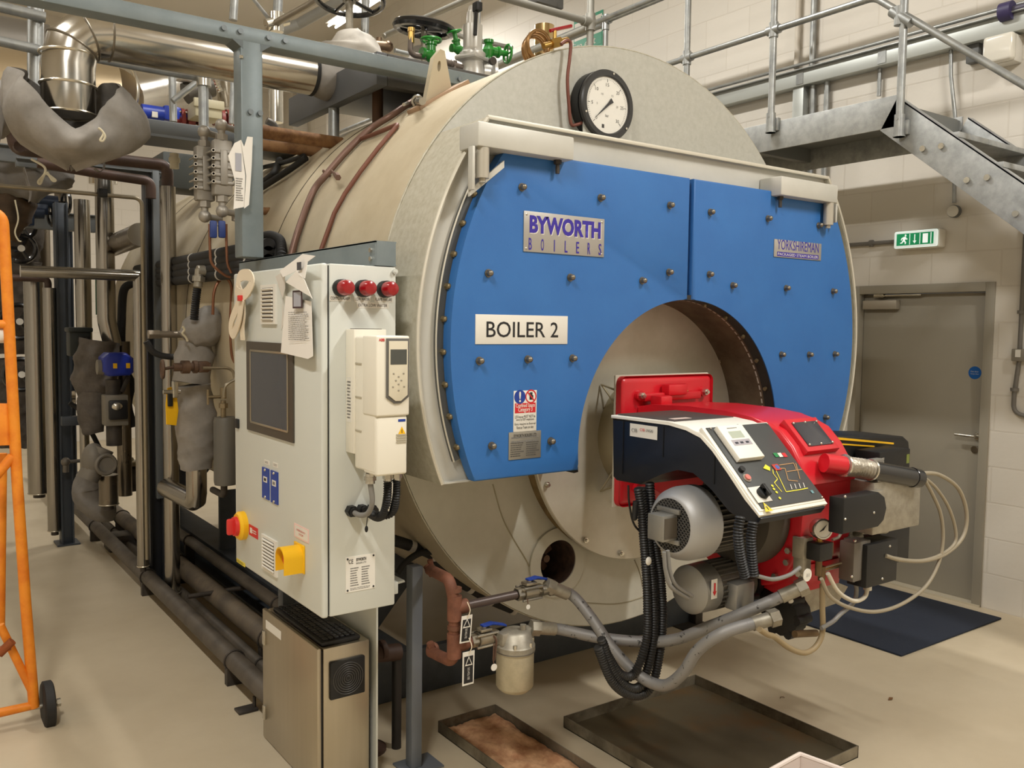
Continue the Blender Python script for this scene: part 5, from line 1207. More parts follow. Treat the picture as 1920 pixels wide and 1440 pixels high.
# emergency bulkhead light
a, b = at(1845, 72, 'x', 5.52), at(1900, 110, 'x', 5.52)
t = thing('emergency_light', V((5.6, (a.y+b.y)/2, b.z)), 'white emergency bulkhead light below the wall trunking at upper right', 'light fitting')
MB().bx(5.56, 5.655, b.y+.01, a.y-.01, b.z, a.z, .01).build('base', WHITE, t)
MB().bx(5.50, 5.56, b.y, a.y, b.z, a.z, .02, 3).build('diffuser', mat('clear_diffuser', (232, 228, 216), .15), t)
a, b = at(1812, 84, 'x', 5.60), at(1834, 114, 'x', 5.60); MB().bx(5.60, 5.655, b.y, a.y, b.z, a.z, .003).build('bracket', MIDPL, t)
# illuminated exit sign over the door
a, b = at(1681, 437, 'x', 5.56), at(1754, 465, 'x', 5.56); yc_, zc_ = (a.y+b.y)/2, (at(1680, 450, 'x', 5.56).z+at(1754, 446, 'x', 5.56).z)/2
t = thing('exit_light', V((5.6, yc_, zc_-.06)), 'lit green running man exit light above the grey door', 'exit light')
MB().bx(5.57, 5.655, yc_-.155, yc_+.155, zc_-.06, zc_+.06, .012, 3).build('case', WHITE, t)
MB().bx(5.55, 5.57, yc_-.15, yc_+.15, zc_-.055, zc_+.055, .012, 3).build('diffuser', mat('exit_white', (240, 250, 244), .3, emit=.9), t)
c = V((5.549, yc_, zc_)); G_ = mat('exit_green', (20, 150, 96), .3, emit=.7); EW = mat('exit_symbol_white', (245, 252, 248), .3, emit=1.3)
gp_ = panel(MB(), c, LR, UZ, .255, .078, .001).build('green_panel', G_, t)
def sym(fn): o = MB(); fn(o); o.build('exit_symbol', EW, gp_, smooth=0)
n_ = V((-.0015, 0, 0))
def q2(o, pl): o.prism([c+n_*1.2+V((0, -u_, v_)) for u_, v_ in pl], n_*.3)
sym(lambda o: q2(o, [(.055, -.03), (.09, -.03), (.09, .03), (.055, .03)]))
sym(lambda o: q2(o, [(.108, -.035), (.113, -.035), (.113, .035), (.108, .035)]))
sym(lambda o: q2(o, [(-.003, .03), (.003, .03), (.003, -.012), (.012, -.012), (0, -.03), (-.012, -.012), (-.003, -.012)]))
sym(lambda o: q2(o, [(-.036, -.035), (-.032, -.035), (-.032, .035), (-.036, .035)]))
sym(lambda o: q2(o, [(.034, -.035), (.038, -.035), (.038, .035), (.034, .035)]))
sym(lambda o: q2(o, [(-.075, .018), (-.062, .02), (-.058, .008), (-.05, .004), (-.052, -.002), (-.064, .002), (-.068, -.008), (-.058, -.018), (-.062, -.03), (-.068, -.03), (-.067, -.020), (-.078, -.012), (-.086, -.024), (-.1, -.026), (-.1, -.02), (-.09, -.017), (-.08, .004), (-.088, .004), (-.092, -.006), (-.097, -.004), (-.092, .01)]))
sym(lambda o: o.cyl(c+n_*1.2+V((0, .064, .027)), c+n_*1.6+V((0, .064, .027)), .006, 12))
a = at(1678, 452, 'x', 5.62); b = at(1592, 457, 'x', 5.62)
GC = mat('grey_pvc_conduit', (112, 108, 102), .5)
tag(MB().cyl((5.63, a.y, zc_), (5.63, a.y+3.2, zc_), .014, 12).cyl((5.63, at(1634, 455, 'x', 5.63).y-.012, zc_), (5.63, at(1634, 455, 'x', 5.63).y+.012, zc_), .024, 12).build('conduit', GC), 'horizontal grey conduit running to the lit exit light', 'conduit')
# isolator switch at the right edge
a, b = at(1896, 654, 'x', 5.60), at(1928, 678, 'x', 5.60); yc_, zc_ = (a.y+b.y)/2, (a.z+b.z)/2
t = thing('wall_switch', V((5.62, yc_, b.z)), 'grey metal switch box on the wall beside the door at right edge', 'switch')
MB().bx(5.60, 5.655, b.y, a.y, b.z, a.z, .006).build('box', MIDPL if 0 else mat('switch_grey', (142, 136, 124), .45, .2), t); panel(MB(), V((5.60, yc_+.01, zc_+.01)), LR, UZ, .03, .045, .004).build('rocker', WHITE, t)
p = at(1918, 440, 'x', 5.63); yv = at(1914, 600, 'x', 5.63).y
o = MB(); o.cyl((5.635, yv, zc_), (5.635, yv, 3.4), .013, 12); o.cyl((5.635, yv, at(1914, 585, 'x', 5.63).z-.01), (5.635, yv, at(1914, 585, 'x', 5.63).z+.01), .024, 12)
tag(o.build('conduit', GC), 'grey conduit rising from the switch box at right edge', 'conduit')
P_ = [V((5.635, yv, zc_-.03)), V((5.635, yv+.02, at(1908, 740, 'x', 5.63).z)), V((5.635, yv+.02, at(1908, 775, 'x', 5.63).z)), V((5.635, yv-.25, at(1908, 790, 'x', 5.63).z))]
o = MB().pipe(P_, .013, .10, 12); zc2 = at(1908, 731, 'x', 5.63).z; o.cyl((5.635, yv+.018, zc2-.01), (5.635, yv+.018, zc2+.01), .024, 12)
tag(o.build('conduit', GC), 'grey conduit curving away below the switch box at right edge', 'conduit')
# ------------------------------------------------------------------ steel frame and pipework over the boiler
FYB = 3.80
zt_ = at(688, 96.5, 'y', FYB).z; zb3 = at(688, 124, 'y', FYB).z
sf = thing('steel_gantry', (1.38, 3.85, 2.03), 'blue grey bolted steel frame with one column standing over the cabinet', 'steel frame')
MB().bx(-1.2, 2.62, FYB, FYB+.10, zb3, zt_, .006).build('top_rail', BLUEGREY, sf)
c0x, c1x = at(453, 300, 'y', FYB).x, at(494, 300, 'y', FYB).x
MB().bx(c0x, c1x, FYB+.001, FYB+.101, 2.037, zb3+.01, .006).build('upright', BLUEGREY, sf)
for s, x in ((-1, c0x), (1, c1x)):
    MB().prism([V((x-s*.01, FYB, zb3-.03)), V((x+s*.04, FYB, zb3+.005)), V((x-s*.01, FYB, zb3+.005))], (0, .1, 0)).build('corner_gusset', mat('gusset_grey', (96, 104, 106), .5, .2), sf)
for px, py in ((419, 53), (450, 59), (503, 71), (534, 77), (469, 210), (487, 213), (861, 149)):
    p = at(px, py, 'y', FYB); MB().cyl(p, p+V((0, -.012, 0)), .0115, 12).build('bolt_head', mat('bolt_grey', (112, 118, 120), .4, .5), sf)
p = at(455, 107, 'y', FYB); MB().cyl(p, p+V((-.012, 0, 0)), .008, 8).build('side_bolt', CHROME, sf)
# lower beam farther back
a = at(200, 208, 'y', 5.2); b = at(470, 250, 'y', 5.2); h_ = at(300, 225, 'y', 5.2).z; l_ = at(300, 253, 'y', 5.2).z
tag(MB().bx(.3, b.x+.4, 5.2, 5.35, l_, h_, .006).bx(.3, b.x+.4, 5.2, 5.5, l_-.01, l_+.005).build('cross_joist', mat('joist_grey', (104, 108, 110), .5, .15)), 'wide grey steel joist below the blue pump at upper left', 'joist')
# platform frame over the shell
k = at(706, 150, 'y', 3.98); zp0 = k.z-.02; fe = at(541, 236, 'x', k.x)
pf = thing('platform_frame', (k.x+.4, 5, zp0), 'dark steel platform frame hanging over the boiler shell', 'platform')
MB().bx(k.x, k.x+.06, 3.98, min(7.2, fe.y), zp0, zp0+.16, .005).build('side_channel', mat('platform_grey', (92, 94, 96), .5, .15), pf)
MB().bx(k.x+.06, 2.75, 3.98, 4.04, zp0, zp0+.16, .005).build('front_channel', mat('shaded_platform_grey', (78, 76, 72), .5, .15), pf)  # darker than the side channel: underside shade painted into front and deck
MB().bx(k.x+.06, 3.6, 4.04, min(7.2, fe.y), zp0+.12, zp0+.15).build('deck_plate', mat('shaded_platform_grey', (78, 76, 72)), pf)
for px, py in ((626, 245), (708, 205)):
    p = on_shell(px, py+20, 0); q = p.copy(); MB().cyl((p.x, p.y, p.z-.05), (p.x, p.y, zp0+.13), .03, 14).build('stub_leg', mat('rust_stub', (112, 84, 64), .6) if px > 700 else GALV, pf)
# big insulated steam pipe
bpy_ = 4.55
P0 = at(128, 170, 'y', bpy_); rr = (at(180, 140, 'y', bpy_).x-at(76, 140, 'y', bpy_).x)/2
zh = at(320, 88, 'y', bpy_).z
hzr = rr*.92
xe = at(580, 140, 'y', bpy_).x
zbot = at(128, 215, 'y', bpy_).z
path = elbows([(P0.x, bpy_, zbot), (P0.x, bpy_, zh), (xe, bpy_, zh)], rr*1.55, 3)
bp_ = thing('insulated_steam_pipe', (P0.x, bpy_, zbot), 'large polished metal clad steam pipe with segmented elbow at upper left', 'pipe')
MB().tube(path, rr, 40).build('cladding', STEEL, bp_, smooth=30)
for z_ in (zbot+.13, zbot+.27, zbot+.001):
    MB().torus((P0.x, bpy_, z_), (0, 0, 1), rr+.002, .006, 40, 6).build('seam_bead', mat('seam_light', (206, 198, 180), .25, .8), bp_)
for i in (2, 3, 4):
    if i < len(path)-1: MB().torus(path[i], (path[i+1]-path[i-1]), rr+.001, .005, 40, 6).build('seam_bead', mat('seam_dark', (120, 112, 98), .4, .6), bp_)
# cloth jackets
def jacket(name, label, P_, radii, m_=JACKET, n=44, lump=.05, seed=1, closed=False):
    rnd = random.Random(seed); mb = MB(); Q_ = resample(spline(P_, 14), .018)
    L_ = len(Q_); R_ = []
    for i in range(L_):
        t = i/(L_-1)*(len(radii)-1); a0_ = int(min(t, len(radii)-1.001)); R_.append(radii[a0_]*(1-(t-a0_))+radii[min(a0_+1, len(radii)-1)]*(t-a0_))
    mb.tube(Q_, 1, n, radii=R_)
    ph = [rnd.random()*6.28 for _ in range(6)]; bm = mb.bm; bm.normal_update()
    bmesh.ops.recalc_face_normals(bm, faces=bm.faces); bm.normal_update()
    mv = []
    rg = lambda q: (1-abs(math.sin(q)))**2
    for v in bm.verts:
        c = v.co
        d_ = rg(c.x*13+c.z*19+ph[0]+1.5*math.sin(c.y*8))-.35 + .7*rg(c.z*23-c.x*15+ph[1]+1.2*math.sin(c.z*9+ph[5])) + .5*rg(c.y*17+c.z*11+ph[2]) + .35*math.sin(c.x*31+ph[3])*math.sin(c.z*27+ph[4])
        mv.append((v, v.normal*(d_-.2)*lump*1.25*sum(R_)/len(R_)))
    for v, d_ in mv: v.co += d_
    return tag(mb.build(name, m_, smooth=70), label, 'insulation jacket', 'cloth insulation jackets')
ring = [V((P0.x+rr*1.55*math.cos(a), bpy_+rr*1.3*math.sin(a), zbot+.10+.08*math.cos(a*2+.5)-.0*math.sin(a))) for a in [2*PI*i/16 for i in range(17)]]
def bag(c, label):
    nA, nT = 84, 16; rg = lambda q: (1-abs(math.sin(q)))**2; rows = []
    for k_ in range(2):
        for j in (range(nT+1) if k_ == 0 else range(nT, -1, -1)):
            t = j/nT; row = []
            for i in range(nA):
                a = 2*PI*i/nA; ca, sa = math.cos(a), math.sin(a)
                zr = c.z-.02+.19*abs(ca)**1.3+(.10*max(0, sa)) - .07*max(0, -sa)
                z = zr*(1-t)+(c.z-.23)*t
                bul = math.sin(PI*min(1, .18+.80*t))
                r_ = rr*(1.08+.95*bul)*(1+.10*rg(3*a+2.2*t+.4)*(1-t)+(1-t)*.07*rg(5*a-3*t+1)+(1-t)*.05*math.sin(9*a+5*t))
                r_ = r_*(1-.92*max(0, (t-.72)/.28)**1.6) - .012*k_*(t < .72)
                x = c.x+.0+r_*ca*1.12+(.10*max(0, ca-.72)/.28*(1-abs(t-.55)*1.6) if ca > .72 else 0); y = c.y+r_*sa*.9
                row.append(V((x, y, z - .03*rg(2*a+1)*t + .012*k_*(t > .45))))
            rows.append(row)
    mb = MB(); mb.rings(rows, closed=True)
    return tag(mb.build('insulation_jacket', JACKET, smooth=70), label, 'insulation jacket', 'cloth insulation jackets')
bag(V((P0.x, bpy_, zbot)), 'big baggy grey insulation jacket hanging open round the foot of the steam pipe')
J0 = jacket('insulation_jacket', 'pale grey insulation jacket bulging at the left edge beside the steam pipe', [at(-60, 215, 'y', 4.9), at(0, 215, 'y', 4.9), at(30, 228, 'y', 4.9)], [.16, .18, .10], seed=5)
jh = [at(582, 140, 'y', bpy_), at(612, 148, 'y', bpy_), at(655, 140, 'y', bpy_+.1), at(690, 120, 'y', bpy_+.1)]
jacket('insulation_jacket', 'grey insulation jacket on the steam pipe end below the frame rail', jh, [rr*.8, rr*1.05, rr*1.0, rr*.8], JACKET, seed=11, lump=.05)
tag(MB().lathe((xe-.0, bpy_, zh), RX, [(0, rr*1.0), (.02, rr*1.02), (.03, rr*.8)], 32).build('pipe_end_ring', BLACKR), 'black gap ring where the steam pipe meets its end jacket', 'ring')
xj = at(655, 80, 'y', 4.7)
jacket('insulation_jacket', 'light grey jacket on the crown valve below the lit batten', [at(655, 118, 'y', 4.7), at(658, 90, 'y', 4.7), at(652, 66, 'y', 4.7), at(650, 52, 'y', 4.7)], [.19, .19, .13, .06], mat('light_jacket', (186, 180, 170), .75, 0, (170, 164, 154), 7, bump=.1, bscale=8), seed=14, lump=.05)
hw = at(655, -2, 'y', 4.7)
def handwheel(name, c, axis, R_, label, m_=BLACKG, spokes=5, r=.012, stem=None, stemmat=None, cat='handwheel'):
    t = thing(name, c, label, cat); d_, a_, b_ = MB.frame(axis)
    MB().torus(c, axis, R_, r, 36, 8).build('rim', m_, t)
    hb = MB().cyl(V(c)-d_*.015, V(c)+d_*.02, R_*.2, 14)
    for i in range(spokes):
        u = a_*math.cos(2*PI*i/spokes)+b_*math.sin(2*PI*i/spokes); hb.tube([V(c)+u*R_*.15, V(c)+u*R_*.97], r*.75, 6)
    hb.build('hub_and_spokes', m_, t)
    if stem: MB().cyl(V(c), V(c)+V(stem), R_*.11, 12).build('stem', stemmat or CAST, t)
    return t
handwheel('handwheel', hw, (0.1, .1, 1), .19, 'dark handwheel on the crown valve at the top edge', r=.016, stem=(0, 0, -.25))
hw2 = at(795, 53, 'y', 4.75)
handwheel('handwheel', hw2, (.05, -.12, 1), .165, 'black spoked handwheel above the small green valve', r=.028, stem=(0, 0, -.35))
jacket('insulation_jacket', 'tan grey cone jacket under the black spoked handwheel', [hw2+V((.06, .1, -.32)), hw2+V((.06, .1, -.2)), hw2+V((.06, .1, -.08))], [.15, .13, .07], mat('light_jacket', (186, 180, 170)), seed=4, lump=.02)
# green globe valves
def gvalve(c, sc, label, wheel_dir=(0, 0, 1), run=(1, 0, -.1), wh=.145):
    t = thing('globe_valve', c, label, 'valve'); wd = V(wheel_dir).normalized(); rn = V(run).normalized()
    MB().lathe(c-rn*.07*sc, rn, [(0, .035*sc), (.02*sc, .035*sc), (.022*sc, .024*sc), (.05*sc, .035*sc), (.07*sc, .045*sc), (.09*sc, .035*sc), (.118*sc, .024*sc), (.12*sc, .035*sc), (.14*sc, .035*sc)], 16).lathe(c, wd, [(0, .03*sc), (.06*sc, .03*sc), (.065*sc, .038*sc), (.08*sc, .038*sc), (.085*sc, .02*sc), (max(.09, wh)*sc, .018*sc)], 14).build('body', GREENP, t)
    cw = c+wd*wh*sc; w_ = MB().torus(cw, wd, .06*sc, .009*sc, 24, 6); d_, a_, b_ = MB.frame(wd)
    for i in range(4):
        u = a_*math.cos(PI*i/2)+b_*math.sin(PI*i/2); w_.tube([cw, cw+u*.058*sc], .006*sc, 6)
    w_.build('wheel', GREENP, t); return t
gv = at(808, 105, 'y', 4.3); gvalve(gv, .9, 'green globe valve with green wheel below the black handwheel', wh=.095)
gv2 = at(916, 95, 'y', 4.3); gvalve(gv2, .85, 'green valve with its wheel facing right of the safety valve', (1, -.15, 0), (0, 0, 1))
gv3 = at(872, 86, 'y', 4.6); gvalve(gv3+V((-.05, 0, -.03)), .7, 'green valve mostly hidden behind the silver safety valve', (-.3, 0, 1), (1, 0, 0))
IRONB = mat('dull_iron_fitting', (112, 102, 94), .5, .5)
Pp = [at(824, 112, 'y', 4.3), at(868, 128, 'y', 4.3)]; tag(MB().cyl(Pp[0], Pp[1], .018, 12).cyl((Pp[0]+Pp[1])/2+V((.02, 0, .02)), (Pp[0]+Pp[1])/2+V((.02, 0, -.06)), .016, 10).torus((Pp[0]+Pp[1])/2, Pp[1]-Pp[0], .018, .007, 16, 6).build('tee_fitting', IRONB), 'dark iron tee and nipple right of the lower green valve', 'pipe fitting')
Pp = pts(((797, 107), (775, 103), (769, 95), (770, 78), (771, 70)), 'y', 4.3); bt = tag(MB().pipe(Pp, .015, .03, 12).build('elbow_pipe', IRONB), 'dark iron elbow pipe with brass relief valve left of green valve', 'pipe fitting')
MB().cyl(Pp[-1]+V((0, 0, -.03)), Pp[-1]+V((0, 0, .03)), .017, 6).cyl(Pp[-1]+V((0, 0, .03)), Pp[-1]+V((0, 0, .05)), .02, 12).build('brass_relief_valve', BRASS, bt)
# silver safety valve
sv_ = at(886, 118, 'y', 4.3); t = thing('safety_valve', sv_, 'tall silver safety valve with flange standing on top of the boiler', 'safety valve')
SIL = mat('silver_paint', (206, 204, 198), .35, .5)
topz = at(886, 12, 'y', 4.3).z; H_ = topz-sv_.z
MB().lathe(sv_+V((0, 0, -.25)), (0, 0, 1), [(0, .075), (.2, .075), (.25, .06), (.27, .075), (.30, .075), (.31, .062), (.33, .055), (.25+H_*.66, .055), (.25+H_*.68, .037), (.25+H_*.9, .033), (.25+H_*.91, .028), (.25+H_, .024), (.25+H_, 0)], 28).build('body', SIL, t)
MB().box(sv_+V((0, 0, .02)), (.165, .15, .03), .015, Matrix.Rotation(.4, 3, 'Z')).build('square_flange', SIL, t)
MB().lathe(sv_+V((.05, -.02, -.05)), (1, -.25, 0), [(0, .05), (.05, .05), (.052, .085), (.07, .085), (.07, .0)], 28).build('outlet_flange', SIL, t)
MB().cyl(sv_+V((.07, -.09, -.0)), sv_+V((.07, -.11, -.0)), .022, 14).build('outlet_cap', BLACKIRON, t)
MB().tube([sv_+V((-.012, -.055, H_*.93)), sv_+V((-.02, -.06, H_*.7)), sv_+V((-.03, -.07, H_*.42))], .011, 8).box(sv_+V((-.01, -.06, H_*.93)), (.04, .05, .05), .006).build('easing_lever', BLACK, t)
# brass clad pipe above the coil
a = at(1020, 88, 'y', 6.2); w_ = at(1035, 50, 'y', 6.2).x-at(1005, 50, 'y', 6.2).x
bc = thing('clad_vent_pipe', (a.x, 6.2, 2.6), 'shiny golden clad vertical pipe rising behind the siphon coil', 'pipe')
MB().cyl((a.x, 6.2, 2.6), (a.x, 6.2, 4.35), w_/2, 32).build('cladding', mat('gold_cladding', (214, 188, 140), .15, 1), bc)
tpz = at(1020, 22, 'y', 6.2).z; MB().box((a.x+.04, 6.1, tpz+.25), (w_*.6, .1, .5), .01).box((a.x-.1, 6.1, tpz+.02), (.22, .14, .05), .01).build('pipe_hanger', mat('hanger_grey', (104, 104, 102), .5, .4), bc)
# grey railing tubes above the shell, left of the safety valve
def rail(pxs, y, r, label, m_=None, cat='rail', name='guard_rail'):
    yy = y if isinstance(y, (list, tuple)) else [y]*len(pxs)
    P_ = [at(a_, b_, 'y', v_) for (a_, b_), v_ in zip(pxs, yy)]
    return tag(MB().pipe(P_, r, .05, 12).build(name, m_ or GALV), label, cat)
rail([(720, 68), (725, 65), (760, 50), (806, 30), (900, -12)], (6.5, 6.5, 6.2, 5.8, 5.2), .022, 'grey rail rising right behind the black spoked handwheel', WG)
rail([(833, 55), (870, 70), (960, 90)], (6.4, 6.4, 6.4), .02, 'grey rail sloping down behind the silver safety valve', WG)
rail([(686, -10), (683, 94)], 5.0, .024, 'pale vertical tube standing right of the crown valve jacket', GALV, 'post', 'guard_post')
rail([(900, 0), (898, 52)], 4.9, .008, 'thin vertical rod behind the silver safety valve', GALV, 'rod', 'guard_rod')
rail([(522, -10), (519, 55)], 5.6, .03, 'bright vertical scaffold tube above the frame rail', GALV, 'post', 'guard_post')
rail([(519, 150), (517, 215)], 5.6, .03, 'bright vertical scaffold tube below the steam pipe', GALV, 'post', 'guard_post')
rail([(500, 53), (519, 42), (580, 8), (600, -6)], (5.6, 5.55, 5.1, 4.9), .022, 'grey tube rising right from the scaffold joint', mat('tan_rail', (150, 140, 122), .4, .5))
rail([(470, -8), (510, 42)], (6, 5.6), .012, 'thin bright brace slanting down to the scaffold joint', GALV, 'brace')
rail([(440, -8), (437, 38)], 6.2, .028, 'pale vertical tube left of the scaffold joint above the frame', GALV, 'post', 'guard_post')
rail([(438, 140), (434, 232)], 6.2, .02, 'thin pale vertical tube left of the frame column', GALV, 'post', 'guard_post')
p = at(519, 42, 'y', 5.58); tag(MB().cyl(p+V((0, 0, -.06)), p+V((0, 0, .06)), .042, 14).cyl(p+V((-.07, 0, -.03)), p+V((.07, 0, .03)), .036, 12).build('scaffold_clamp', CHROME), 'zinc scaffold clamp joining tubes above the frame rail', 'clamp')
p = at(517, 200, 'y', 5.55); tag(MB().cyl(p+V((0, 0, -.10)), p+V((0, 0, .10)), .045, 16).build('scaffold_sleeve', CHROME), 'bright sleeve fitting at the foot of scaffold tube by the platform', 'clamp')
rail([(740, 95), (760, 100), (790, 107)], 5.4, .016, 'short grey tube left of the elbow pipe', GALV)
t = thing('drain_cock', at(716, 88, 'y', 4.9), 'small tarnished valve cluster left of the elbow pipe', 'valve'); c = at(716, 88, 'y', 4.9)
MB().cyl(c+V((-.05, 0, 0)), c+V((.05, 0, .01)), .03, 12).cyl(c+V((-.02, 0, -.03)), c+V((-.02, 0, .05)), .018, 10).sph(c+V((.04, 0, .01)), .035, n=12).build('body', mat('tarnished_brass', (140, 118, 96), .4, .8), t)
rail([(480, 75), (560, 45), (640, 0)], (8.4, 8.2, 7.8), .05, 'grey wall pipe rising right toward the lit batten', mat('grey_pipe_far', (150, 150, 146), .5, .2), 'pipe', 'wall_pipe')
# rusty pipes entering the shell crown
for pxs, lb in (([(486, 246), (560, 258), (632, 268)], 'upper of two rusty pipes beside the frame column'), ([(486, 272), (540, 278), (594, 284)], 'lower of two rusty pipes beside the frame column')):
    ys = on_shell(pxs[-1][0], pxs[-1][1], 0).y
    tag(MB().cyl(at(pxs[0][0]-40, pxs[0][1]-6, 'y', ys), at(pxs[-1][0]+8, pxs[-1][1]+1.5, 'y', ys), .034 if 'upper' in lb else .03, 16).build('rusty_pipe', RUSTTAN), lb, 'pipe')
a = at(494, 398, 'y', 4.6); b = at(514, 396, 'y', 4.6); tag(MB().cyl(a-V((.1, 0, 0)), b, .02, 12).build('stub_pipe', RUSTTAN), 'short tan pipe stub right of the frame column', 'pipe')
for i, (pxs, r) in enumerate((([(470, 352), (520, 320), (560, 292)], .018), ([(470, 312), (520, 300), (556, 288)], .013), ([(480, 338), (500, 320), (510, 296)], .02))):
    P_ = [on_shell(x+14, y+4, .03) for x, y in pxs]; tag(MB().hose(P_, r, 10).build('lagged_tube', BLACKR), ('thick', 'thin', 'short')[i]+' black lagged tube climbing the shell behind the column', 'tube')
rail([(500, 226), (512, 232), (523, 252)], 5.3, .022, 'dark steel tube bending down beside the scaffold sleeve', mat('dark_steel_tube', (120, 116, 110), .35, .7), 'tube', 'bent_tube')
# ------------------------------------------------------------------ pipework left of the boiler
def py(px, py_, y): return at(px, py_, 'y', y)
def wpx(px0, px1, py_, y): return abs(at(px1, py_, 'y', y).x-at(px0, py_, 'y', y).x)/2*.82
def clad(pxs, y, r, label, bend=None, m_=STEEL, cap_ring=True, name='insulated_pipe', n=28):
    yy = y if isinstance(y, (list, tuple)) else [y]*len(pxs)
    P_ = [at(a_, b_, 'y', v_) for (a_, b_), v_ in zip(pxs, yy)]
    t = thing(name, P_[-1], label, 'pipe', 'metal clad pipes left of the boiler')
    # keep plumb runs plumb
    for i in range(1, len(P_)):
        if abs(pxs[i][0]-pxs[i-1][0]) < 14: P_[i].x = P_[i-1].x
        elif abs(P_[i].z-P_[i-1].z) < .12: P_[i].z = P_[i-1].z
    MB().pipe(P_, r, bend if bend is not None else r*.35, n, 2).build('cladding', m_, t, smooth=35)
    if cap_ring:
        u = (P_[-1]-P_[-2]).normalized(); MB().torus(P_[-1], u, r+.001, .004, n, 6).build('end_bead', mat('seam_light', (206, 198, 180)), t)
        MB().cyl(P_[-1]-u*.02, P_[-1]+u*.035, r*.55, 14).build('bare_pipe_end', BLACKIRON, t)
    return t
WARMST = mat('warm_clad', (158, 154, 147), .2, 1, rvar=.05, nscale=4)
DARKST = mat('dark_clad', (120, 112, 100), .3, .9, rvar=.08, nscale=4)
clad([(314, 350), (314, 1112)], 5.6, .046, 'bright clad pipe standing left of the jacketed valve, seamed at its foot', m_=WARMST)
clad([(38, 508), (260, 508), (260, 1062)], 5.75, .034, 'clad pipe turning down from a horizontal run, standing on the floor pipe', m_=WARMST, bend=.004)
clad([(195, 330), (195, 600), (212, 650)], 6.8, .062, 'clad vertical pipe ending above the blue actuator', m_=WARMST, cap_ring=False, bend=.2)
clad([(153, 375), (153, 640)], 7.3, .056, 'clad vertical pipe left of the actuator pipe, behind the dark box', m_=WARMST, cap_ring=False)
clad([(155, 640), (156, 930)], 7.2, .034, 'slimmer clad pipe below the dark hanging box', m_=WARMST, cap_ring=False)
clad([(64, 505), (66, 925)], 7.9, .080, 'fat clad pipe right of the orange trolley', m_=WARMST)
clad([(93, 540), (98, 995)], 7.6, .050, 'clad pipe between the fat pipe and the dark column', m_=WARMST)
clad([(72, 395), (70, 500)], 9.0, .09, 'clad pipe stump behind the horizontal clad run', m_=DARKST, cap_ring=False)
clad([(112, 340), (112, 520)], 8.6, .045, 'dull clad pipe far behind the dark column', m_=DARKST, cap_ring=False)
clad([(176, 260), (176, 345)], 8.8, .05, 'short clad pipe under the jacketed elbow, far back', cap_ring=False)
clad([(208, 262), (208, 345)], 8.8, .05, 'second short clad pipe under the jacketed elbow, far back', cap_ring=False)
# elbowed clad pipe under the cloth jacket
clad([(368, 876), (368, 942), (312, 915)], [5.0, 5.0, 5.55], .056, 'clad elbow leaving the bottom of the cloth jacketed valve', m_=WARMST, bend=.05, cap_ring=False)
# capped clad stub pointing forward
a = py(262, 440, 6.2); b = py(208, 462, 7.0); t = thing('insulated_pipe', b, 'short clad pipe with flat silver end cap behind the thin steel tube', 'pipe')
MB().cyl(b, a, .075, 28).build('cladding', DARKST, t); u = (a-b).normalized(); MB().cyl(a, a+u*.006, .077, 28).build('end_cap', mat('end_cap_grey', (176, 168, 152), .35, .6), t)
# columns
def column(px, y, w_, d_, top_py, label, base=True, bot=None, m_=None):
    p = py(px, top_py, y); zb_ = 0 if bot is None else py(px, bot, y).z
    o = MB(); o.bx(p.x-w_/2, p.x+w_/2, y, y+d_, zb_+(.01 if base else 0), p.z, .004); o.bx(p.x-w_/2-.0, p.x-w_/2+.012, y-.025, y, zb_+.01, p.z); o.bx(p.x+w_/2-.012, p.x+w_/2, y-.025, y, zb_+.01, p.z)
    if base: o.bx(p.x-w_*.9, p.x+w_*.9, y-.06, y+d_+.04, zb_, zb_+.012)
    return tag(o.build('steel_upright', m_ or mat('dark_blue_steel', (66, 72, 80), .45, .2)), label, 'steel upright')
column(114, 7.56, .09, .10, 380, 'dark blue steel upright standing on the floor beside the clad pipes')
column(284, 6.0, .085, .09, 340, 'dark steel upright between the two bright clad pipes', m_=mat('near_black_steel', (48, 50, 54), .4, .3))
column(128, 9.5, .06, .06, 400, 'thin dark upright far back behind the blue steel upright')
# brackets on the dark upright
p = py(150, 788, 7.4); tag(MB().box(p, (.26, .06, .07), .004).build('cross_bracket', mat('dark_blue_steel', (66, 72, 80))), 'dark steel arm joining the blue upright to the actuator valve', 'bracket')
t = thing('drain_tee', py(123, 866, 7.45), 'small dull valve tee on the dark blue upright', 'valve'); c = py(123, 866, 7.45)
MB().sph(c, .035, n=12).cyl(c, c+V((0, 0, -.08)), .022, 10).cyl(c, c+V((.13, 0, .0)), .014, 10).build('body', mat('dull_valve', (110, 104, 96), .5, .4), t)
# thin steel tube
P_ = [py(-30, 346, 5.7), py(60, 352, 5.7), py(266, 372, 5.7), py(268, 1050, 5.7)]; P_[3].x = P_[2].x; P_[0].z = P_[1].z = P_[2].z
tag(MB().pipe(P_, .012, .05, 10).build('impulse_tube', mat('olive_tube', (150, 140, 120), .35, .7)), 'thin steel tube running level then bending down beside the dark upright', 'tube')
p = py(192, 362, 5.68); tag(MB().box(p, (.05, .05, .05), .006).build('tube_clip', BLACK), 'small black clip on the thin steel tube', 'clip')
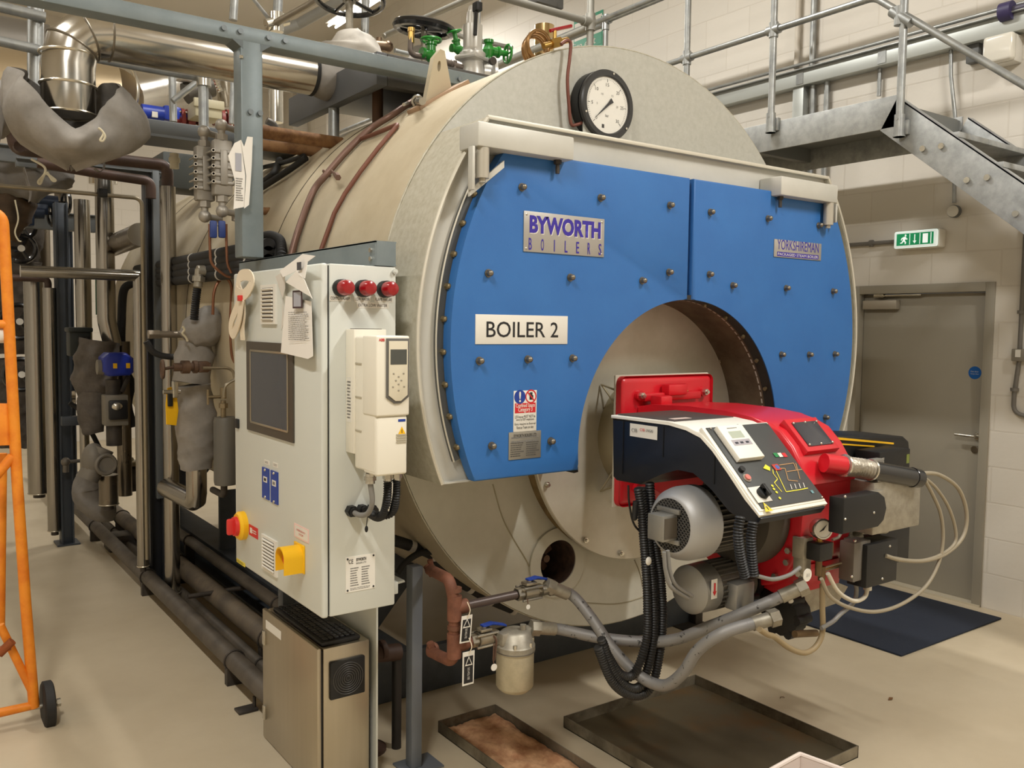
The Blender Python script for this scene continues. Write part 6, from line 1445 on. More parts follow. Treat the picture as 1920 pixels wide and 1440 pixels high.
# brown pipes under the jackets
def brown(pxs, y, r, lb): 
    P_ = pts(pxs, 'y', y)
    return tag(MB().pipe(P_, r, r*1.6, 14).build('brown_pipe', mat('dark_brown_pipe', (86, 66, 58), .5, .2, (70, 56, 50), 9)), lb, 'pipe')
brown([(-10, 244), (24, 246), (28, 280), (150, 292), (314, 310), (314, 350)], 5.6, .034, 'dark brown pipe elbowing down into the bright clad pipe')
brown([(70, 305), (190, 326), (283, 340), (283, 372)], 5.85, .030, 'lower dark brown pipe elbowing down to the dark upright')
brown([(-6, 520), (90, 523), (90, 545)], 7.6, .026, 'rust brown pipe elbowing down into the slimmer clad pipe')
p = py(35, 277, 5.5); tag(MB().cyl(p, p+V((0, -.05, 0)), .03, 12).build('pipe_plug', mat('dark_brown_pipe', (86, 66, 58))), 'brown plug below the jacket at the left edge', 'plug')
# grey frame rails at head height
def bar(p0, p1, h, d_, lb, m_=None, y=5.9):
    a, b = py(p0[0], p0[1], y), py(p1[0], p1[1], y); z = (a.z+b.z)/2
    o = MB(); o.bx(a.x, b.x, y, y+d_, z-h, z, .004); o.bx(a.x, b.x, y-.04, y, z-.008, z)
    return tag(o.build('frame_rail', m_ or mat('rail_blue_grey', (104, 108, 110), .5, .15)), lb, 'steel rail')
bar((-20, 276), (318, 299), .10, .06, 'grey steel rail under the baggy jacket at upper left', y=6.3)
bar((30, 302), (300, 318), .05, .05, 'second grey steel rail just below the brown pipe', y=6.0)
bar((-20, 392), (180, 402), .14, .08, 'grey steel rail behind the thin steel tube', y=8.2)
p = py(296, 318, 5.9); tag(MB().bx(p.x-.02, p.x+.02, 5.95, 6.0, .6, p.z, .003).build('frame_upright', mat('rail_blue_grey', (104, 108, 110))), 'slim grey upright beside the brown elbow', 'steel rail')
jacket('insulation_jacket', 'dirty brown insulation hanging at the left edge above the orange trolley', [py(-40, 375, 6.8), py(15, 380, 6.8), py(60, 372, 6.8)], [.22, .24, .10], mat('dirty_lagging', (92, 74, 56), .9, 0, (66, 54, 42), 6, bump=.3, bscale=12), seed=21, lump=.1)
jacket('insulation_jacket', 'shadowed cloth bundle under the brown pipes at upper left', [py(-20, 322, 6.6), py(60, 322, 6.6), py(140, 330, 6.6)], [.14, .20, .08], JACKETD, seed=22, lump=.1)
# cords
def cord(pxs, y, lb, r=.006):
    tag(MB().hose(pts(pxs, 'y', y), r, 6, 8).build('tie_cord', mat('tie_cord', (206, 196, 168), .8)), lb, 'cord')
cord([(186, 240), (194, 250), (188, 262), (193, 264), (197, 255), (190, 244), (184, 240)], 4.25, 'pale cord knotted at the bottom corner of the baggy jacket', .005)
cord([(58, 298), (82, 312), (84, 325), (72, 340), (76, 344), (84, 326), (94, 330), (104, 338), (98, 338), (88, 322)], 5.5, 'pale cord bow hanging under the brown pipe', .007)
cord([(28, 375), (34, 410), (28, 435), (34, 450), (40, 453)], 6.4, 'thin cord trailing down from the dirty insulation', .005)
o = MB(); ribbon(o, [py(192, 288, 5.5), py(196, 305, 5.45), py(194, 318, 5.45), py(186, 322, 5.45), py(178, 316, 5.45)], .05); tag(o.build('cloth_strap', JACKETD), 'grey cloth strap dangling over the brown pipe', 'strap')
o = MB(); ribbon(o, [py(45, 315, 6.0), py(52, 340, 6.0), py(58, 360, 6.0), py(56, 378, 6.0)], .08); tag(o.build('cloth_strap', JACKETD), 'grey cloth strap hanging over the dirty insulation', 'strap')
# handwheel valves far left
BLV = mat('blue_black_valve', (34, 46, 66), .35, .2)
for (px, py_, R_, lb) in ((41, 425, .10, 'black handwheel uppermost of those beside the orange trolley'), (39, 466, .11, 'blue black handwheel below the uppermost one beside orange trolley'), (36, 603, .14, 'black handwheel middle of those seen past orange trolley'), (40, 702, .13, 'black handwheel lowest of those seen past orange trolley')):
    c = py(px, py_, 8.4); hwt = handwheel('handwheel', c, (0, -1, 0), R_, lb, BLACKG, 3, .02, (0, .35, 0), BLV)
    MB().cyl(c+V((0, -.03, 0)), c+V((0, -.035, 0)), .028, 16).build('hub_cap', WHITE, hwt)
for (px, py_, lb) in ((92, 378, 'dark blue valve actuator hung under the steel rail, right one'), (66, 398, 'dark blue valve actuator hung under the steel rail, left one')):
    c = py(px, py_, 7.8); t = thing('gate_valve', c, lb, 'valve'); MB().cyl(c+V((-.10, 0, 0)), c+V((.06, 0, 0)), .05, 14).box(c+V((-.05, 0, -.06)), (.08, .08, .1), .01).build('body', BLV, t)
    MB().torus(c+V((.12, 0, 0)), (1, .2, 0), .09, .014, 24, 6).cyl(c+V((.05, 0, 0)), c+V((.13, 0, 0)), .012, 8).tube([c+V((.12, -.02, -.09)), c+V((.12, .02, .09))], .01, 6).build('wheel', BLACKG, t)
jacket('insulation_jacket', 'dusty dark lagged valve between trolley and fat clad pipe, upper', [py(30, 490, 8.8), py(30, 590, 8.8), py(32, 668, 8.8)], [.20, .22, .19], mat('dusty_lagging', (84, 76, 68), .9, 0, (60, 54, 48), 8, bump=.3, bscale=14), seed=31, lump=.08)
jacket('insulation_jacket', 'dusty dark lagged valve between trolley and fat clad pipe, lower', [py(34, 672, 8.8), py(34, 740, 8.8), py(34, 840, 8.8)], [.19, .22, .19], mat('dusty_lagging', (84, 76, 68)), seed=32, lump=.08)
jacket('insulation_jacket', 'dark dusty lagging behind the uppermost black handwheel', [py(20, 395, 9.0), py(34, 430, 9.0), py(30, 500, 9.0)], [.16, .22, .18], mat('dusty_lagging', (84, 76, 68)), seed=33, lump=.08)
clad([(-20, 750), (140, 752)], 8.9, .06, 'pale horizontal clad pipe low behind the clad pipes', cap_ring=False)
tag(MB().cyl(py(20, 826, 9.2), py(60, 822, 9.2), .04, 12).build('blue_fitting', MOTBLUE), 'small blue fitting low behind the orange trolley', 'fitting')
# dark hanging box on the upright
c0_, c1_ = py(130, 615, 7.0), py(172, 668, 7.0); t = thing('terminal_box', V(((c0_.x+c1_.x)/2, 7.05, c1_.z)), 'dark green black plastic box beside the dark blue upright', 'box')
MB().bx(c0_.x, c1_.x, 7.0, 7.15, c1_.z, c0_.z, .01).build('case', mat('green_black', (40, 46, 46), .5), t); MB().bx(c0_.x-.01, c1_.x+.01, 6.98, 7.16, c0_.z-.03, c0_.z+.005, .01).build('lid', mat('green_black', (40, 46, 46)), t)
MB().bx((c0_.x+c1_.x)/2-.02, (c0_.x+c1_.x)/2+.06, 6.994, 7.0, c1_.z+.05, c0_.z-.06, .002).build('window', BLACKG, t)
# blue actuator over the jacketed control valve
c0_, c1_ = py(193, 662, 6.3), py(252, 705, 6.3); cx_ = (c0_.x+c1_.x)/2; cz_ = (c0_.z+c1_.z)/2; w_ = c1_.x-c0_.x; h_ = c0_.z-c1_.z
t = thing('valve_actuator', V((cx_, 6.4, c1_.z)), 'bright blue rounded valve actuator with two yellow squares', 'actuator')
MB().prism([V((cx_+a_*w_/2, 6.3, cz_+b_*h_/2)) for a_, b_ in ((-.95, -.6), (-.6, -1), (.75, -.95), (1, -.7), (1, .55), (.5, 1), (-.6, 1), (-.95, .6))], (0, .2, 0), .02, 3).build('cover', MOTBLUE, t)
for s in (-.12, .30): panel(MB(), V((cx_+s*w_, 6.3, cz_-.05*h_)), RX, UZ, w_*.13, h_*.22, .002).build('yellow_square', YELLOW, t)
MB().cyl((c0_.x-.02, 6.4, cz_-.02), (c0_.x+.02, 6.4, cz_-.02), .05, 16).build('end_disc', mat('dusty_disc', (130, 124, 112), .6), t)
LAG = mat('worn_lagging', (104, 97, 90), .9, 0, (80, 74, 68), 8, bump=.3, bscale=14)
jacket('insulation_jacket', 'worn grey lagging wrapped around the control valve under the clad pipe', [py(188, 640, 6.75), py(182, 680, 6.75), py(180, 720, 6.75), py(188, 760, 6.75)], [.13, .15, .15, .12], LAG, seed=41, lump=.08)
jacket('insulation_jacket', 'torn grey lagging left of the small positioner box', [py(176, 735, 6.7), py(172, 780, 6.7), py(176, 815, 6.7)], [.09, .10, .07], LAG, seed=42, lump=.09)
c0_, c1_ = py(198, 742, 6.3), py(243, 798, 6.3); t = thing('positioner_box', V(((c0_.x+c1_.x)/2, 6.4, c1_.z)), 'grey valve positioner box with dark round window below blue actuator', 'positioner')
MB().bx(c0_.x, c1_.x, 6.32, 6.45, c1_.z, c0_.z, .008).build('case', mat('dusty_box', (118, 112, 100), .6), t); c = V(((c0_.x+c1_.x)/2-.005, 6.32, (c0_.z+c1_.z)/2))
MB().bx(c.x-.05, c.x+.07, 6.29, 6.32, c.z-.06, c.z+.07, .01).build('dark_cover', BLACK, t); MB().sph(c+V((0, -.03, .03)), .035, (1, .5, .8), 14).build('glass_dome', CHROME, t)
MB().cyl(V((c.x, 6.4, c0_.z)), V((c.x, 6.4, c0_.z+.10)), .05, 16).box((c.x+.07, 6.38, c0_.z+.07), (.03, .03, .12), .004, Matrix.Rotation(.4, 3, 'Y')).build('yoke', BLACKIRON, t)
MB().cyl(V((c.x, 6.4, c1_.z-.14)), V((c.x, 6.4, c1_.z)), .05, 14).build('stem_guard', BLACKIRON, t)
t = thing('control_valve', py(192, 870, 6.4), 'dusty cast valve body with round flange ring below the positioner', 'valve'); c = py(194, 868, 6.35)
MB().sph(c+V((-.06, 0, .02)), .10, (.8, .8, 1.2), 16).cyl(c+V((-.1, .0, -.1)), c+V((0, .0, .1)), .07, 14).build('body', mat('dusty_cast', (120, 114, 104), .6, .3), t); MB().torus(c+V((0, -.08, 0)), (0.2, -1, 0), .062, .014, 24, 8).cyl(c+V((0, -.02, 0)), c+V((0, -.078, 0)), .055, 20).build('flange_ring', mat('dusty_cast', (120, 114, 104)), t)
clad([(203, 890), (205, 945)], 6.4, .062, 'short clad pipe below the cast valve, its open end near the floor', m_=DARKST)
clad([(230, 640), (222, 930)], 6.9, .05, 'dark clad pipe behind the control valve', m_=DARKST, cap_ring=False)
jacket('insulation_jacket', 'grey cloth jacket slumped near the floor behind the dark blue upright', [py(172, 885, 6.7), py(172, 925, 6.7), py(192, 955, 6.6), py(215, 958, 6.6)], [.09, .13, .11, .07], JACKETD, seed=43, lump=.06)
# black hoses behind
tag(MB().hose(pts([(250, 530), (232, 545), (228, 600), (228, 650), (238, 700), (246, 720), (240, 760), (250, 800)], 'y', 6.9), .03, 10).build('lagged_tube', BLACKR), 'black lagged tube curving behind the blue actuator', 'tube')
tag(MB().hose(pts([(130, 755), (150, 770), (166, 800), (184, 835), (200, 870)], 'y', 7.3), .018, 8).build('cable', BLACKR), 'black cable crossing diagonally below the dark steel arm', 'cable')
# background pump and dark clutter behind the pipes
t = thing('pump_set', py(232, 900, 7.2), 'dark pump set with silver cap low behind the clad pipes', 'pump'); c = py(236, 860, 7.2)
MB().cyl(c+V((-.12, 0, -.15)), c+V((.12, 0, -.15)), .11, 18).build('pump_body', BLACKIRON, t); MB().lathe(c+V((0, 0, -.05)), (0, 0, 1), [(0, .10), (.03, .10), (.04, .06), (.06, .05), (.06, 0)], 20).build('silver_cap', CHROME, t)
MB().bx(c.x-.15, c.x+.15, 7.1, 7.3, 0, .12, .01).build('plinth', BLACKIRON, t)
# green tubes and valves between pipes
tag(MB().cyl(py(181, 520, 7.5), py(182, 590, 7.5), .01, 8).build('green_wire', mat('dark_green_wire', (40, 90, 60), .5)), 'thin dark green cable between the clad pipes', 'cable')
# jacketed steam trap valve in front of the boiler
JM = JACKET
jacket('insulation_jacket', 'upper cloth jacketed valve bonnet tied with cord left of the cabinet', [py(352, 640, 5.0), py(372, 622, 5.0), py(398, 605, 5.0), py(412, 598, 5.0)], [.07, .10, .105, .085], JM, seed=51, lump=.085, n=30)
jacket('insulation_jacket', 'cloth jacket middle section behind the rusty hand valve', [py(366, 640, 5.05), py(362, 690, 5.05), py(358, 722, 5.05)], [.09, .105, .10], JM, seed=52, lump=.075, n=30)
jacket('insulation_jacket', 'long cloth jacket sleeve tapering to the clad elbow beside yellow tag', [py(362, 722, 5.0), py(366, 770, 5.0), py(368, 830, 5.0), py(368, 882, 5.0)], [.095, .11, .105, .085], JM, seed=53, lump=.085, n=30)
cord([(342, 612), (346, 618), (342, 625), (348, 632), (352, 640)], 4.9, 'cord frill on the jacketed valve bonnet', .006)
RV = mat('rusty_valve', (112, 88, 70), .6, .4, (84, 64, 52), 20)
t = thing('hand_valve', py(360, 688, 4.75), 'rusty brown hand valve in front of the cloth jackets', 'valve'); c = py(362, 688, 4.75)
MB().cyl(c+V((-.10, 0, 0)), c+V((.09, 0, 0)), .022, 12).cyl(c+V((-.06, 0, 0)), c+V((-.02, 0, 0)), .035, 14).box(c+V((.05, 0, 0)), (.06, .05, .06), .01).cyl(c+V((.0, 0, 0)), c+V((.02, 0, 0)), .034, 14).build('body', RV, t)
MB().torus(c+V((-.155, 0, -.01)), (1, -.1, 0), .045, .008, 20, 6).cyl(c+V((-.16, 0, -.01)), c+V((-.1, 0, 0)), .008, 8).box(c+V((-.155, 0, -.01)), (.01, .014, .085), .003).build('wheel', RV, t)
tag(MB().hose(pts([(380, 690), (402, 690), (425, 690), (436, 696), (440, 708)], 'y', 4.7), .008, 8).build('impulse_tube', mat('olive_tube', (150, 140, 120))), 'thin tube from the rusty hand valve to the cabinet', 'tube')
tag(MB().hose(pts([(440, 712), (424, 722), (420, 735), (420, 745)], 'y', 4.6), .008, 8).build('impulse_tube', mat('olive_tube', (150, 140, 120))), 'thin tube bending into the small fittings above the pot', 'tube')
a, b = py(278, 627, 5.3), py(346, 627, 5.3); tag(MB().cyl(a, b, .020, 14).cyl(a, a+V((.06, 0, 0)), .028, 6).build('branch_pipe', mat('warm_bare_pipe', (150, 138, 122), .35, .6)), 'short level pipe into the jacketed bonnet across the clad pipe', 'pipe')
tag(MB().hose(pts([(274, 640), (288, 660), (310, 668), (336, 669)], 'y', 5.2), .018, 10).build('black_tube', BLACKR), 'black tube curving across the bright clad pipe to the jacket', 'tube')
t = thing('lockout_tag', py(322, 800, 4.9), 'bright yellow plastic lockout tag beside the long cloth jacket', 'tag'); TY = [py(x, y, 4.9) for x, y in ((314, 728), (326, 724), (332, 745), (335, 770), (331, 798), (312, 796), (311, 760))]
MB().prism(TY, (0, .012, 0), .003).build('tag_plate', YELLOW, t); MB().box(py(319, 748, 4.89), (.025, .02, .08), .004).build('clasp', BLACK, t); MB().cyl(py(306, 735, 4.88), py(338, 735, 4.88), .012, 10).box(py(328, 730, 4.88), (.03, .03, .09), .004).build('lever_valve', CHROME, t)
# condensate pot and fittings
c = py(423, 850, 4.7); zt2_ = py(423, 782, 4.7).z; zb2_ = py(423, 908, 4.7).z
t = thing('condensate_pot', V((c.x, 4.7, zb2_)), 'grey cylindrical pot left of the cabinet, below small brass fittings', 'pot'); MB().lathe((c.x, 4.7, zb2_), (0, 0, 1), [(0, .03), (.0, .058), (.02, .062), (zt2_-zb2_-.02, .062), (zt2_-zb2_, .058), (zt2_-zb2_, 0)], 28).build('body', mat('pot_grey', (108, 106, 100), .45, .4), t)
MB().cyl((c.x-.01, 4.7, zt2_), (c.x-.01, 4.7, zt2_+.09), .014, 10).cyl((c.x-.01, 4.7, zt2_+.05), (c.x-.01, 4.7, zt2_+.075), .024, 6).cyl((c.x-.01, 4.7, zt2_+.1), (c.x-.01, 4.7, zt2_+.16), .018, 8).cyl((c.x-.09, 4.7, zt2_+.11), (c.x, 4.7, zt2_+.11), .009, 8).cyl((c.x-.09, 4.7, zt2_+.07), (c.x-.09, 4.7, zt2_+.15), .007, 8).build('fittings', mat('dull_brass', (140, 126, 100), .4, .7), t)
MB().pipe([V((c.x-.01, 4.7, zb2_)), V((c.x-.01, 4.7, zb2_-.06)), V((c.x-.01, 4.9, zb2_-.06))], .018, .03, 10).build('drain', BLACKIRON, t)
# level gauges
def gauge_glass(px, top, bot, y, lb):
    a, b = py(px, top, y), py(px, bot, y); t = thing('level_gauge', V((a.x, y, b.z)), lb, 'level gauge'); GM = mat('cast_grey_gauge', (164, 158, 148), .45, .5)
    MB().bx(a.x-.046, a.x+.046, y, y+.06, b.z+.0, a.z-.0, .008).bx(a.x-.018, a.x+.018, y-.012, y, b.z+.05, a.z-.05, .004).build('body', GM, t)
    n_ = 5
    for i in range(n_):
        z = b.z+.06+(a.z-b.z-.12)*i/(n_-1)
        o = MB(); o.bx(a.x-.062, a.x+.062, y-.008, y+.002, z-.007, z+.007, .002); o.build('clamp', GM, t)
        for s in (-1, 1): MB().cyl((a.x+s*.056, y-.02, z), (a.x+s*.056, y+.08, z), .006, 8).cyl((a.x+s*.056, y-.02, z), (a.x+s*.056, y-.008, z), .010, 6).build('clamp_bolt', CHROME, t)
    for z, s in ((a.z, 1), (b.z, -1)): MB().cyl((a.x, y+.03, z-.03*s), (a.x, y+.03, z+.10*s), .018, 12).cyl((a.x, y+.03, z), (a.x, y+.03, z+.03*s), .03, 6).sph((a.x, y+.03, z+.075*s), .032, n=12).cyl((a.x, y+.03, z+.075*s), (a.x+.10, y+.10, z+.075*s), .016, 10).build('end_cock', GM, t)
    MB().cyl((a.x+.09, y+.10, b.z-.075), (a.x+.09, y+.10, b.z-.11), .02, 10).build('gland', GM, t)
    return t
gauge_glass(386, 274, 376, 4.5, 'shorter reflex level gauge hanging left of the frame column')
gauge_glass(419, 262, 366, 4.42, 'taller reflex level gauge beside the hanging papers')
for px, lb in ((400, 'blue lever handle under the shorter level gauge'), (416, 'blue lever handle under the taller level gauge')):
    a = py(px, 430, 4.4); MB_ = MB().box(a, (.035, .02, .085), .008); tag(MB_.build('valve_lever', mat('blue_sleeve', (40, 60, 120), .5)), lb, 'lever')
for i, pxs in enumerate(([(393, 420), (394, 470), (398, 495), (420, 515), (432, 520)], [(424, 420), (425, 470), (427, 495), (434, 512)])):
    tag(MB().hose(pts(pxs, 'y', 4.42), .007, 8).build('copper_tube', mat('old_copper', (128, 86, 62), .4, .6)), ('copper drain tube from the shorter level gauge', 'copper drain tube from the taller level gauge')[i], 'tube')
tag(MB().hose(pts([(399, 590), (401, 550), (410, 528), (424, 522), (434, 540), (432, 600), (434, 660), (440, 680)], 'y', 4.75), .008, 8).build('copper_tube', mat('old_copper', (128, 86, 62))), 'copper tube looping down behind the cabinet corner', 'tube')
t = thing('flexible_hose', py(371, 590, 4.9), 'black ribbed hose rising from the jacket to a grey union', 'hose'); MB().hose(pts([(364, 600), (366, 575), (370, 540)], 'y', 4.9), .022, 12, 10, (.002, .012)).build('hose_body', BLACK, t)
a = py(371, 538, 4.9); MB().cyl(a, py(374, 505, 4.9), .024, 12).cyl(py(372, 528, 4.9), py(373, 518, 4.9), .034, 6).cyl(py(370, 508, 4.9), py(384, 508, 4.9), .03, 12).build('union', CAST, t)
# papers on the column
def sheetY(pxs, y, lb, dy=0):
    o = tag(MB().prism(pts(pxs, 'y', y), (0, .003, 0)).build('paper_sheet', PAPER), lb, 'paper'); return o
s = sheetY([(428, 292), (440, 268), (452, 262), (460, 330), (458, 388), (438, 392), (441, 340)], 3.77, 'folded printed sheet hanging left of the frame column')
c = at(447, 304, 'y', 3.768); panel(MB(), c, RX, UZ, .026, .075, .001).build('photo_print', mat('print_grey', (168, 168, 176)), s); lines(MB(), at(449, 355, 'y', 3.768), RX, UZ, .032, .10, 10, .4, .001, .3, 3).build('small_print', GREYINK, s)
sheetY([(452, 262), (458, 275), (464, 256), (474, 257), (472, 310), (467, 384), (458, 391), (462, 330)], 3.765, 'stiff white sheet curling over the edge of the frame column')
# black lagged tubes along the shell
for i in range(4):
    p = at(452, 468+14*i, 'x', 1.47); q = at(330, 487+10*i, 'x', 1.47)
    t = thing('lagged_tube', V((1.47, p.y, p.z)), ('uppermost', 'second', 'third', 'lowest')[i]+' of four black lagged tubes running along the boiler side', 'tube', 'black lagged tubes along the boiler side'); yb = min(q.y+1.0, 8)
    MB().cyl((1.47, 4.0, p.z), (1.47, yb, p.z), .030, 14).build('lagging', mat('black_foam', (36, 35, 34), .75), t)
    for y in (4.25, 4.7, 5.2, 5.8): MB().cyl((1.47, y, p.z), (1.47, y+.02, p.z), .0315, 14).build('tie_band', mat('tie_band', (196, 192, 184), .5), t)
for i in range(3):
    pxs = [(486, 448+15*i), (505, 442+14*i), (524-4*i, 450+10*i), (528-6*i, 470+8*i), (527-6*i, 486+4*i)]
    tag(MB().hose([on_shell(x, y, .05) for x, y in pxs], .022, 12, 10, (.003, .016)).build('ripple_hose', BLACKR), ('outer', 'middle', 'inner')[i]+' of three black ribbed hoses bending down right of the column', 'hose')
# floor pipes
def fpipe(x, z, r, y0_, y1_, lb, m_=BLACKIRON):
    t = thing('floor_pipe', (x, y0_, z-r), lb, 'pipe'); MB().cyl((x, y0_, z), (x, y1_, z), r, 20).build('pipe_body', m_, t)
    y = y0_+.55
    while y < y1_:
        MB().bx(x-r*.9, x+r*.9, y, y+.04, 0, z-r*.6).torus((x, y+.02, z), (0, 1, 0), r+.004, .005, 20, 6).build('pipe_support', BLACKIRON, t); y += 1.7
    return t
DKP = mat('dusty_dark_pipe', (96, 88, 78), .55, .2, (72, 66, 58), 6)
fpipe(1.35, .115, .046, 3.60, 11, 'dark floor pipe nearest the open floor, running back from the stainless box', DKP)
p = az(330, 1050, .12); q = az(488, 1188, .12)
fpipe(1.58, .13, .058, 3.75, 9, 'dusty grey brown floor pipe, second from the open floor', mat('dusty_brown_pipe', (112, 100, 84), .6, .2, (84, 76, 66), 6))
fpipe(1.50, .045, .028, 3.65, 8, 'thin dark pipe on the floor between the two thick ones', DKP)
fpipe(1.72, .22, .035, 4.0, 7.5, 'dark pipe under the boiler side, third from the open floor', DKP)
a = az(322, 1130, .10); b = az(455, 1096, .10); tag(MB().cyl((1.40, 5.15, .165), (1.80, 5.15, .165), .014, 10).cyl((1.78, 5.15, .165), (1.84, 5.15, .165), .026, 8).build('cross_pipe', BLACKIRON), 'thin cross pipe bridging the floor pipes below the clad pipe', 'pipe')
p = az(458, 1336, .0); t = tag(MB().bx(p.x-.03, p.x+.06, p.y-.02, p.y+.05, 0, .012, .003).cyl((p.x+.05, p.y+.01, .01), (p.x+.05, p.y+.01, .06), .008, 8).build('pipe_shoe', BLACKIRON), 'small bolted shoe plate on the floor beside the dark pipe', 'plate')
# background ducts upper left
clad([(-420, 8), (90, 78)], 8.0, .20, 'large dull round duct behind the rails at the upper left edge', m_=mat('dull_duct', (150, 146, 140), .4, .7), cap_ring=False)
clad([(-420, 95), (60, 168), (215, 185)], 7.2, .26, 'wide tan reflecting duct behind the steam pipe', m_=mat('tan_duct', (196, 178, 148), .3, .8), cap_ring=False)
clad([(216, 180), (345, 152)], [7.3, 9.0], .21, 'shiny clad duct running back from the tan duct', cap_ring=False)
a = py(216, 176, 7.25); tag(MB().torus(a, (1, .5, 0), .25, .012, 36, 8).build('duct_ring', CHROME), 'bright ring joint on the tan duct', 'ring')
clad([(437, 150), (436, 208)], 8.8, .15, 'bright vertical flue seen left of the frame column', cap_ring=False)
GR2 = GALV
rail([(-320, -62), (40, 22), (85, 33)], 5.6, .03, 'upper pale scaffold rail at the upper left edge')
rail([(-320, 6), (40, 86), (75, 94)], 5.6, .028, 'lower pale scaffold rail at the upper left edge')
rail([(70, -10), (68, 170)], 5.65, .035, 'pale scaffold post left of the steam pipe elbow', GALV, 'post', 'guard_post')
rail([(54, -10), (53, 160)], 6.2, .008, 'thin bright rod beside the pale scaffold post', GALV, 'rod', 'guard_rod')
rail([(176, 108), (270, 126), (384, 146)], 5.5, .028, 'scaffold rail crossing behind the steam pipe to the scaffold upright')
rail([(322, 118), (325, 228)], 5.9, .024, 'pale scaffold upright beside the red stop button', GALV, 'post', 'guard_post')
rail([(381, 128), (382, 238)], 5.45, .030, 'pale scaffold upright in front of the beige box', GALV, 'post', 'guard_post')
rail([(324, 190), (372, 152)], 5.7, .02, 'scaffold brace slanting between two pale uprights', GALV, 'brace')
c = py(382, 146, 5.45); tag(MB().cyl(c+V((0, 0, -.05)), c+V((0, 0, .05)), .042, 14).build('scaffold_clamp', CHROME), 'grey clamp on the upright in front of the beige box', 'clamp')
# stop button box
c0_, c1_ = py(333, 120, 7.0), py(362, 152, 7.0); t = thing('stop_button_box', V(((c0_.x+c1_.x)/2, 7.05, c1_.z)), 'white box with a red stop button below the steam pipe', 'stop button')
MB().bx(c0_.x, c1_.x, 7.0, 7.1, c1_.z, c0_.z, .008).build('case', WHITE, t); cc_ = V(((c0_.x+c1_.x)/2, 7.0, (c0_.z+c1_.z)/2+.02)); MB().lathe(cc_, (0, -1, 0), [(0, .03), (.03, .03), (.03, .05), (.05, .045), (.055, 0)], 20).build('red_button', mat('red_knob', (190, 50, 46)), t)
# beige box, blue pump, red flanges
c0_, c1_ = py(366, 186, 6.6), py(417, 224, 6.6); t = thing('junction_cabinet', V(((c0_.x+c1_.x)/2, 6.7, c1_.z)), 'beige rectangular box behind the scaffold upright', 'box')
MB().bx(c0_.x, c1_.x, 6.6, 6.8, c1_.z, c0_.z, .008).build('case', mat('beige_box', (178, 170, 142), .5), t); MB().bx(c0_.x-.012, c1_.x+.012, 6.585, 6.61, c0_.z-.05, c0_.z+.012, .005).build('lid_rim', mat('beige_box', (178, 170, 142)), t)
c = py(300, 214, 6.9); t = thing('blue_pump', c+V((0, 0, -.06)), 'bright blue pump motor sitting on the wide grey joist', 'pump')
MB().cyl(c+V((-.13, 0, 0)), c+V((.02, 0, 0)), .055, 20).build('motor', mat('pump_blue', (36, 62, 168), .35), t); MB().box(c+V((.08, 0, .01)), (.13, .10, .11), .02).sph(c+V((.16, 0, -.01)), .055, n=14).build('gearbox', mat('pump_blue', (36, 62, 168)), t); MB().box(c+V((-.05, -.05, -.02)), (.04, .02, .04)).build('label', WHITE, t)
REDFL = mat('red_oxide_flange', (128, 50, 44), .5)
for i, px in enumerate((346, 364, 420)):
    c = py(px, 226, 6.9); t = thing('red_flange', c, ('red oxide pipe flange left of the scaffold upright, nearer the blue pump', 'red oxide pipe flange just left of the front scaffold upright', 'red oxide pipe flange right of the beige box')[i], 'flange')
    MB().cyl(c+V((-.035, 0, 0)), c+V((-.01, 0, 0)), .085, 20).cyl(c+V((.01, 0, 0)), c+V((.035, 0, 0)), .085, 20).cyl(c+V((-.08, 0, 0)), c+V((.08, 0, 0)), .05, 16).build('flange_pair', REDFL, t)
    for a in range(4): MB().cyl(c+V((-.05, .065*math.cos(a*PI/2+.7), .065*math.sin(a*PI/2+.7))), c+V((.05, .065*math.cos(a*PI/2+.7), .065*math.sin(a*PI/2+.7))), .01, 6).build('flange_bolt', CHROME, t)
c = py(372, 170, 7.1); t = thing('dark_actuator', c, 'dark valve actuator under the red stop button', 'actuator'); MB().cyl(c+V((-.1, 0, -.04)), c+V((.1, 0, .05)), .08, 18).sph(c+V((.02, -.03, -.06)), .075, n=14).build('body', mat('dark_olive', (82, 78, 70), .5, .3), t)
tag(MB().hose(pts([(392, 132), (402, 142), (408, 160), (414, 172)], 'y', 6.8), .02, 8, 8, (.003, .02)).build('flex_conduit', CHROME), 'shiny flexible conduit arching left of the vertical flue', 'conduit')
c0_, c1_ = py(322, 288, 5.4), py(332, 318, 5.4); tag(MB().cyl(py(327, 288, 5.4), py(327, 316, 5.4), .026, 14).cyl(py(327, 296, 5.4), py(327, 304, 5.4), .032, 14).build('sleeve_union', mat('cream_union', (206, 198, 176), .45)), 'cream sleeve union above the clad pipe by the level gauge', 'pipe fitting')
tag(MB().box(py(365, 330, 6.4), (.5, .3, .24), .01).build('feed_tank', mat('green_grey_tank', (70, 74, 72), .5)), 'dark green grey box behind the level gauges', 'box')
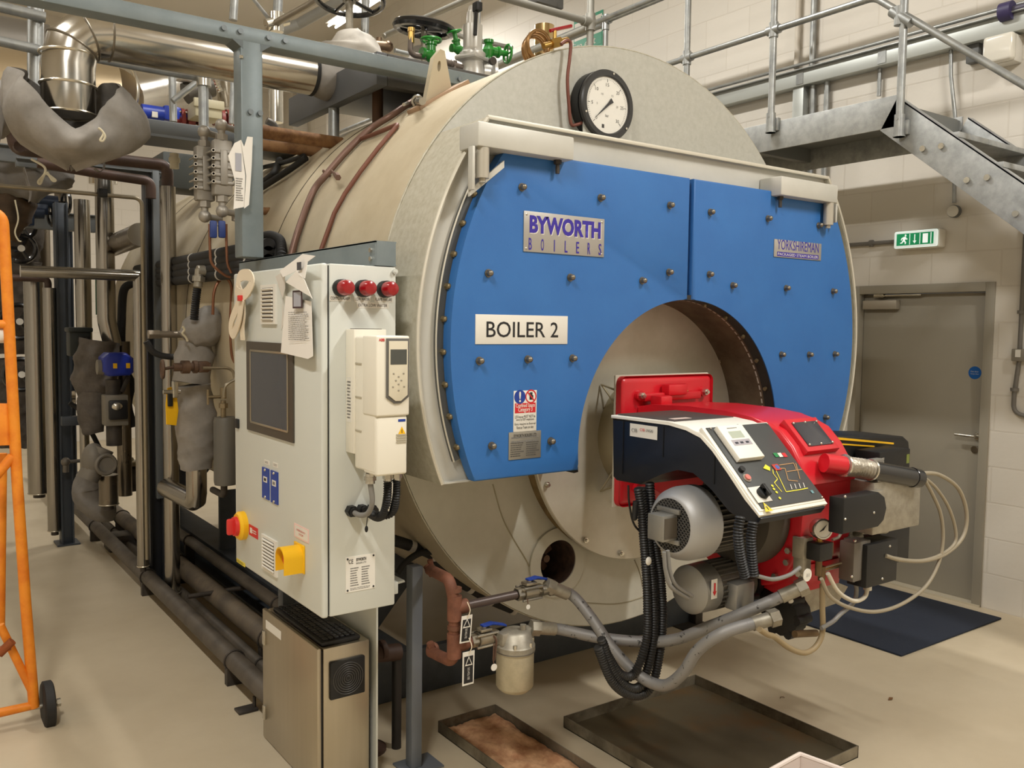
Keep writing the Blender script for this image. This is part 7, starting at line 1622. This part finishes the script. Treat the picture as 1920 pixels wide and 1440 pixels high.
# wall side junk: pale bag and paper behind columns
# ------------------------------------------------------------------ oil manifold, filter, trays, trolley in front
YM = 2.66
def pm_(px, py_, y=YM): return at(px, py_, 'y', y)
rm = thing('oil_manifold', pm_(853, 1215), 'rust red elbowed oil pipe manifold beside the grey post', 'pipe manifold')
x_ = pm_(852, 1170).x
zt_m, zb_m = pm_(845, 1092).z, pm_(850, 1243).z
o = MB().pipe([pm_(806, 1068, 2.95), V((x_-.02, YM, zt_m+.01)), V((x_, YM, zt_m-.09)), V((x_, YM, zb_m)), pm_(808, 1222, 2.85)], .0215, .06, 16)
o.build('main_pipe', RUST, rm)
MB().cyl(pm_(800, 1060, 2.96), pm_(812, 1078, 2.93), .016, 10).cyl(pm_(806, 1050, 2.95), pm_(809, 1065, 2.95), .012, 8).build('capped_branch', RUST, rm)
z1_, z2_ = pm_(860, 1138).z, pm_(860, 1208).z
for z in (z1_, z2_):
    MB().cyl((x_, YM, z-.045), (x_, YM, z+.045), .027, 16).cyl((x_, YM, z), (x_+.05, YM, z), .027, 16).build('tee', RUST, rm)
MB().cyl((x_, YM, z1_+.06), (x_, YM, z1_+.075), .026, 16).cyl((x_, YM, z2_+.06), (x_, YM, z2_+.075), .026, 16).build('coupling', mat('dark_rust', (104, 66, 48), .7), rm)
MB().torus(pm_(811, 1218, 2.84), (1, .4, -.4), .022, .008, 16, 6).cyl(pm_(806, 1205, 2.84), pm_(812, 1222, 2.84), .014, 10).build('drain_branch', RUST, rm)
e1 = pm_(972, 1114, 2.62)
MB().cyl((x_+.05, YM, z1_), pm_(992, 1110, 2.63)+V((-.05, 0, 0)), .0165, 14).build('upper_branch_pipe', mat('dark_branch', (78, 66, 62), .4, .3), rm)
MB().cyl((x_+.04, YM, z2_), (x_+.075, YM, z2_), .021, 14).build('lower_branch_pipe', RUST, rm)
SSV = mat('stainless_valve', (176, 168, 152), .3, .9)
def bvalve(c, label, L=.12):
    t = thing('ball_valve', c+V((0, 0, -.03)), label, 'valve')
    MB().cyl(c+V((-L/2, 0, 0)), c+V((L/2, 0, 0)), .019, 16).cyl(c+V((-.03, 0, 0)), c+V((.03, 0, 0)), .028, 16).cyl(c+V((-L/2, 0, 0)), c+V((-L/2+.025, 0, 0)), .025, 6).cyl(c+V((L/2-.025, 0, 0)), c+V((L/2, 0, 0)), .025, 6).cyl(c, c+V((0, 0, .045)), .010, 10).box(c+V((0, 0, .035)), (.05, .04, .012), .003).build('body', SSV, t)
    for sx in (-1, 1):
        for sz in (-1, 1): MB().cyl(c+V((-.045, -.024*sx, .022*sz)), c+V((.045, -.024*sx, .022*sz)), .005, 8).build('tie_bolt', CHROME, t)
    MB().prism([c+V((-.01, -.012, .045)), c+V((.035, -.012, .05)), c+V((.095, -.012, .03)), c+V((.095, .012, .03)), c+V((.035, .012, .05)), c+V((-.01, .012, .045))], (0, 0, .008), .002).build('lever', LOGOBLUE, t)
    return t
c = pm_(992, 1110, 2.63); bvalve(c, 'upper stainless ball valve with blue lever below the round nozzle')
c2 = pm_(1028, 1105, 2.61); tag(MB().cyl(c2+V((-.035, 0, 0)), c2+V((.02, 0, 0)), .02, 14).cyl(c2+V((-.0, 0, 0)), c2+V((.03, 0, 0)), .027, 6).build('hose_adapter', SSV), 'stainless adapter between the upper ball valve and sagging hose', 'pipe fitting')
c3 = V((x_+.13, YM, z2_)); bvalve(c3, 'lower stainless ball valve with blue lever beside the oil filter')
# oil filter
fc = pm_(966, 1205, 2.62); zf0, zf1 = pm_(966, 1292, 2.62).z, pm_(966, 1213, 2.62).z; zh1 = pm_(966, 1180, 2.62).z
fl_ = thing('oil_filter', V((fc.x, 2.62, zf0)), 'cast oil filter with pale round bowl hanging below the hose', 'filter')
rb = (pm_(1000, 1250, 2.62).x-pm_(931, 1250, 2.62).x)/2*.83
MB().lathe((fc.x, 2.62, zf0), (0, 0, 1), [(0, rb*.75), (.012, rb*.93), (.02, rb), (zf1-zf0, rb), (zf1-zf0, 0)], 36).build('bowl', mat('pale_bowl', (188, 178, 152), .5, .3, (172, 162, 138), 20), fl_)
MB().lathe((fc.x, 2.62, zf1), (0, 0, 1), [(-.012, rb*1.06), (.012, rb*1.06), (.018, rb*.98), (zh1-zf1-.01, rb*.8), (zh1-zf1, rb*.6), (zh1-zf1, 0)], 36).box((fc.x, 2.62, (zf1+zh1)/2+.01), (rb*2.1, .045, .05), .01).cyl((fc.x+rb*.3, 2.60, zh1), (fc.x+rb*.3, 2.60, zh1+.02), .012, 8).build('head', CAST, fl_)
MB().torus((fc.x, 2.62, zf1-.008), (0, 0, 1), rb*1.02, .004, 36, 6).build('clamp_band', mat('dark_band', (96, 90, 80), .5, .4), fl_)
for a in (-2.2, -1.2, -.3): MB().cyl((fc.x+rb*.95*math.cos(a), 2.62+rb*.95*math.sin(a), zf1+.01), (fc.x+rb*.95*math.cos(a), 2.62+rb*.95*math.sin(a), zf1+.03), .008, 6).build('head_bolt', CHROME, fl_)
# danger tags
def dtag(pxs, lab, y):
    P_ = [pm_(a, b, y) for a, b in pxs]; t = thing('warning_tag', (P_[0]+P_[2])/2, lab, 'tag')
    MB().prism(P_, (0, .002, 0)).build('card', WHITE, t)
    cc = sum(P_, V())/4; u = (P_[1]-P_[0]); w = (P_[3]-P_[0])
    I_ = [cc+u*s*.38+w*v for s, v in ((-1, -.36), (1, -.36), (1, .44), (-1, .44))]
    MB().prism([p+V((0, -.0012, 0)) for p in I_], (0, .001, 0)).build('black_field', INK, t)
    k_ = cc-w*.2+V((0, -.0022, 0)); un = u.normalized(); wn = w.normalized()
    for s_, m_ in ((.020, WHITE), (.014, INK)):
        MB().prism([k_-un*s_*.8+wn*s_*.7+V((0, -.0004 if m_ == INK else 0, 0)), k_+un*s_*.8+wn*s_*.7+V((0, -.0004 if m_ == INK else 0, 0)), k_-wn*s_+V((0, -.0004 if m_ == INK else 0, 0))], (0, .0004, 0)).build('warning_triangle', m_, t)
    text('lettering', 'DO NOT USE', cc+w*.16+V((0, -.0024, 0)), w, -u, w.length*.36, .009, WHITE, t)
    MB().hose([(P_[0]+P_[1])/2+V((0, 0, -.01)), (P_[0]+P_[1])/2+V((.006, -.01, .02)), (P_[0]+P_[1])/2+V((0, 0, .05))], .0018, 6).build('cord', CLOTH, t)
dtag([(866, 1156), (886, 1152), (882, 1203), (862, 1207)], 'upper black and white warning tag hanging on the rusty manifold', 2.62)
dtag([(868, 1224), (890, 1219), (888, 1281), (867, 1287)], 'lower black and white warning tag hanging below the rusty manifold', 2.61)
for (px, py_, cpx, lb) in ((926, 1251, (926, 1206), 'round white tag on a brown strap beside the filter bowl'), (990, 1138, (991, 1124), 'small round tag hanging under the upper ball valve')):
    p = pm_(px, py_, 2.58); t = thing('round_tag', p, lb, 'tag'); MB().cyl(p, p+V((0, -.002, 0)), .013 if px < 950 else .009, 20).build('disc', WHITE, t)
    q = pm_(cpx[0], cpx[1], 2.58); MB().tube([q, p+V((-.004, 0, .03)), p+V((0, 0, .012))], .002, 6).build('strap', mat('brown_strap', (96, 70, 54), .7), t)
o = MB(); ribbon(o, [pm_(926, 1192, 2.60), pm_(931, 1200, 2.585), pm_(930, 1215, 2.585), pm_(927, 1238, 2.585)], .01, .003); tag(o.build('leather_strap', mat('brown_strap', (96, 70, 54))), 'brown strap looped over the lower ball valve', 'strap')
# lagged cable bundle under the shell
P_ = [at(x, y, 'y', 3.25) for x, y in ((735, 1012), (772, 1024), (813, 1042), (841, 1078), (882, 1102), (920, 1124), (962, 1142))]
t = thing('lagged_tube', P_[2], 'black lagged tube with white ties under the boiler shell edge', 'tube'); MB().hose(P_, .024, 12).build('lagging', mat('black_foam', (36, 35, 34)), t)
for i in range(1, 7):
    u = (P_[i]-P_[i-1]).normalized(); MB().cyl(P_[i]-u*.012, P_[i]+u*.012, .026, 14).build('tie_band', mat('tie_band', (196, 192, 184)), t)
tag(MB().hose([at(x, y, 'y', 3.2) for x, y in ((745, 1075), (760, 1055), (785, 1038), (810, 1034))], .014, 10).build('black_cable', BLACKR), 'black cable curving up to the lagged tube under the shell', 'cable')
# brown fitting and black standpipes in the shadow between box and post
t = thing('drain_pipe', (1.60, 3.35, 0), 'dark brown drain pipe with elbow in the shadow behind the support post', 'pipe')
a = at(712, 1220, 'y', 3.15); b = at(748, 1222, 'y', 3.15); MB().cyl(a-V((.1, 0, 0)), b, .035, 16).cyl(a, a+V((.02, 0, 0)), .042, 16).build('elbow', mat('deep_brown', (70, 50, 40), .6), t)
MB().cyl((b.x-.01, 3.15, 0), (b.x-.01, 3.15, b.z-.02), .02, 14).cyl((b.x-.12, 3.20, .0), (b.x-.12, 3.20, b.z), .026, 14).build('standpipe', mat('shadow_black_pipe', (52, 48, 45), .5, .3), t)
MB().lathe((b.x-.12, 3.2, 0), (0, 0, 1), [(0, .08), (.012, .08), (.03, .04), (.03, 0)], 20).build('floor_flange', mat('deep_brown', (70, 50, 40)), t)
# skid cross member under the boiler front
# drip trays
def tray(x0, x1, y0_, y1_, h, label, m_, mb_, t_=.004, name='drip_tray'):
    t = thing(name, ((x0+x1)/2, (y0_+y1_)/2, 0), label, 'drip tray')
    MB().bx(x0, x1, y0_, y1_, 0, .004).build('tray_bottom', mb_, t)
    w = MB(); w.bx(x0, x0+t_, y0_, y1_, 0, h); w.bx(x1-t_, x1, y0_, y1_, 0, h); w.bx(x0, x1, y0_, y0_+t_, 0, h); w.bx(x0, x1, y1_-t_, y1_, 0, h)
    w.build('tray_rim', m_, t); return t
tray(2.383, 3.216, 2.012, 2.905, .05, 'large oily black steel drip tray under the burner hoses', TRAYM, TRAYOIL)
bl_ = az(815, 1368, 0); br2 = az(918, 1350, 0); rr_ = az(1075, 1440, 0)
tx0, tx1, ty1 = bl_.x, rr_.x-.02, (br2.y+bl_.y)/2
t2 = tray(tx0, tx0+.30, 2.05, ty1, .05, 'narrow steel drip tray with rusty granules beside the grey post', TRAYM, TRAYOIL)
gm = MB(); rnd = random.Random(5); nx, ny = 26, 60; vs = []
for j in range(ny+1):
    row = []
    for i in range(nx+1):
        x = tx0+.008+.284*i/nx; y = 2.06+(ty1-.01-2.06)*j/ny
        e_ = min(i, nx-i, j, ny-j); z = .012+.012*min(1, e_/3)+.006*math.sin(x*40+y*9)*math.sin(y*23)+rnd.uniform(-.003, .003)
        row.append(gm.bm.verts.new((x, y, z)))
    vs.append(row)
for j in range(ny):
    for i in range(nx): gm.bm.faces.new((vs[j][i], vs[j][i+1], vs[j+1][i+1], vs[j+1][i]))
ab = tag(gm.build('oil_absorbent', SANDY), 'orange brown oil absorbent granules filling the narrow drip tray', 'absorbent'); ab['kind'] = 'stuff'
# white bin corner at the bottom edge
wc = at(1500, 1414, 'z', .38); w1 = at(1443, 1442, 'z', .38); w2 = at(1580, 1440, 'z', .38)
u1 = (w1-wc).normalized(); u2 = (w2-wc).normalized(); 
t = thing('waste_bin', V((wc.x+(u1.x+u2.x)*.15, wc.y+(u1.y+u2.y)*.15, 0)), 'white lined open bin whose top corner shows at the bottom edge', 'bin')
A_ = [wc, wc+u1*.32, wc+u1*.32+u2*.32, wc+u2*.32]
for i in range(4):
    p, q = A_[i], A_[(i+1) % 4]; cen = sum(A_, V())/4
    MB().prism([p, q, V((q.x, q.y, .0))*.85+V((cen.x, cen.y, 0))*.15, V((p.x, p.y, 0))*.85+V((cen.x, cen.y, 0))*.15], (cen-(p+q)/2).normalized()*.006).tube([p, (p+q)/2+V((0, 0, -.006)), q], .008, 8).build('bin_side', mat('white_liner', (228, 214, 204), .6), t)
# orange trolley at the left edge
YT = 4.22
oc = thing('orange_trolley', at(60, 1330, 'y', YT), 'orange tubular steel trolley with black wheel at the left edge', 'trolley')
def opipe(pxs, r=.026, nm='frame_tube', y=YT, bend=.06):
    yy = y if isinstance(y, (list, tuple)) else [y]*len(pxs)
    return MB().pipe([at(a_, b_, 'y', v_) for (a_, b_), v_ in zip(pxs, yy)], r, bend, 14).build(nm, ORANGE, oc)
opipe([(-40, 392), (5, 402), (12, 520), (32, 900), (48, 1130), (64, 1326)], .022)
opipe([(-60, 607), (18, 608)], .018, 'cross_tube'); opipe([(-60, 1345), (0, 1337), (64, 1322)], .018, 'axle_tube')
opipe([(0, 1172), (28, 1230), (58, 1292)], .017, 'brace_tube'); opipe([(4, 850), (2, 1010), (0, 1180)], .020, 'rear_tube', y=4.4); opipe([(-10, 895), (24, 855)], .02, 'cross_tube')
MB().prism([at(x, y, 'y', YT-.0) for x, y in ((-60, 757), (20, 757), (28, 835), (-60, 838))], (0, .03, 0), .006).build('orange_panel', ORANGE, oc)
c = at(8, 1216, 'y', YT-.03); MB().cyl(c+V((-.02, 0, -.02)), c+V((.03, -.01, .03)), .018, 10).box(c, (.05, .03, .02), .005).build('latch', mat('dark_orange_iron', (150, 80, 40), .5, .3), oc)
wcx = at(90, 1321, 'y', YT); 
wh = MB().lathe(wcx+V((-.022, 0, 0)), RX, [(0, .06), (0, .092), (.006, .102), (.038, .102), (.044, .092), (.044, .06)], 36).build('wheel', BLACKR, oc)
MB().cyl(wcx+V((-.02, 0, 0)), wcx+V((.02, 0, 0)), .062, 28).build('wheel_rim', mat('rim_grey', (92, 88, 84), .5), wh); MB().cyl(wcx+V((-.06, 0, 0)), wcx+V((.045, 0, 0)), .010, 12).cyl(wcx+V((.035, 0, 0)), wcx+V((.05, 0, 0)), .018, 6).build('axle_bolt', CHROME, wh)
# far side frame of the trolley
sd_ = V((-.52, .0, 0))
MB().pipe([at(a_, b_, 'y', YT)+sd_ for a_, b_ in ((5, 402), (12, 520), (32, 900), (48, 1130), (64, 1326))], .022, .06, 14).build('frame_tube', ORANGE, oc)
for a_, b_ in ((608, 18), (1322, 64)): p = at(b_, a_, 'y', YT); MB().cyl(p+sd_, p, .018, 12).build('cross_tube', ORANGE, oc)
w2_ = MB().lathe(wcx+sd_+V((-.10, 0, 0)), RX, [(0, .06), (0, .092), (.006, .102), (.038, .102), (.044, .092), (.044, .06), (.03, .05), (.03, 0)], 36).build('wheel', BLACKR, oc)
c = at(3, 628, 'y', YT+.03); MB().cyl(c+V((-.06, 0, 0)), c+V((.02, 0, 0)), .035, 14).build('white_sleeve', WHITE, oc)
# ------------------------------------------------------------------ lighting: rows of fluorescent battens
TUBE = mat('lit_tube', (255, 248, 236), .4, emit=14)
HOUS = mat('batten_white', (225, 222, 214), .5)
def batten(x, y, z, power, label, along='y', L=1.5):
    t = thing('fluorescent_batten', (x, y, z), label, 'light fitting', 'fluorescent battens under the ceiling')
    u = V((0, 1, 0)) if along == 'y' else V((1, 0, 0))
    sz = (.16, L, .06) if along == 'y' else (L, .16, .06)
    MB().box((x, y, z+.06), sz, .008).build('housing', HOUS, t)
    for s_ in (-.045, .045):
        o_ = V((s_, 0, 0)) if along == 'y' else V((0, s_, 0))
        MB().cyl(V((x, y, z))+o_-u*(L/2-.04), V((x, y, z))+o_+u*(L/2-.04), .014, 10).build('tube', TUBE, t)
    rod = MB()
    for s_ in (-.5, .5): rod.cyl(V((x, y, z+.09))+u*s_, V((x, y, 6.0))+u*s_, .005, 6)
    rod.build('suspension_rod', GALV, t)
    ld = bpy.data.lights.new('tube_light', 'AREA'); ld.shape = 'RECTANGLE'; ld.size = .14; ld.size_y = L; ld.energy = power; ld.color = (1, .975, .925)
    lo = bpy.data.objects.new('tube_light', ld); COL.objects.link(lo); lo.location = (x, y, z-.02)
    if along == 'x': lo.rotation_euler = (0, 0, PI/2)
LIGHTS = [(-.5, .7, 4.7, 270), (-.5, 4.2, 4.7, 60), (-.5, 7.5, 4.7, 50), (-.5, 10.8, 4.7, 70), (3.5, -.3, 5.0, 320), (2.9, 4.6, 5.6, 270)]
for (x, y, z, p) in LIGHTS:
    batten(x, y, z, p, 'white twin tube fluorescent batten hung below the ceiling')
vis = ay(672, 18, 9.3)
batten(vis.x, vis.y, vis.z, 260, 'lit fluorescent batten above the pipe jackets at top centre')
W = bpy.data.worlds.new('world'); S.world = W; W.use_nodes = True
W.node_tree.nodes['Background'].inputs[0].default_value = (.9, .88, .82, 1); W.node_tree.nodes['Background'].inputs[1].default_value = .2
S.view_settings.view_transform = 'Standard'; S.view_settings.look = 'None'; S.view_settings.gamma = 1; S.view_settings.use_curve_mapping = False
S.view_settings.exposure = -.98
S.cycles.max_bounces = 6; S.cycles.diffuse_bounces = 4; S.cycles.glossy_bounces = 4; S.cycles.transmission_bounces = 4
S.cycles.sample_clamp_indirect = 6; S.cycles.caustics_reflective = False; S.cycles.caustics_refractive = False
bpy.context.view_layer.update()
